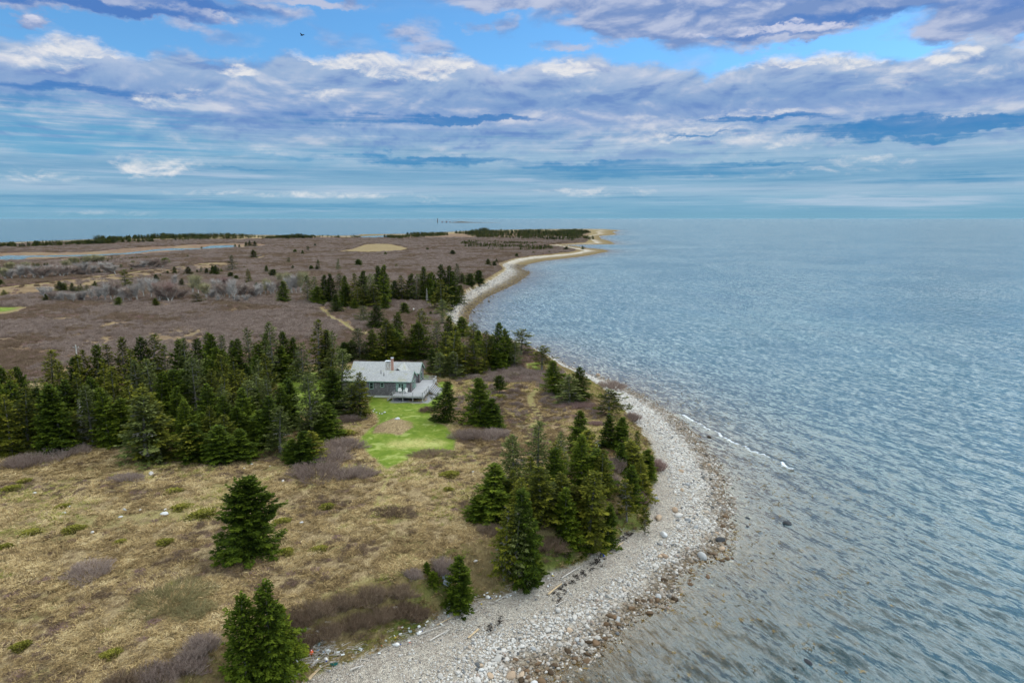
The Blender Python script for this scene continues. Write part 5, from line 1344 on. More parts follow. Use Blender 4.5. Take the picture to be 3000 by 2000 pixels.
# kelp and sunken weed between shore and deep water
M_WEED, nt, b = material('kelp')
nt.put(b.inputs['Base Color'], nt.ramp(nt.node('ShaderNodeObjectInfo').outputs['Random'], [(0, (.030, .022, .008)), (.5, (.16, .105, .03)), (1, (.30, .20, .065))]))
def kelp_mesh(seed):
    r = np.random.default_rng(seed); k = 9
    a = r.random(k) * 6.28
    D = np.stack([np.cos(a), np.sin(a), r.normal(.05, .1, k)], -1)
    v, f = cards(r.normal(0, .12, (k, 3)) * [1, 1, .3], D, np.stack([r.normal(0, .3, k), r.normal(0, .3, k), np.ones(k)], -1), .3 + .35 * r.random(k), .09 + .06 * r.random(k))
    return np_mesh('kelp', v, f, M_WEED)
kn = 60000
kx = sr_.uniform(-5, 75, kn); ky = sr_.uniform(45, 175, kn)
kd = -sdist(kx, ky, W_pl)
kk_ = fbm(kx, ky, 5, 141, 4)
ok = (kd > .6) & (kd < 24) & (sr_.random(kn) < np.interp(kd, [0, 5, 14, 24], [.5, .65, .5, .06]) * sstep(.44, .62, kk_))
kx, ky, kd = kx[ok], ky[ok], kd[ok]
kz = np.maximum(ground(kx, ky) + .10, np.where(sr_.random(len(kx)) < .16, .03, -9))
scatter('kelp', np.stack([kx, ky, kz], -1), np.stack([kx * 0, kx * 0, sr_.random(len(kx)) * 6.28], -1), (.25 + .42 * sr_.random(len(kx)))[:, None] * np.ones((1, 3)), sr_.integers(0, 3, len(kx)), [kelp_mesh(s) for s in (1, 2, 3)],
        'orange brown kelp scattered in the shallow water off the point', 'kelp')

# ================================================================= grass tussocks of the field
M_TUFT, nt, b = material('dry_grass')
tt = nt.add(nt.mul(nt.attr('tint'), .45), nt.mul(nt.attr('tone', 'Fac', 'INSTANCER'), .6))
nt.put(b.inputs['Base Color'], nt.ramp(tt, [(0, (.075, .047, .026)), (.3, (.175, .118, .056)), (.55, (.345, .245, .113)), (.8, (.48, .365, .19)), (1, (.60, .49, .29))]))
M_TUFTG, nt, b = material('green_grass')
tt = nt.add(nt.mul(nt.attr('tint'), .45), nt.mul(nt.attr('tone', 'Fac', 'INSTANCER'), .6))
nt.put(b.inputs['Base Color'], nt.ramp(tt, [(0, (.07, .085, .015)), (.5, (.19, .19, .04)), (1, (.36, .32, .10))]))
def tuft_mesh(seed, mat, k=26, up=.45, ln=.42):
    r = np.random.default_rng(seed)
    a = r.normal(0, 1.5, k) + seed
    D = np.stack([np.cos(a), np.sin(a), up * (.3 + 1.2 * r.random(k))], -1); D /= np.linalg.norm(D, axis=1, keepdims=True)
    N = np.stack([r.normal(0, .5, k), r.normal(0, .5, k), np.ones(k)], -1)
    v, f = cards(r.normal(0, .16, (k, 3)) * [1, 1, .15], D, N, ln * (.5 + .8 * r.random(k)), .030 + .022 * r.random(k))
    return np_mesh('tuft', v, f, mat, False, {'tint': ('POINT', 'FLOAT', np.repeat(r.random(k), 4))})
TUFTS = [tuft_mesh(s, M_TUFT, up=.18 + .2 * (s % 3)) for s in range(6)] + [tuft_mesh(9, M_TUFTG), tuft_mesh(10, M_TUFTG)]
tn_ = 150000
ux = sr_.uniform(-105, 32, tn_); uy = sr_.uniform(44, 172, tn_)
vis = np.abs(ux) < uy * .84 + 4
ux, uy = ux[vis], uy[vis]
e1, e2 = sdist(ux, uy, E_pl), sdist(ux, uy, T_pl)
ok = (e2 > .2) & (sdist(ux, uy, LAWN) < -.2) & (sdist(ux, uy, LAWN2) < -.2) & (np.hypot(ux + 27, uy - 144) > 9)
for pl, w in PATHS: ok &= ldist(ux, uy, pl) > w * .9
ux, uy, e1 = ux[ok], uy[ok], e1[ok]
c1 = fbm(ux, uy, 2.2, 151, 4); c2 = fbm(ux, uy, 8, 153, 4)
ok = sr_.random(len(ux)) < sstep(.34, .52, c1) * .9 + .1
ux, uy, e1, c1, c2 = (a[ok] for a in (ux, uy, e1, c1, c2))
hz_ = sdist(ux, uy, HEATHZONE)
tone_t = np.clip((c2 - .5) * 1.1 + (c1 - .36) * 3.2 * .6 + .42 * sr_.random(len(ux)) - .22 * (hz_ > 0) - .18 * (e1 < 0), 0, 1)
swirl = fbm(ux, uy, 7, 157, 3) * 9
pk = np.where((sr_.random(len(ux)) < .32 * sstep(.55, .66, c2) + .35 * (e1 < 0)), sr_.integers(6, 8, len(ux)), sr_.integers(0, 6, len(ux)))
uz = ground(ux, uy) + (fbm(ux, uy, .9, 101, 3) - .5) * .30
ts = .75 + .75 * sr_.random(len(ux))
scatter('dry_grass', np.stack([ux, uy, uz - .02], -1), np.stack([sr_.normal(0, .12, len(ux)), sr_.normal(0, .12, len(ux)), swirl + sr_.normal(0, .6, len(ux))], -1), ts[:, None] * np.ones((1, 3)), pk, TUFTS,
        'matted straw coloured grass covering the headland', 'grass', {'tone': tone_t})

# heath: knee to head high leafless scrub, mauve and brown
HM = [twigs_mesh('heath_clump', 300 + i, 70, 1.25, [.75, .95, 1.25, .8, 1.0, 1.1][i], m_, wid=.045, sub=3) for i, m_ in enumerate((M_TWIG, M_TWIGBROWN, M_TWIG, M_TWIGRED, M_TWIGBROWN, M_TWIG))]
hn_ = 230000
rr_ = 120 * (1500 / 120) ** (sr_.random(hn_) ** .80)
th_ = sr_.uniform(-.76, .30, hn_)
hx, hy = rr_ * np.sin(th_), rr_ * np.cos(th_)
e1 = sdist(hx, hy, E_pl)
zone = sdist(hx, hy, HEATHZONE)
hp = .5 * fbm(hx, hy * .6, 9, 61, 4) + .5 * fbm(hx, hy * .7, 26, 63, 4) + np.interp(hy, [120, 170, 260, 420], [-.03, -.02, .04, .16])
ok = (e1 > 1.0) & (zone > 0) & (sr_.random(hn_) < (.14 + .86 * sstep(.40, .54, hp)) * np.where(hy < 152, .35, 1)) & (np.hypot(hx + 27, hy - 144) > 14)
for pl in (LAWN, LAWN2, LAWN3, LAWN4, LAWN5): ok &= sdist(hx, hy, pl) < -1.2
for pl in TANFIELDS: ok &= (sdist(hx, hy, pl) < -2) | ((sr_.random(hn_) < .05) & (hy > 300) & (hy < 700))
for pl, w in PATHS: ok &= ldist(hx, hy, pl) > w * 1.5 + .8
chm = hy > 500
dch = np.full(len(hx), -99.0); dch[chm] = np.maximum(sdist(hx[chm], hy[chm], CHANNEL), sdist(hx[chm], hy[chm], LAGOON))
ok &= dch < -45
hx, hy = hx[ok], hy[ok]
hs = np.interp(hy, [120, 160, 300, 600, 1400], [.45, .8, 1.2, 2.0, 3.2]) * (.65 + .6 * sr_.random(len(hx)))
hgt = np.interp(hy, [120, 160, 300, 600, 1400], [.45, .8, 1.25, 1.5, 2.0]) * (.6 + .7 * sr_.random(len(hx)))
sp = fbm(hx, hy, 22, 163, 3)
pk = np.where(sp > .56, sr_.choice([1, 4, 3], len(hx)), np.where(sp < .42, sr_.choice([5, 0, 2], len(hx)), sr_.choice([0, 2, 1, 0], len(hx))))
scatter('heath', np.stack([hx, hy, ground(hx, hy) - .05], -1), np.stack([hx * 0, hx * 0, sr_.random(len(hx)) * 6.28], -1), np.stack([hs, hs, hgt], -1), pk, HM,
        'mauve brown leafless scrub spreading to the far shore', 'scrub')

# ankle-high brown and grey scrub breaking up the near grass
bn2 = 16000
bx_, by_ = sr_.uniform(-105, 25, bn2), sr_.uniform(46, 135, bn2)
q1 = fbm(bx_, by_, 6.0, 181, 4)
ok = (np.abs(bx_) < by_ * .84 + 4) & (sdist(bx_, by_, T_pl) > 1.0) & (sdist(bx_, by_, LAWN) < -.8) & (sdist(bx_, by_, LAWN2) < -.8) & (sr_.random(bn2) < sstep(.50, .66, q1) * .85 + .03)
bx_, by_ = bx_[ok], by_[ok]
bs_ = .22 + .34 * sr_.random(len(bx_))
scatter('low_scrub', np.stack([bx_, by_, ground(bx_, by_) - .05], -1), np.stack([bx_ * 0, bx_ * 0, sr_.random(len(bx_)) * 6.28], -1), np.stack([bs_, bs_, bs_ * .62], -1), sr_.choice([1, 4, 1, 3], len(bx_)), HM,
        'ankle high brown scrub scattered through the dry grass', 'scrub')

# far woods: more trees than anyone could count
FW = [(poly([(300, 704), (330, 698), (500, 695), (640, 690), (735, 691), (735, 697), (650, 702), (520, 708), (400, 712), (280, 713)], 1.2), 800, 1.15),
      (poly([(-120, 733), (0, 722), (120, 716), (300, 711), (320, 717), (200, 722), (0, 729), (-120, 740)], 1.2), 420, 1.0),
      (poly([(772, 692), (900, 692.5), (1050, 693.5), (1050, 697.5), (900, 700), (780, 702)], 1.2), 460, 1.0), (poly([(1120, 696), (1200, 689), (1310, 685), (1320, 690), (1200, 698), (1140, 702)], 1.2), 420, .9),
      (poly([(1330, 682), (1400, 679), (1560, 676), (1690, 675.5), (1728, 679), (1708, 686), (1742, 700), (1700, 706), (1600, 705), (1500, 701), (1390, 697)], 1.2), 1900, 1.15),
      (poly([(1335, 722), (1365, 708), (1450, 708), (1520, 712), (1600, 722), (1618, 730), (1560, 736), (1470, 735), (1400, 730)], 1.5), 620, .85),
      (poly([(0, 790), (120, 775), (250, 762), (330, 752), (440, 755), (300, 775), (100, 795), (0, 805)], 3), 120, .55)]
wx_, wy_, ws_ = [], [], []
for pl, cnt, sc in FW:
    q = 0
    while q < cnt:
        x = sr_.uniform(pl[:, 0].min(), pl[:, 0].max(), 4000); y = sr_.uniform(pl[:, 1].min(), pl[:, 1].max(), 4000)
        d = sdist(x, y, pl) + (fbm(x, y, 60, 171, 3) - .5) * 60
        ok = (d > 0) & (fbm(x, y, 46, 173, 3) > .48)
        k = min(ok.sum(), cnt - q)
        wx_.append(x[ok][:k]); wy_.append(y[ok][:k]); ws_.append(np.full(k, sc)); q += k
wx_, wy_, ws_ = np.concatenate(wx_), np.concatenate(wy_), np.concatenate(ws_)
ws_ = ws_ * (.30 + .30 * sr_.random(len(wx_)) + .50 * np.maximum(fbm(wx_, wy_, 90, 177, 3) - .45, 0) * 3)
scatter('far_woods', np.stack([wx_, wy_, ground(wx_, wy_) - .2], -1), np.stack([wx_ * 0, wx_ * 0, sr_.random(len(wx_)) * 6.28], -1), ws_[:, None] * np.array([[1.5, 1.5, 1.0]]), sr_.integers(0, 6, len(wx_)),
        [KINDS['dense'][0][1], KINDS['lichen'][1][1], KINDS['olive'][0][1], KINDS['lichen'][2][1], KINDS['olive'][1][1], KINDS['olive'][3][1]], 'dark low spruce woods along the far end of the headland', 'woods')

# ================================================================= single rocks in the field
FIELD = [(482, 1507, .85, 'white', 'biggest white boulder in the dry grass field'), (484, 1493, .32, 'pale', 'small pale rock just behind the biggest white boulder'), (365, 1494, .5, 'grey', 'grey wedge shaped rock left of the biggest white boulder'), (354, 1515, .42, 'white', 'pale upright rock below the grey wedge shaped one'), (411, 1494, .32, 'white', 'small white rock between grey wedge and biggest boulder'),
         (188, 1503, .42, 'white', 'long white rock beside the small olive juniper'), (203, 1484, .26, 'white', 'small white rock just above the small olive juniper'), (178, 1513, .28, 'white', 'flat white rock at the foot of the long one'), (102, 1445, .45, 'white', 'white rock high at the left side of the field'), (271, 1560, .42, 'white', 'white rock below the long olive juniper mat'),
         (884, 1531, .40, 'white', 'white rock lying right of the lone spreading spruce'), (829, 1409, .42, 'pale', 'pale rock in front of the thicket left of the lawn'), (739, 1360, .36, 'white', 'upper pale rock right of the wood front'), (716, 1372, .32, 'white', 'lower pale rock right of the wood front'), (727, 1376, .26, 'grey', 'little grey rock beside the lower pale one'), (590, 1395, .35, 'pale', 'pale rock in the middle of the upper field'),
         (443, 1389, .80, 'pale', 'broad flat pale ledge on the greenish patch of the upper field'), (122, 1331, .70, 'pale', 'pale ledge at the top of the mauve thicket'), (791, 1366, .28, 'pale', 'tiny pale rock left of the thicket by the lawn'), (1164, 1228, .75, 'white', 'big white boulder on the grassy island in the lawn'), (1386, 1382, .36, 'pale', 'pale rock beside the yellow juniper mat'), (1093, 1204, .34, 'white', 'left stone of the row on the lawn below the house'), (1103, 1208, .26, 'white', 'second stone of the row on the lawn below the house'), (1112, 1211, .30, 'white', 'middle stone of the row on the lawn below the house'),
         (1119, 1212, .28, 'white', 'fourth stone of the row on the lawn below the house'), (1127, 1208, .45, 'white', 'large right hand stone of the row on the lawn below the house'), (1097, 1199, .26, 'white', 'rear stone of the row on the lawn below the house'), (1158, 1780, .45, 'pale', 'pale rock high in the brown bluff thicket'), (1218, 1802, .55, 'pale', 'pale rock at the right end of the brown bluff thicket'), (1393, 1642, .32, 'pale', 'pale rock on the bare bluff above the small spruce'),
         (1170, 1838, .4, 'tan', 'pinkish rock low on the grassy bluff'), (1765, 1560, .5, 'grey', 'grey rock under the trees near the leaning spruce'), (1792, 1535, .4, 'grey', 'second grey rock under the trees of the point'), (1611, 1711, .26, 'white', 'white stone on the grass just above the blue drum'), (1240, 1840, .3, 'pale', 'small stone at the foot of the bluff')]
for i, (u, v, sz, kind, lab) in enumerate(FIELD):
    z = 6.0
    for _ in range(5):
        x, y = P(u, v, z); z = .5 * z + .5 * float(ground(x, y)[0])
    o = obj('rock', BOUL[kind][i % 5]); o.location = (x, y, z + sz * .12); o.scale = (sz * .72, sz * .56, sz * .52); o.rotation_euler = (.15, -.1, i * 1.3)
    tag(o, lab, 'rock', 'rocks in the grass')
# ================================================================= house and deck
def shingle(name, stops, row, wdt, roof=False, moss=None):
    m, nt, b = material(name)
    tc = nt.node('ShaderNodeTexCoord').outputs['Object']
    sp = nt.node('ShaderNodeSeparateXYZ', _0=tc).outputs
    vec = nt.xyz(nt.add(sp[0], nt.mul(sp[1], 0.0 if roof else 1.0)), nt.mul(sp[1], 1.14) if roof else sp[2], 0)
    br = nt.node('ShaderNodeTexBrick', dict(offset=.5), Vector=vec, Color1=(0, 0, 0), Color2=(1, 1, 1), Mortar=(.5, .5, .5), Scale=1.0)
    br.inputs['Brick Width'].default_value = wdt; br.inputs['Row Height'].default_value = row; br.inputs['Mortar Size'].default_value = .012
    n1 = nt.noise(tc, .8, 5, .65, .6); n2 = nt.noise(tc, 6, 4, .7)
    f = nt.add(nt.add(nt.mul(nt.node('ShaderNodeSeparateColor', _0=br.outputs['Color']).outputs[0], .35), nt.mul(n1, .45)), nt.mul(n2, .3))
    c = nt.ramp(nt.lin(.25, .85, f), stops)
    if moss:
        c = nt.mix(nt.mul(nt.sm(.50, .66, nt.noise(tc, .45, 5, .65, .8)), .8), c, moss)
    c = nt.mix(br.outputs['Fac'], c, nt.mix(1.0, c, (.45, .45, .45), 'MULTIPLY'))
    nt.put(b.inputs['Base Color'], c)
    nt.put(b.inputs['Normal'], nt.bump(nt.sub(1.0, br.outputs['Fac']), .6, .02))
    return m
def plain(name, c, rough=.7, var=.25, sc=3):
    m, nt, b = material(name)
    n_ = nt.noise(nt.node('ShaderNodeTexCoord').outputs['Object'], sc, 5, .7)
    nt.put(b.inputs['Base Color'], nt.mix(nt.sm(.35, .65, n_), tuple(x * (1 - var) for x in c), tuple(min(x * (1 + var), .9) for x in c)))
    b.inputs['Roughness'].default_value = rough
    return m
M_WALL = shingle('weathered_wall_shingles', [(0, (.085, .080, .085)), (.5, (.155, .145, .150)), (1, (.26, .245, .25))], .16, .14)
M_ROOF = shingle('weathered_roof_shingles', [(0, (.28, .285, .29)), (.5, (.37, .375, .38)), (1, (.455, .455, .455))], .17, .15, True, (.34, .335, .24))
M_GREEN = plain('sage_green_paint', (.20, .295, .25))
M_GLASS, nt, b = material('window_glass')
b.inputs['Base Color'].default_value = (.012, .020, .018, 1); b.inputs['Roughness'].default_value = .06; b.inputs['Specular IOR Level'].default_value = .5
M_FOUND = plain('foundation_concrete', (.50, .50, .45), var=.12)
M_DECK, nt, b = material('weathered_deck_boards')
tc = nt.node('ShaderNodeTexCoord').outputs['Object']
sp = nt.node('ShaderNodeSeparateXYZ', _0=tc).outputs
bd_ = nt.m('FRACT', nt.mul(sp[1], 7.0))
bi = nt.m('FLOOR', nt.mul(sp[1], 7.0))
bn_ = nt.node('ShaderNodeTexWhiteNoise', dict(noise_dimensions='1D'), W=bi).outputs['Value']
cc = nt.mix(nt.add(nt.mul(bn_, .6), nt.mul(nt.noise(tc, 2, 5, .7), .4)), (.25, .255, .27), (.40, .405, .42))
cc = nt.mix(nt.sm(.93, .97, bd_), cc, (.12, .12, .12))
nt.put(b.inputs['Base Color'], cc)
M_RAIL = plain('grey_timber', (.30, .295, .29), var=.3)
M_DARKTRIM = plain('dark_red_trim', (.11, .075, .07))
M_WHITE = plain('white_paint', (.74, .73, .70), var=.06)
M_METAL = plain('galvanised_metal', (.50, .52, .55), .45)
M_IRON = plain('dark_pipe', (.045, .045, .05))
M_BRICK, nt, b = material('red_brick')
tc = nt.node('ShaderNodeTexCoord').outputs['Object']
sp = nt.node('ShaderNodeSeparateXYZ', _0=tc).outputs
br = nt.node('ShaderNodeTexBrick', Vector=nt.xyz(nt.add(sp[0], sp[1]), sp[2]), Color1=(.30, .105, .065), Color2=(.40, .16, .10), Mortar=(.38, .34, .30), Scale=1.0)
br.inputs['Brick Width'].default_value = .22; br.inputs['Row Height'].default_value = .08; br.inputs['Mortar Size'].default_value = .012
nt.put(b.inputs['Base Color'], br.outputs['Color'])
M_FIELDSTONE, nt, b = material('field_stone')
tc = nt.node('ShaderNodeTexCoord').outputs['Object']
nt.put(b.inputs['Base Color'], nt.mix(nt.sm(.02, .06, nt.voro(tc, 4.5, 'DISTANCE_TO_EDGE')), (.10, .09, .08), nt.ramp(nt.node('ShaderNodeSeparateColor', _0=nt.voro(tc, 4.5, 'F1', 'Color')).outputs[0], [(0, (.36, .345, .33)), (.5, (.54, .51, .47)), (.8, (.46, .38, .32)), (1, (.60, .57, .52))])))

GZ, FZ = 0.0, 1.27                 # ground, floor (house frame)
house = empty('shingled_house', (HOUSE_O[0], HOUSE_O[1], 6.0), HOUSE_R)
tag(house, 'grey shingled cottage with two long parallel roofs, two chimneys and a raised deck', 'house')

def wing(x0, x1, y0, y1, eave, ridge, axis='x', wallname='wall'):
    bm = bmesh.new()
    box(bm, x0, x1, y0, y1, .42, eave + .02)
    # gable ends
    if axis == 'x':
        ym = (y0 + y1) / 2
        for x in (x0, x1):
            s = .12 if x == x0 else -.12
            vs = [bm.verts.new(p) for p in ((x, y0 + .01, eave), (x, y1 - .01, eave), (x, ym, ridge - .12), (x + s, y0 + .01, eave), (x + s, y1 - .01, eave), (x + s, ym, ridge - .12))]
            bm.faces.new(vs[:3]); bm.faces.new(vs[3:][::-1])
    else:
        xm = (x0 + x1) / 2
        for y in (y0, y1):
            s = .12 if y == y0 else -.12
            vs = [bm.verts.new(p) for p in ((x0 + .01, y, eave), (x1 - .01, y, eave), (xm, y, ridge - .12), (x0 + .01, y + s, eave), (x1 - .01, y + s, eave), (xm, y + s, ridge - .12))]
            bm.faces.new(vs[:3]); bm.faces.new(vs[3:][::-1])
    return bm_obj(wallname, bm, M_WALL, house)

def roof(x0, x1, y0, y1, eave, ridge, ov, axis='x'):
    bm = bmesh.new()
    t = .14
    if axis == 'x':
        ym = (y0 + y1) / 2
        k = (ridge - eave) / (ym - y0)
        prof = [(y0 - ov, eave - ov * k), (ym, ridge), (y1 + ov, eave - ov * k)]
        ends = (x0 - .22, x1 + .22)
        P3 = lambda e, a, z: (e, a, z)
    else:
        xm = (x0 + x1) / 2
        k = (ridge - eave) / (xm - x0)
        prof = [(x0 - ov, eave - ov * k), (xm, ridge), (x1 + ov, eave - ov * k)]
        ends = (y0, y1)
        P3 = lambda e, a, z: (a, e, z)
    up = [[bm.verts.new(P3(e, a, z + t)) for a, z in prof] for e in ends]
    dn = [[bm.verts.new(P3(e, a, z)) for a, z in prof] for e in ends]
    for i in (0, 1):
        bm.faces.new((up[0][i], up[1][i], up[1][i + 1], up[0][i + 1]))
        bm.faces.new((dn[0][i], dn[0][i + 1], dn[1][i + 1], dn[1][i]))
    for e in (0, 1):
        for i in (0, 1): bm.faces.new((up[e][i], up[e][i + 1], dn[e][i + 1], dn[e][i]))
    bm.faces.new((up[0][0], dn[0][0], dn[1][0], up[1][0])); bm.faces.new((up[0][2], up[1][2], dn[1][2], dn[0][2]))
    return bm_obj('roof', bm, M_ROOF, house)

E1, R1_, E2, R2_ = 3.62, 5.08, 3.55, 5.22
wing(-14.6, 0, 0, 5.2, E1, R1_)
wing(-15.2, -.05, 8.25, 13.4, E2, R2_)
wing(-5.6, -2.0, 5.2, 8.25, E2, R2_, 'y')
rf1 = roof(-14.6, 0, 0, 5.2, E1, R1_, .38)
rf2 = roof(-15.2, -.05, 8.25, 13.4, E2, R2_, .38)
rf3 = roof(-5.6, -2.0, 4.4, 10.6, E2 + .14, R2_ + .012, .25, 'y')
# pale ridge and green bargeboards
def trim(name, bars, mat, par):
    bm = bmesh.new()
    for a, b_, w, h in bars: bar(bm, a, b_, w, h)
    return bm_obj(name, bm, mat, par)
for (x1, y0, y1, ev, rg, par) in ((.245, -.38, 5.58, E1 - .38 * (R1_ - E1) / 2.6, R1_, rf1), (.195, 7.87, 13.78, E2 - .38 * (R2_ - E2) / 2.575, R2_, rf2)):
    ym = (y0 + y1) / 2
    trim('bargeboard', [((x1, y0, ev + .03), (x1, ym, rg + .03), .05, .24), ((x1, ym, rg + .03), (x1, y1, ev + .03), .05, .24)], M_GREEN, par)
trim('fascia', [((-14.8, -.41, E1 - .16), (.2, -.41, E1 - .16), .05, .16)], M_GREEN, rf1)
trim('fascia', [((-15.4, 7.84, E2 - .17), (.1, 7.84, E2 - .17), .05, .16)], M_GREEN, rf2)
bm = bmesh.new()
box(bm, -14.63, -3.1, -.03, .25, -.4, .40); box(bm, -14.63, -14.4, .26, 5.2, -.4, .40); box(bm, -.25, .03, .26, 5.2, -.4, .40); box(bm, -15.2, 0, 8.22, 8.5, -.4, .40); box(bm, -.25, .0, 8.52, 13.4, -.4, .40)
bm_obj('foundation', bm, M_FOUND, house)
trim('corner_board', [((.02, -.02, .42), (.02, -.02, E1 - .2), .14, .14), ((-.03, 8.23, .42), (-.03, 8.23, E2 - .2), .14, .14)], M_DARKTRIM, house)

def window(x, z0, z1, w, y=-.03, mull=1, name='window', side=False, bars_=2):
    bm = bmesh.new()
    def q(a0, a1, c0, c1, d0, d1):       # along wall, out of wall, height
        if side: box(bm, d_off - c1, d_off - c0, a0, a1, d0, d1)
        else: box(bm, a0, a1, y + c0, y + c1, d0, d1)
    d_off = y
    f = .13
    q(x - w / 2 - f, x - w / 2, -.05, .04, z0 - f, z1 + f); q(x + w / 2, x + w / 2 + f, -.05, .04, z0 - f, z1 + f)
    q(x - w / 2, x + w / 2, -.05, .04, z1, z1 + f); q(x - w / 2, x + w / 2, -.05, .04, z0 - f, z0)
    if bars_ > 1: q(x - w / 2, x + w / 2, -.03, .03, (z0 + z1) / 2 - .03, (z0 + z1) / 2 + .03)
    fr = bm_obj(name, bm, M_GREEN, house)
    bm = bmesh.new()
    q(x - w / 2 + .002, x + w / 2 - .002, .0, .02, z0 + .002, (z0 + z1) / 2 - .032); q(x - w / 2 + .002, x + w / 2 - .002, .0, .02, (z0 + z1) / 2 + .032, z1 - .002)
    bm_obj('pane', bm, M_GLASS, fr)
    return fr
window(-8.35, 1.9, 3.12, .62)
window(-6.05, 2.35, 3.05, .56)
window(2.2, 1.75, 3.0, .9, y=.03, side=True)
window(10.6, 1.7, 3.0, 1.2, y=-.02, side=True)
window(-12.3, 1.9, 3.12, .62)
# french doors with shutters
bm = bmesh.new()
box(bm, -2.72, -2.62, -.10, -.01, FZ, 3.22); box(bm, -1.48, -1.38, -.10, -.01, FZ, 3.22); box(bm, -2.62, -1.48, -.10, -.01, 3.12, 3.22)
for x in (-2.33, -1.77):
    for a, b_ in ((x - .28, x - .19), (x + .19, x + .28)): box(bm, a, b_, -.075, -.015, FZ, 3.11)
    box(bm, x - .19, x + .19, -.075, -.015, FZ, FZ + .28); box(bm, x - .19, x + .19, -.075, -.015, 3.0, 3.11)
    for zz in (2.0, 2.5): box(bm, x - .19, x + .19, -.07, -.02, zz - .025, zz + .025)
dr = bm_obj('door', bm, M_GREEN, house)
bm = bmesh.new()
for x in (-2.33, -1.77): box(bm, x - .188, x + .188, -.05, -.035, FZ + .29, 2.99)
bm_obj('pane', bm, M_GLASS, dr)
bm = bmesh.new(); box(bm, -2.08, -2.02, -.12, -.08, 2.2, 2.32)
bm_obj('handle', bm, M_METAL, dr)
for x in (-2.95, -1.15):
    bm = bmesh.new(); box(bm, x - .2, x + .2, -.08, -.005, FZ + .1, 3.15)
    for k in range(9): box(bm, x - .16, x + .16, -.095, -.081, FZ + .25 + k * .2, FZ + .36 + k * .2)
    bm_obj('shutter', bm, M_GREEN, house)
bm = bmesh.new(); box(bm, -7.45, -7.33, -.06, -.005, 2.0, 3.1)
bm_obj('downpipe', bm, M_RAIL, house)
# side door into the yard between the wings
bm = bmesh.new(); box(bm, .01, .07, 3.3, 4.25, FZ, 3.25)
d2_ = bm_obj('door', bm, M_GREEN, house)
bm = bmesh.new(); box(bm, .075, .09, 3.5, 4.05, 2.2, 3.05)
bm_obj('pane', bm, M_GLASS, d2_)
# chimneys
bm = bmesh.new(); box(bm, -6.65, -5.75, 5.3, 6.2, .3, 6.25); box(bm, -6.72, -5.68, 5.23, 6.27, 6.252, 6.37)
for a in (-6.6, -5.95): box(bm, a, a + .15, 5.35, 6.15, 6.372, 6.56)
ch = bm_obj('chimney', bm, M_FIELDSTONE, house); tag(ch, 'wide field stone chimney')
bm = bmesh.new(); box(bm, -6.76, -5.64, 5.2, 6.3, 6.562, 6.66)
bm_obj('chimney_cap', bm, M_METAL, ch)
bm = bmesh.new(); box(bm, -5.45, -5.0, 5.35, 5.8, .3, 7.0); box(bm, -5.5, -4.95, 5.3, 5.85, 7.002, 7.14)
ch = bm_obj('chimney', bm, M_BRICK, house); tag(ch, 'tall thin red brick chimney')
bm = bmesh.new(); box(bm, -5.4, -5.05, 5.4, 5.75, 7.142, 7.34); box(bm, -5.52, -4.93, 5.28, 5.87, 7.342, 7.40)
bm_obj('chimney_cap', bm, M_METAL, ch)
for x, y, h in ((-6.7, 1.75, .85), (-5.95, 1.2, .75), (-3.9, 7.7, .55)):
    zr = E1 + (R1_ - E1) * y / 2.6 if y < 3 else E2 + .6
    bm = bmesh.new(); tube(bm, [(x, y, zr - .1), (x, y, zr + h)], .055, 8)
    tube(bm, [(x, y, zr + .1), (x, y, zr + .3)], [.11, .07], 8)
    bm_obj('vent_pipe', bm, M_IRON, house)

# deck
DX0, DX1, DY0 = -3.1, 3.2, -3.2
bm = bmesh.new()
box(bm, DX0, DX1, DY0, -.06, FZ - .14, FZ); box(bm, .08, DX1, -.058, 11.9, FZ - .14, FZ - .004); box(bm, -1.9, .078, 5.3, 8.15, FZ - .14, FZ - .008)
deck = bm_obj('deck', bm, M_DECK, house)
bm = bmesh.new()
box(bm, DX0 - .04, DX1 + .04, DY0 - .06, DY0 - .01, FZ - .36, FZ - .02); box(bm, DX1 + .01, DX1 + .06, DY0 - .01, 2.6, FZ - .36, FZ - .02); box(bm, DX1 + .01, DX1 + .06, 8.2, 11.9, FZ - .36, FZ - .02); box(bm, DX0 - .06, DX0 - .01, DY0, -.1, FZ - .36, FZ - .02)
bm_obj('fascia', bm, M_RAIL, deck)
RAILPOSTS = [(DX0 + .05, DY0 + .05), (-1.0, DY0 + .05), (1.1, DY0 + .05), (DX1 - .05, DY0 + .05), (DX1 - .05, -1.3), (DX1 - .05, .6), (DX1 - .05, 2.6), (DX1 - .05, 8.2), (DX1 - .05, 10.0), (DX1 - .05, 11.8), (1.6, 11.8), (.15, 11.8)]
for i, (x, y) in enumerate(RAILPOSTS):
    bm = bmesh.new(); box(bm, x - .055, x + .055, y - .055, y + .055, -.3, FZ + .72)
    bm_obj('post', bm, M_RAIL, deck)
def rail(pts):
    bm = bmesh.new()
    for a, b_ in zip(pts[:-1], pts[1:]):
        bar(bm, (a[0], a[1], FZ + .75), (b_[0], b_[1], FZ + .75), .14, .05)
        for zz in (.18, .34, .52): bar(bm, (a[0], a[1], FZ + zz), (b_[0], b_[1], FZ + zz), .03, .035)
    bm_obj('railing', bm, M_RAIL, deck)
rail([(DX0 + .05, DY0 + .05), (DX1 - .05, DY0 + .05), (DX1 - .05, 2.6)])
rail([(DX1 - .05, 8.2), (DX1 - .05, 11.8), (.15, 11.8)])
bm = bmesh.new(); box(bm, .2, 2.7, 11.1, 11.5, FZ + .38, FZ + .44); box(bm, .3, .4, 11.15, 11.45, FZ, FZ + .38); box(bm, 2.5, 2.6, 11.15, 11.45, FZ, FZ + .38)
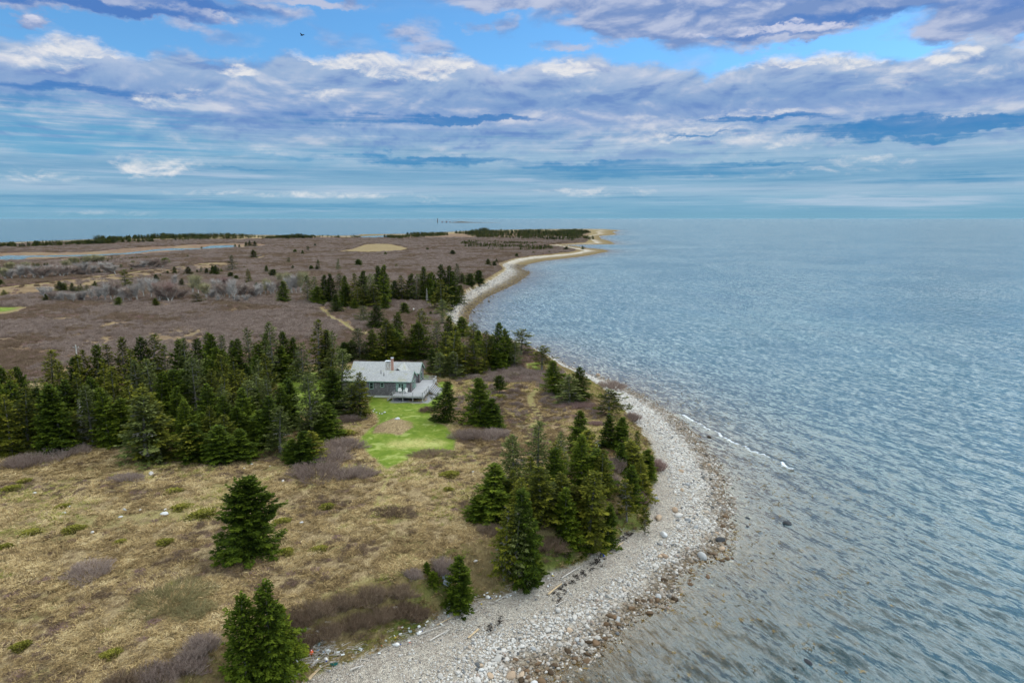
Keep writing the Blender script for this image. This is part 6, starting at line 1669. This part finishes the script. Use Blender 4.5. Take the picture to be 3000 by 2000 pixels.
bm_obj('built_in_bench', bm, M_RAIL, deck)
for i in range(5):
    z = FZ - .02 - (i + .5) * (FZ / 5.5)
    bm = bmesh.new(); box(bm, DX1 + .08 + i * .29, DX1 + .37 + i * .29 - .03, 2.75, 8.05, z - .05, z)
    bm_obj('step', bm, M_DECK, deck)
trim('stringer', [((DX1 + .06, y, FZ - .28), (DX1 + 1.55, y, -.02), .06, .22) for y in (2.70, 5.4, 8.10)], M_RAIL, deck)
trim('handrail', [((DX1 - .05, 2.66, FZ + .75), (DX1 + 1.45, 2.66, .75), .06, .06), ((DX1 + 1.45, 2.66, -.1), (DX1 + 1.45, 2.66, .75), .07, .07), ((DX1 - .05, 8.14, FZ + .75), (DX1 + 1.45, 8.14, .75), .06, .06), ((DX1 + 1.45, 8.14, -.1), (DX1 + 1.45, 8.14, .75), .07, .07)], M_RAIL, deck)
# little side steps at the left end
for i in range(4):
    z = FZ - (i + 1) * FZ / 5
    bm = bmesh.new(); box(bm, DX0 - .34 - i * .3, DX0 - .08 - i * .3, -2.5, -1.3, z - .05, z)
    bm_obj('step', bm, M_DECK, deck)
trim('stringer', [((DX0 - .06, y, FZ - .2), (DX0 - 1.35, y, -.02), .06, .2) for y in (-2.55, -1.25)], M_RAIL, deck)
trim('handrail', [((DX0 - .05, y, FZ + .8), (DX0 - 1.25, y, .85), .06, .06) for y in (-2.55, -1.25)] + [((DX0 - 1.25, y, -.1), (DX0 - 1.25, y, .85), .07, .07) for y in (-2.55, -1.25)] + [((DX0 - .05, y, FZ), (DX0 - .05, y, FZ + .8), .07, .07) for y in (-2.55, -1.25)], M_RAIL, deck)

# ----- garden chairs on the deck
def adirondack(x, y, rz, label):
    wx_, wy_ = hloc(x, y)
    rt = empty('garden_chair', (wx_, wy_, 6.0 + FZ + .004), HOUSE_R + rz)
    tag(rt, label, 'garden chair', 'white chairs on the deck')
    bm = bmesh.new()
    for k in range(5): bar(bm, (-.27, -.34 + k * .125, .40 - k * .035), (.27, -.34 + k * .125, .40 - k * .035), .11, .025)
    bm_obj('seat', bm, M_WHITE, rt)
    bm = bmesh.new()
    for k in range(5):
        xx = -.22 + k * .11
        bar(bm, (xx, .20, .24), (xx * 1.18, .52, 1.02 - abs(k - 2) * .05), .10, .022, up=(0, 1, 0))
    bar(bm, (-.27, .33, .52), (.27, .33, .52), .05, .03); bar(bm, (-.27, .44, .82), (.27, .44, .82), .05, .03)
    bm_obj('backrest', bm, M_WHITE, rt)
    for s in (-1, 1):
        bm = bmesh.new(); bar(bm, (s * .36, -.40, .57), (s * .36, .40, .57), .14, .025); bm_obj('armrest', bm, M_WHITE, rt)
        bm = bmesh.new(); bar(bm, (s * .31, -.34, 0), (s * .31, -.34, .557), .09, .03); bm_obj('leg', bm, M_WHITE, rt)
        bm = bmesh.new(); bar(bm, (s * .29, -.30, .36), (s * .29, .52, .02), .03, .10); bar(bm, (s * .31, .36, .15), (s * .34, .36, .557), .03, .06); bm_obj('leg', bm, M_WHITE, rt)
adirondack(-2.15, -.75, R(14), 'left white slatted garden chair in front of the french doors')
adirondack(-.95, -.80, R(-12), 'right white slatted garden chair nearest the house corner')

# ================================================================= small things
def at(u, v, z=None):
    zz = 6.0 if z is None else z
    for _ in range(6 if z is None else 1):
        x, y = P(u, v, zz)
        if z is None: zz = .5 * zz + .5 * float(ground(x, y)[0])
    return x, y, zz
x, y, z = at(235, 1128)
rt = empty('utility_pole', (x, y, z))
tag(rt, 'pale weathered pole rising behind the left part of the wood', 'pole')
bm = bmesh.new(); tube(bm, [(0, 0, -.3), (0, 0, 9.2)], [.16, .11], 9); bm_obj('shaft', bm, M_PALEBARK, rt)
bm = bmesh.new(); bar(bm, (-.7, 0, 8.6), (.7, 0, 8.6), .10); bm_obj('crossarm', bm, M_PALEBARK, rt)
bm = bmesh.new()
for s in (-.6, 0, .6): tube(bm, [(s, 0, 8.65), (s, 0, 8.82)], [.05, .035], 7)
bm_obj('insulators', bm, M_METAL, rt)
x, y, z = at(1212, 915)
rt = empty('marker_post', (x, y, z)); tag(rt, 'short white post with a small head among scrub above the cove', 'post')
bm = bmesh.new(); box(bm, -.12, .12, -.12, .12, -.2, 1.3); bm_obj('shaft', bm, M_WHITE, rt)
bm = bmesh.new(); box(bm, -.2, .2, -.2, .2, 1.302, 1.75); bm_obj('head', bm, M_WHITE, rt)
x, y, z = at(1752, 1312)
rt = empty('bench', (x, y, z), R(60)); tag(rt, 'white plank bench half hidden by spruces on the point', 'bench')
bm = bmesh.new()
for k in range(3): bar(bm, (-.8, -.2 + k * .17, .46), (.8, -.2 + k * .17, .46), .15, .04)
bm_obj('seat', bm, M_WHITE, rt)
bm = bmesh.new()
for k in range(3): bar(bm, (-.8, .26 + k * .04, .62 + k * .17), (.8, .26 + k * .04, .62 + k * .17), .03, .14)
bm_obj('backrest', bm, M_WHITE, rt)
for s in (-.68, .68):
    bm = bmesh.new(); bar(bm, (s, -.2, -.1), (s, -.2, .44), .08); bar(bm, (s, .22, -.1), (s, .34, 1.0), .08); bar(bm, (s, -.2, .40), (s, .2, .40), .06); bm_obj('leg', bm, M_WHITE, rt)
M_CRATE = plain('grey_plastic', (.34, .37, .42), var=.2)
def crate(u, v, s, rz, lab):
    x, y, z = at(u, v); rt = empty('crate', (x, y, z + .55), rz); rt.scale = (s, s, s); rt.rotation_euler = (.25, .1, rz)
    tag(rt, lab, 'crate', 'grey crates by the spruce')
    bm = bmesh.new(); box(bm, -.42, .42, -.28, .28, 0, .05)
    for a in (-.40, .40):
        for k in range(4): bar(bm, (a, -.27, .10 + k * .1), (a, .27, .10 + k * .1), .04, .07)
    for a in (-.26, .26):
        for k in range(4): bar(bm, (-.41, a, .10 + k * .1), (.41, a, .10 + k * .1), .04, .07)
    bm_obj('basket', bm, M_CRATE, rt)
    bm = bmesh.new()
    for a in (-.41, .41):
        for c in (-.27, .27): box(bm, a - .04, a + .04, c - .04, c + .04, .051, .48)
    bm_obj('corner_posts', bm, M_CRATE, rt)
crate(1305, 1704, .85, .3, 'upper of two grey crates lodged in the small bluff spruce')
crate(1311, 1722, 1.05, 1.2, 'lower larger grey crate lodged in the small bluff spruce')

# drift line: logs, planks, plastic
M_DRIFT = plain('bleached_driftwood', (.47, .43, .39), var=.25, sc=5)
M_DRIFTW = plain('tan_driftwood', (.50, .38, .24), var=.2, sc=5)
def zs(L, ox, oy, sc): return [(ox + a / sc, oy + b_ / sc, ox + c / sc, oy + d / sc, *r_) for a, b_, c, d, *r_ in L]
LOGS = zs([(2210, 770, 2352, 685, .15, 0, 'long pale pole on the shingle just left of the blue drum'), (2105, 895, 2210, 815, .17, 1, 'thick tan log below the long pale pole'), (1495, 1228, 1575, 1160, .11, 1, 'short tan plank alone on the open shingle'), (1200, 1250, 1355, 1165, .13, 0, 'forked grey branch on the upper shingle'), (1115, 1205, 1290, 1140, .09, 0, 'thin bleached pole along the foot of the bluff'),
           (590, 1475, 690, 1440, .14, 0, 'pale root stump log low on the beach'), (1255, 1130, 1430, 1045, .08, 1, 'slender tan pole along the drift line'), (2165, 980, 2250, 935, .09, 0, 'grey branch at the rim of the cobbles'), (1455, 1070, 1580, 1010, .08, 0, 'thin branch beside the small spruce at the drift line'), (1700, 950, 1880, 860, .09, 0, 'branch under the tall trees at the foot of the bluff'), (270, 1545, 360, 1460, .13, 1, 'tan plank lying across the drift heap')], 800, 1400, 2.613)
LOGS += zs([(560, 640, 780, 520, .16, 0, 'broad bleached plank on top of the drift heap'), (770, 590, 890, 500, .14, 0, 'grey plank right of the broad one on the drift heap'), (910, 560, 990, 510, .11, 0, 'short plank at the right end of the drift heap'), (430, 800, 545, 725, .20, 0, 'squared white beam in the drift heap'), (60, 775, 185, 810, .12, 0, 'bent white pole at the left of the drift heap'), (340, 870, 430, 790, .16, 0, 'wide bleached board at the bottom of the drift heap'), (240, 720, 275, 660, .14, 0, 'upright white stick in the drift heap'), (740, 840, 950, 620, .10, 1, 'long tan stick right of the drift heap'),
            (1540, 620, 1570, 500, .05, 0, 'thin upright twig on the low shingle'), (1180, 430, 1290, 390, .08, 0, 'pale board on the green strip above the beach')], 780, 1850, 5.88)
LOGS += [(1803, 1608, 1826, 1590, .14, 1, 'tan post lying at the foot of the leaning spruce'), (1880, 1268, 1890, 1278, .12, 0, 'white plank at the top of the shingle beyond the point'), (1812, 1548, 1826, 1560, .07, 0, 'grey root hanging from the bluff by the leaning spruce')]
for i, (u0, v0, u1, v1, w, k, lab) in enumerate(LOGS):
    a, c = at(u0, v0), at(u1, v1)
    a = Vector(a) + Vector((0, 0, .14)); c = Vector(c) + Vector((0, 0, .14))
    mid = (a + c) / 2
    bm = bmesh.new()
    if 'plank' in lab or 'board' in lab or 'beam' in lab: bar(bm, a - mid, c - mid, w * 1.6, w * .7)
    else:
        pts = [a - mid, (a - mid) * .3 + Vector((.05, .06, .04)), (c - mid) * .4 + Vector((-.04, .03, .0)), c - mid]
        tube(bm, pts, [w * .62, w * .56, w * .5, w * .36], 8)
        if 'fork' in lab or 'root' in lab or 'branch' in lab:
            for s in (.5, .75): bar(bm, (c - mid) * s, (c - mid) * s + Vector((.35, .5, .18)) * (1 if s < .6 else -.6), w * .4)
    o = bm_obj('driftwood', bm, M_DRIFTW if k else M_DRIFT); o.location = mid
    tag(o, lab, 'driftwood', 'driftwood along the beach')
def stick_mesh(seed):
    r = np.random.default_rng(seed); k = 3
    A = r.normal(0, .12, (k, 3)) * [1, 1, .3]; a = r.normal(.7, .5, k)
    v, f = strips(A, A + np.stack([np.cos(a), np.sin(a), r.normal(.08, .1, k)], -1) * (.5 + .8 * r.random(k))[:, None], .035, .02, 3)
    return np_mesh('stick', v, f, M_DRIFT)
sticks = [stick_mesh(s) for s in (1, 2, 3)]
M_LIT, nt, b = material('plastic_litter')
nt.put(b.inputs['Base Color'], nt.ramp(nt.node('ShaderNodeObjectInfo').outputs['Random'], [(0, (.70, .71, .70)), (.45, (.72, .74, .76)), (.55, (.30, .45, .62)), (.66, (.66, .65, .60)), (.86, (.55, .14, .08)), (.89, (.65, .50, .10)), (.92, (.30, .36, .36)), (1, (.70, .70, .70))], 'CONSTANT'))
def litter_mesh(seed):
    r = np.random.default_rng(seed); bm = bmesh.new()
    if seed == 0: tube(bm, [(-.14, 0, .06), (.08, 0, .06), (.15, 0, .06)], [.07, .07, .03], 8)
    elif seed == 1: box(bm, -.12, .12, -.09, .09, 0, .12)
    else: tube(bm, [(0, 0, 0), (0, 0, .10)], [.10, .12], 8)
    me = bpy.data.meshes.new('litter'); bm.to_mesh(me); bm.free(); me.materials.append(M_LIT); return me
DL = poly([(760, 2010), (800, 1985), (850, 1955), (900, 1938), (960, 1926), (1085, 1905), (1150, 1880), (1221, 1855), (1313, 1797), (1400, 1762), (1460, 1742), (1527, 1722), (1620, 1680)], 2.2)
def along(pl, n_, jit, w=None):
    seg = np.hypot(*(pl[1:] - pl[:-1]).T); 
    p_ = seg / seg.sum() if w is None else np.asarray(w, float) / np.sum(w)
    k = sr_.choice(len(seg), n_, p=p_); t = sr_.random(n_)[:, None]
    return pl[k] + (pl[k + 1] - pl[k]) * t + sr_.normal(0, 1, (n_, 2)) * jit
q = np.vstack([along(DL[:5], 330, .75), along(DL, 220, .45)])
scatter('drift_sticks', np.stack([q[:, 0], q[:, 1], ground(q[:, 0], q[:, 1]) + .08], -1), np.stack([q[:, 0] * 0, q[:, 0] * 0, sr_.normal(-.1, .5, len(q))], -1), (.4 + .7 * sr_.random(len(q)))[:, None] * np.ones((1, 3)), sr_.integers(0, 3, len(q)), sticks, 'tangle of small bleached sticks along the drift line', 'sticks')
q = np.vstack([along(DL[1:5], 80, .6), along(DL[4:], 60, .45)])
scatter('litter', np.stack([q[:, 0], q[:, 1], ground(q[:, 0], q[:, 1]) + .10], -1), sr_.normal(0, .6, (len(q), 3)), (.55 + .8 * sr_.random(len(q)))[:, None] * np.ones((1, 3)), sr_.integers(0, 3, len(q)), [litter_mesh(s) for s in (0, 1, 2)], 'white and coloured plastic scraps washed up along the drift line', 'litter')
# dark wrack
WR = [poly([(1660, 1700), (1680, 1685), (1705, 1672), (1735, 1655), (1757, 1632), (1775, 1612), (1800, 1592), (1830, 1565), (1858, 1555)], 2.2), poly([(1604, 1752), (1640, 1722), (1660, 1702)], 2.1), poly([(1420, 1832), (1445, 1815), (1470, 1800)], 2.0), poly([(1882, 1280), (1900, 1296), (1912, 1300)], 2.2), poly([(1915, 1460), (1930, 1475)], 1.9)]
q = np.vstack([along(p, 80 if i < 1 else 14, .28) for i, p in enumerate(WR)])
M_WRACK, nt, b = material('wrack')
b.inputs['Base Color'].default_value = (.022, .016, .014, 1)
def wrack_mesh(seed):
    r = np.random.default_rng(seed); k = 14; a = r.random(k) * 6.28
    v, f = cards(r.normal(0, .14, (k, 3)) * [1, 1, .4], np.stack([np.cos(a), np.sin(a), r.normal(.1, .3, k)], -1), r.normal(0, .4, (k, 3)) + [0, 0, 1], .2 + .3 * r.random(k), .08 + .06 * r.random(k))
    return np_mesh('wrack', v, f, M_WRACK)
scatter('seaweed_wrack', np.stack([q[:, 0], q[:, 1], ground(q[:, 0], q[:, 1]) + .08], -1), np.stack([q[:, 0] * 0, q[:, 0] * 0, sr_.random(len(q)) * 6.28], -1), (.35 + .5 * sr_.random(len(q)))[:, None] * np.ones((1, 3)), sr_.integers(0, 2, len(q)), [wrack_mesh(1), wrack_mesh(2)], 'black dried seaweed strewn at the foot of the bluff', 'seaweed')

M_ORANGE = plain('orange_buoy', (.70, .14, .06), .5, .12); M_BLUE = plain('blue_plastic', (.015, .045, .28), .4, .1); M_PINK = plain('faded_pink', (.72, .42, .46), .5, .1)
x, y, z = at(911, 1916); rt = empty('buoy', (x, y, z + .42), .3); rt.rotation_euler = (.5, .2, .3)
rt.scale = (.55, .55, .55); rt.location.z -= .18
tag(rt, 'round orange fishing buoy under the brown bluff shrubs', 'buoy')
bm = bmesh.new(); tube(bm, [(0, 0, .5 * math.sin(t)) for t in np.linspace(-1.5, 1.5, 11)], [.42 * math.cos(t) + .01 for t in np.linspace(-1.5, 1.5, 11)], 16); bm_obj('float', bm, M_ORANGE, rt, True)
bm = bmesh.new(); tube(bm, [(0, 0, .44), (0, 0, .62)], [.12, .10], 10); bm_obj('eye', bm, M_PINK, rt)
x, y, z = at(1765, 1628); rt = empty('drum', (x, y, z + .33), .4); rt.rotation_euler = (R(90), 0, .6)
rt.scale = (.6, .6, .6); rt.location.z -= .12
tag(rt, 'blue plastic drum lying in dark seaweed at the foot of the bluff', 'drum')
bm = bmesh.new(); tube(bm, [(0, 0, h) for h in (-.45, -.43, -.2, -.17, -.14, .14, .17, .2, .43, .45)], [.27, .30, .30, .325, .30, .30, .325, .30, .30, .27], 18); bm_obj('barrel', bm, M_BLUE, rt, True)
bm = bmesh.new(); tube(bm, [(.12, 0, .45), (.12, 0, .5)], .06, 10); bm_obj('cap', bm, M_WHITE, rt)
def jug(u, v, rz, lab):
    x, y, z = at(u, v); rt = empty('plastic_jug', (x, y, z + .16), rz); rt.rotation_euler = (R(80), 0, rz); rt.scale = (1.3, 1.3, 1.3)
    tag(rt, lab, 'plastic jug', 'washed up jugs')
    bm = bmesh.new(); tube(bm, [(0, 0, -.2), (0, 0, .08), (0, 0, .17), (0, 0, .24)], [.13, .135, .06, .045], 12); bm_obj('bottle', bm, M_WHITE, rt, True)
    bm = bmesh.new(); bar(bm, (.14, 0, -.05), (.14, 0, .12), .03); bar(bm, (.14, 0, .12), (.04, 0, .17), .03); bm_obj('handle', bm, M_WHITE, rt)
    bm = bmesh.new(); tube(bm, [(0, 0, .242), (0, 0, .28)], .05, 10); bm_obj('cap', bm, M_BLUE, rt)
jug(955, 1935, .4, 'largest white jug at the right end of the drift heap'); jug(1163, 1890, 1.4, 'white and pink jug alone at the edge of the green strip'); jug(1228, 1855, 2.2, 'white jug beside the thin bleached pole'); jug(1430, 1752, .9, 'white jug on the drift line below the tall trees')
x, y, z = at(979, 1947); 
M_TEAL = plain('teal_net', (.02, .12, .11), .8, .3)
bm = bmesh.new()
for k in range(22):
    a = k * 1.1
    bar(bm, (math.cos(a) * .35 * (k % 5) / 5, math.sin(a) * .3 * (k % 4) / 4, .05), (math.cos(a + 1) * .6, math.sin(a + 1) * .45, .10 + .03 * (k % 4)), .05)
o = bm_obj('fishing_net', bm, M_TEAL); o.location = (x, y, z + .05); o.scale = (.6, .6, .8); tag(o, 'bundle of dark teal fishing net on the green strip', 'fishing net')

# ================================================================= lighthouse island and bird
ix0, iy0 = P(1340, 652.6, 0.0)
M_ISL = plain('island_turf', (.055, .048, .04), var=.3, sc=.02); M_LH = plain('lighthouse_shade_grey', (.15, .155, .165), var=.08); M_LHROOF = plain('lantern_red', (.12, .035, .03), var=.1)  # lighthouse grey is darkened: the shaded side's silhouette is put into the colour
V_, F_ = [], []
na, nb_ = 90, 9
pl_i = iy0 / 1200.0
for j in range(nb_):
    for i in range(na):
        t = i / (na - 1); q = j / (nb_ - 1)
        w = math.sin(math.pi * t) ** .5
        x = ix0 + (-70 + 470 * t) * pl_i / 5.2
        hgt_ = (3.6 * math.exp(-((t - .22) / .16) ** 2) + 1.3 * math.sin(math.pi * t) ** .6 * (1 if t < .62 else .7) + .35 * math.sin(i * .9)) * math.sin(math.pi * q)
        V_.append((x, iy0 - 130 * w + 260 * w * q, -1.0 + 1.5 * max(hgt_ + .6 * math.sin(math.pi * q), 0) * (iy0 / 6000) * 1.6))
for j in range(nb_ - 1):
    for i in range(na - 1):
        a = j * na + i; F_.append((a, a + 1, a + na + 1, a + na))
isl = obj('island', np_mesh('island', V_, np.array(F_), M_ISL, True)); tag(isl, 'long low dark island on the horizon', 'island', kind='structure')
lx = (1282 - 1500) / 2000 * (iy0 * CT + CAM_Z * ST)
ls = iy0 / 6000.0
rt = empty('lighthouse', (lx, iy0, 2.0)); rt.scale = (ls, ls, ls); tag(rt, 'tall tapering lighthouse on the low island at the horizon', 'lighthouse')
bm = bmesh.new(); tube(bm, [(0, 0, -1), (0, 0, 15), (0, 0, 30)], [5.4, 4.3, 3.4], 8); bm_obj('tower', bm, M_LH, rt)
bm = bmesh.new(); tube(bm, [(0, 0, 30.02), (0, 0, 30.7), (0, 0, 31.0)], [3.6, 4.8, 4.8], 8); bm_obj('gallery', bm, M_LHROOF, rt)
bm = bmesh.new(); tube(bm, [(0, 0, 31.02), (0, 0, 34)], [2.6, 2.6], 8); tube(bm, [(0, 0, 34.02), (0, 0, 35.2), (0, 0, 36.6)], [3.0, 1.8, .25], 8); bm_obj('lantern', bm, M_LHROOF, rt)
for k, (dx, w, h, lab) in enumerate(((42, 13, 6, 'keeper house nearest the lighthouse on the island'), (78, 16, 9, 'larger keeper house on the crest of the island'), (108, 10, 6, 'last small keeper house right on the island'))):
    rt = empty('keeper_house', (lx + dx * ls, iy0 - 10, 3.2)); rt.scale = (ls, ls, ls); tag(rt, lab, 'house', 'keeper houses on the island')
    bm = bmesh.new(); box(bm, -w / 2, w / 2, -4, 4, -2, h * .6); bm_obj('wall', bm, M_LH, rt)
    bm = bmesh.new(); vs = [bm.verts.new(p) for p in ((-w / 2 - .5, -4.6, h * .6 + .05), (w / 2 + .5, -4.6, h * .6 + .05), (w / 2 + .5, 4.6, h * .6 + .05), (-w / 2 - .5, 4.6, h * .6 + .05), (-w / 2 - .5, 0, h + .6), (w / 2 + .5, 0, h + .6))]
    for f in ((0, 1, 5, 4), (2, 3, 4, 5), (0, 4, 3), (1, 2, 5), (3, 2, 1, 0)): bm.faces.new([vs[i] for i in f])
    bm_obj('roof', bm, M_LHROOF, rt)

# crow, wings raised in the beat
bd_dir = direction(885, 104)
dist = 140.0
bx, by, bz = (math.sin(R(bd_dir[0])) * math.cos(R(bd_dir[1])) * dist, math.cos(R(bd_dir[0])) * math.cos(R(bd_dir[1])) * dist, CAM_Z + math.sin(R(bd_dir[1])) * dist)
bm = bmesh.new()
tube(bm, [(-.32, 0, .02), (-.26, 0, .03), (-.15, 0, .02), (0, 0, 0), (.16, 0, 0), (.24, 0, .03), (.30, 0, .04), (.37, 0, .02)], [.055, .045, .075, .095, .075, .055, .05, .01], 10)
def wing_(s):
    pts = [(.14, s * .06, .03), (.17, s * .24, .20), (.08, s * .46, .30), (-.10, s * .50, .27), (-.12, s * .26, .14), (-.10, s * .06, .02)]
    up = [bm.verts.new(p) for p in pts]; dn = [bm.verts.new((p[0], p[1], p[2] - .018)) for p in pts]
    bm.faces.new(up); bm.faces.new(dn[::-1])
    for i in range(6): bm.faces.new((up[i], dn[i], dn[(i + 1) % 6], up[(i + 1) % 6]))
wing_(1); wing_(-1)
tp = [(-.30, -.05, .03), (-.52, -.11, .03), (-.52, .11, .03), (-.30, .05, .03)]
up = [bm.verts.new(p) for p in tp]; dn = [bm.verts.new((p[0], p[1], p[2] - .02)) for p in tp]
bm.faces.new(up); bm.faces.new(dn[::-1])
for i in range(4): bm.faces.new((up[i], dn[i], dn[(i + 1) % 4], up[(i + 1) % 4]))
M_CROW, nt, b = material('black_feathers'); b.inputs['Base Color'].default_value = (.010, .011, .014, 1)
crow = bm_obj('crow', bm, M_CROW); crow.location = (bx, by, bz); crow.rotation_euler = (0, 0, R(160))
tag(crow, 'black crow flying in the blue gap of the sky', 'crow')
# ================================================================= sea air
bm = bmesh.new(); box(bm, -76000, 76000, -76000, 76000, -16, 74)
M_HAZE = bpy.data.materials.new('haze'); M_HAZE.use_nodes = True
ht = NT(M_HAZE.node_tree); ht.n.clear()
pv_ = ht.node('ShaderNodeVolumePrincipled', Color=(.32, .56, .72), Density=HAZE)
ho = ht.n.new('ShaderNodeOutputMaterial'); ht.l.new(pv_.outputs[0], ho.inputs['Volume'])
tag(bm_obj('haze', bm, M_HAZE), 'thin sea haze over land and water', 'haze', kind='stuff')
